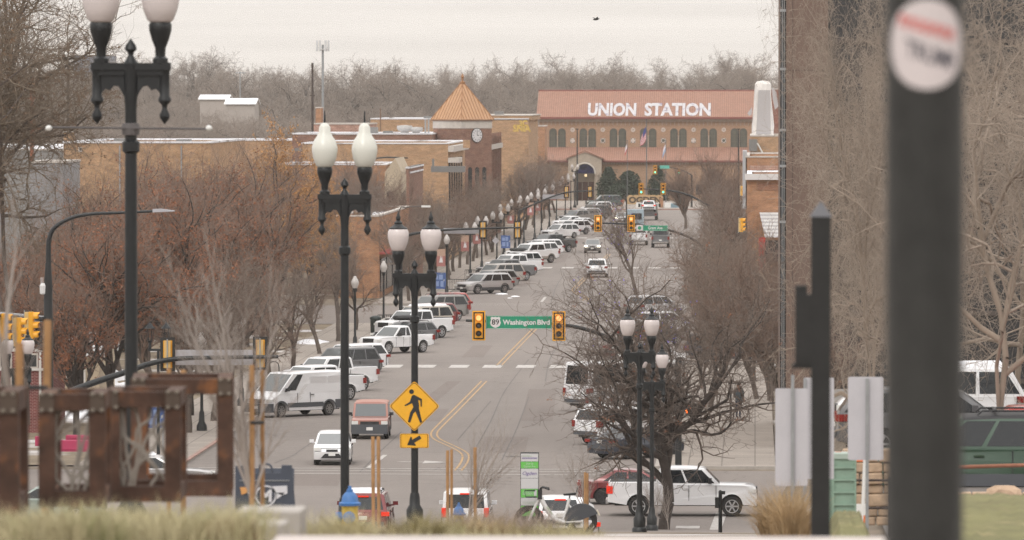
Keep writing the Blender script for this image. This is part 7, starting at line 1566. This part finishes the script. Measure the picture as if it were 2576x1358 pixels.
# stone wall, rail fence, boulder, lawn mound
STN = mat('field_stone', (.4, .29, .2), .9, noise=(3, .35), bump=.5)
def stones(label, px0, px1, py0, py1, d, seed, size=.3):
    rg = random.Random(seed); a, b = W(px0, py1, d), W(px1, py0, d); t = MB(); z = a.z
    while z < b.z:
        x = a.x + rg.uniform(-.1, 0); hh = size * rg.uniform(.5, .8)
        while x < b.x:
            ww = size * rg.uniform(.7, 1.5); k = len(t.v); t.box((x + ww / 2, d + rg.uniform(-.03, .05), z + hh / 2), (ww * .96, .4, hh * .95), 0, Matrix.Rotation(rg.uniform(-.06, .06), 3, 'Y')); x += ww
        z += hh
    o = t.build('stone_wall', STN); bv = o.modifiers.new('edge', 'BEVEL'); bv.width = .03; bv.segments = 2; return tag(o, label, 'wall')
stones('dry stone wall of tan blocks behind the green cabinet', 2125, 2235, 1155, 1320, 118, 4); stones('low grey stone wall under the green suv', 2400, 2640, 1250, 1300, 128, 7, .25)
def boulder(label, px, py, d, r, seed):
    p = W(px, py, d); rg = random.Random(seed); bm = bmesh.new(); bmesh.ops.create_icosphere(bm, subdivisions=2, radius=1)
    for v in bm.verts: v.co = Vector((v.co.x * r, v.co.y * r * .7, v.co.z * r * .5)) * (1 + rg.uniform(-.12, .1))
    me = bpy.data.meshes.new('boulder'); bm.to_mesh(me); bm.free(); me.materials.append(mat('boulder_tan', (.45, .32, .22), .9, noise=(4, .2))); o = link(bpy.data.objects.new('boulder', me), None, p); tag(o, label, 'boulder')
boulder('rounded tan boulder on the wall before the green suv', 2525, 1243, 127, .36, 2)
t = thing('rail_fence', 'rusty single rail fence running in front of the green suv', 'fence', W(2500, 1172, 125)); m = MB(); o = t.location; m.tube([W(2380, 1176, 125) - o, W(2500, 1172, 125) - o, W(2660, 1168, 125) - o], .035, 8); m.build('rail', RUST, t); m = MB(); q = W(2640, 1172, 125) - o; m.tube([(q.x, 0, q.z), (q.x, 0, q.z - 1.2)], .04, 8); m.build('post', RUST, t)
t = thing('rail_fence', 'dark two rail fence behind the pale sign back by the stone wall', 'fence', W(2180, 1240, 114)); o = t.location
for py in (1208, 1278): m = MB(); m.tube([W(2110, py, 114) - o, W(2240, py, 114) - o], .022, 6); m.build('rail', mat('dark_rail', (.05, .035, .03), .8), t)
for px in (2112, 2238): m = MB(); q = W(px, 1200, 114) - o; m.tube([q, (q.x, 0, q.z - 1.0)], .03, 6); m.build('post', mat('dark_rail', (.05, .035, .03), .8), t)
LAWN = mat('lawn_green', (.16, .15, .06), .95, noise=(1.5, .3, (.25, .21, .1), 2, .55), bump=.3)
def mound(px0, px1, pyt, d0, d1, seed):
    mb = MB(); rg = random.Random(seed); nx_, ny_ = 26, 14; xa, xb = W(px0, 0, d0).x, W(px1, 0, d0).x; zt = W(0, pyt, (d0 + d1) / 2).z
    for j in range(ny_ + 1):
        for i in range(nx_ + 1):
            x = xa + (xb - xa) * i / nx_; y = d0 + (d1 - d0) * j / ny_; e = min(1, 3.2 * min(i, nx_ - i) / nx_) * math.sin(math.pi * j / ny_) ** .6 if px1 < 2560 else min(1, 4 * i / nx_) * math.sin(math.pi * j / ny_) ** .6
            z0 = gz(x, y) - .08; mb.v.append((x, y, z0 + max(0, (zt - z0)) * e + rg.uniform(-.02, .02) * e))
    mb.f = [(j * (nx_ + 1) + i, j * (nx_ + 1) + i + 1, (j + 1) * (nx_ + 1) + i + 1, (j + 1) * (nx_ + 1) + i) for j in range(ny_) for i in range(nx_)]; mb.m = [0] * len(mb.f); tag(mb.build('lawn', LAWN, smooth=60), kind='structure')
mound(2085, 2270, 1314, 66, 84, 1); mound(2395, 2800, 1278, 58, 80, 2)
# red barriers and small things on the far left
for i, (px0, px1, py0, py1, d) in enumerate(((88, 135, 1098, 1122, 300), (150, 248, 1108, 1136, 300), (165, 250, 1095, 1108, 304))):
    a, b = W(px0, py1, d), W(px1, py0, d); m = MB(); m.box2((a.x, d, a.z), (b.x, d + .5, b.z)); m.box2((a.x + .1, d - .03, a.z + .08), (b.x - .1, d - .004, a.z + .16)); o = m.build('barrier', mat('barrier_pink', (.4, .035, .1), .6)); bv = o.modifiers.new('edge', 'BEVEL'); bv.width = .04; tag(o, ('leftmost short crimson barrier', 'long low crimson barrier seen through the rusty frame', 'crimson barrier standing behind the long low one')[i], 'barrier')
# a walker on the right pavement
SKIN = mat('skin', (.35, .2, .14), .7); JACK = mat('jacket_grey', (.06, .075, .085), .9); JEAN = mat('trousers_navy', (.03, .035, .055), .9); HAIRM = mat('cap_dark', (.02, .02, .022), .9)
def person(px, d, label):
    p = W(px, 1000, d); t = thing('person', label, 'person', (p.x, d, .13), R(160)); me = bpy.data.meshes.new('body')
    J = [((0, 0, .95), .15), ((0, .01, 1.2), .16), ((0, .02, 1.42), .16), ((0, .02, 1.54), .065), ((0, 0, 1.62), .085), ((0, 0, 1.75), .09), ((.19, .02, 1.43), .075), ((.25, -.02, 1.15), .058), ((.2, -.2, 1.02), .042), ((.15, -.28, 1.05), .035), ((-.19, .02, 1.43), .075), ((-.26, .03, 1.15), .058), ((-.27, -.08, .9), .042), ((-.26, -.12, .8), .035),
         ((.1, 0, .88), .1), ((.11, -.06, .5), .07), ((.11, .0, .1), .05), ((.12, -.14, .05), .045), ((-.1, 0, .88), .1), ((-.11, .03, .5), .07), ((-.11, .12, .1), .05), ((-.12, .0, .05), .045)]
    E = [(0, 1), (1, 2), (2, 3), (3, 4), (4, 5), (2, 6), (6, 7), (7, 8), (8, 9), (2, 10), (10, 11), (11, 12), (12, 13), (0, 14), (14, 15), (15, 16), (16, 17), (0, 18), (18, 19), (19, 20), (20, 21)]
    me.from_pydata([j[0] for j in J], E, []); o = link(bpy.data.objects.new('body', me), t); sk = o.modifiers.new('skin', 'SKIN'); 
    for i, j in enumerate(J): me.skin_vertices[0].data[i].radius = (j[1], j[1])
    me.skin_vertices[0].data[0].use_root = True; ss = o.modifiers.new('smooth', 'SUBSURF'); ss.levels = ss.render_levels = 2
    bpy.context.view_layer.update(); m2 = bpy.data.meshes.new_from_object(o.evaluated_get(bpy.context.evaluated_depsgraph_get())); o.modifiers.clear(); o.data = m2; m2.materials.clear()
    for q in (JACK, JEAN, SKIN, HAIRM): m2.materials.append(q)
    for f in m2.polygons:
        z = f.center.z; x = abs(f.center.x); f.use_smooth = True; f.material_index = 2 if (z > 1.55 or (x > .12 and z < 1.06 and z > .7 and (f.center.y < -.22 or x > .235))) else (1 if z < .9 else 0)
        if z < .09: f.material_index = 3
    m = MB(); m.lathe([(.1, 1.7), (.102, 1.76), (.085, 1.82), (.02, 1.845)], n=14); m.box((0, -.12, 1.72), (.14, .1, .015)); m.build('cap', HAIRM, t, 50)
    m = MB(); m.lathe([(.012, -.13), (.022, -.11), (.004, -.09)], (0, 0, 1.665), 6, 0, 'Y'); m.box((.03, -.085, 1.69), (.02, .012, .01)); m.box((-.03, -.085, 1.69), (.02, .012, .01)); m.box((0, -.085, 1.62), (.04, .012, .008)); m.build('face_feature', mat('face_dark', (.12, .06, .045), .8), t)
person(1858, 350, 'person in a grey jacket, dark trousers and cap standing on the right pavement')
# ================================================================== air
def haze(density, col):
    mb = MB(); mb.box2((-700, -60, -3), (500, 1760, 60)); m = bpy.data.materials.new('haze'); m.use_nodes = True; n, l = _nt(m); n.clear(); o = n.new('ShaderNodeOutputMaterial'); v = n.new('ShaderNodeVolumePrincipled'); v.inputs['Color'].default_value = (*col, 1); v.inputs['Density'].default_value = density; v.inputs['Anisotropy'].default_value = .2; l.new(v.outputs[0], o.inputs['Volume'])
    tag(mb.build('haze', m), kind='stuff')
HAZE = .000095
if HAZE: haze(HAZE, (.97, .935, .89))
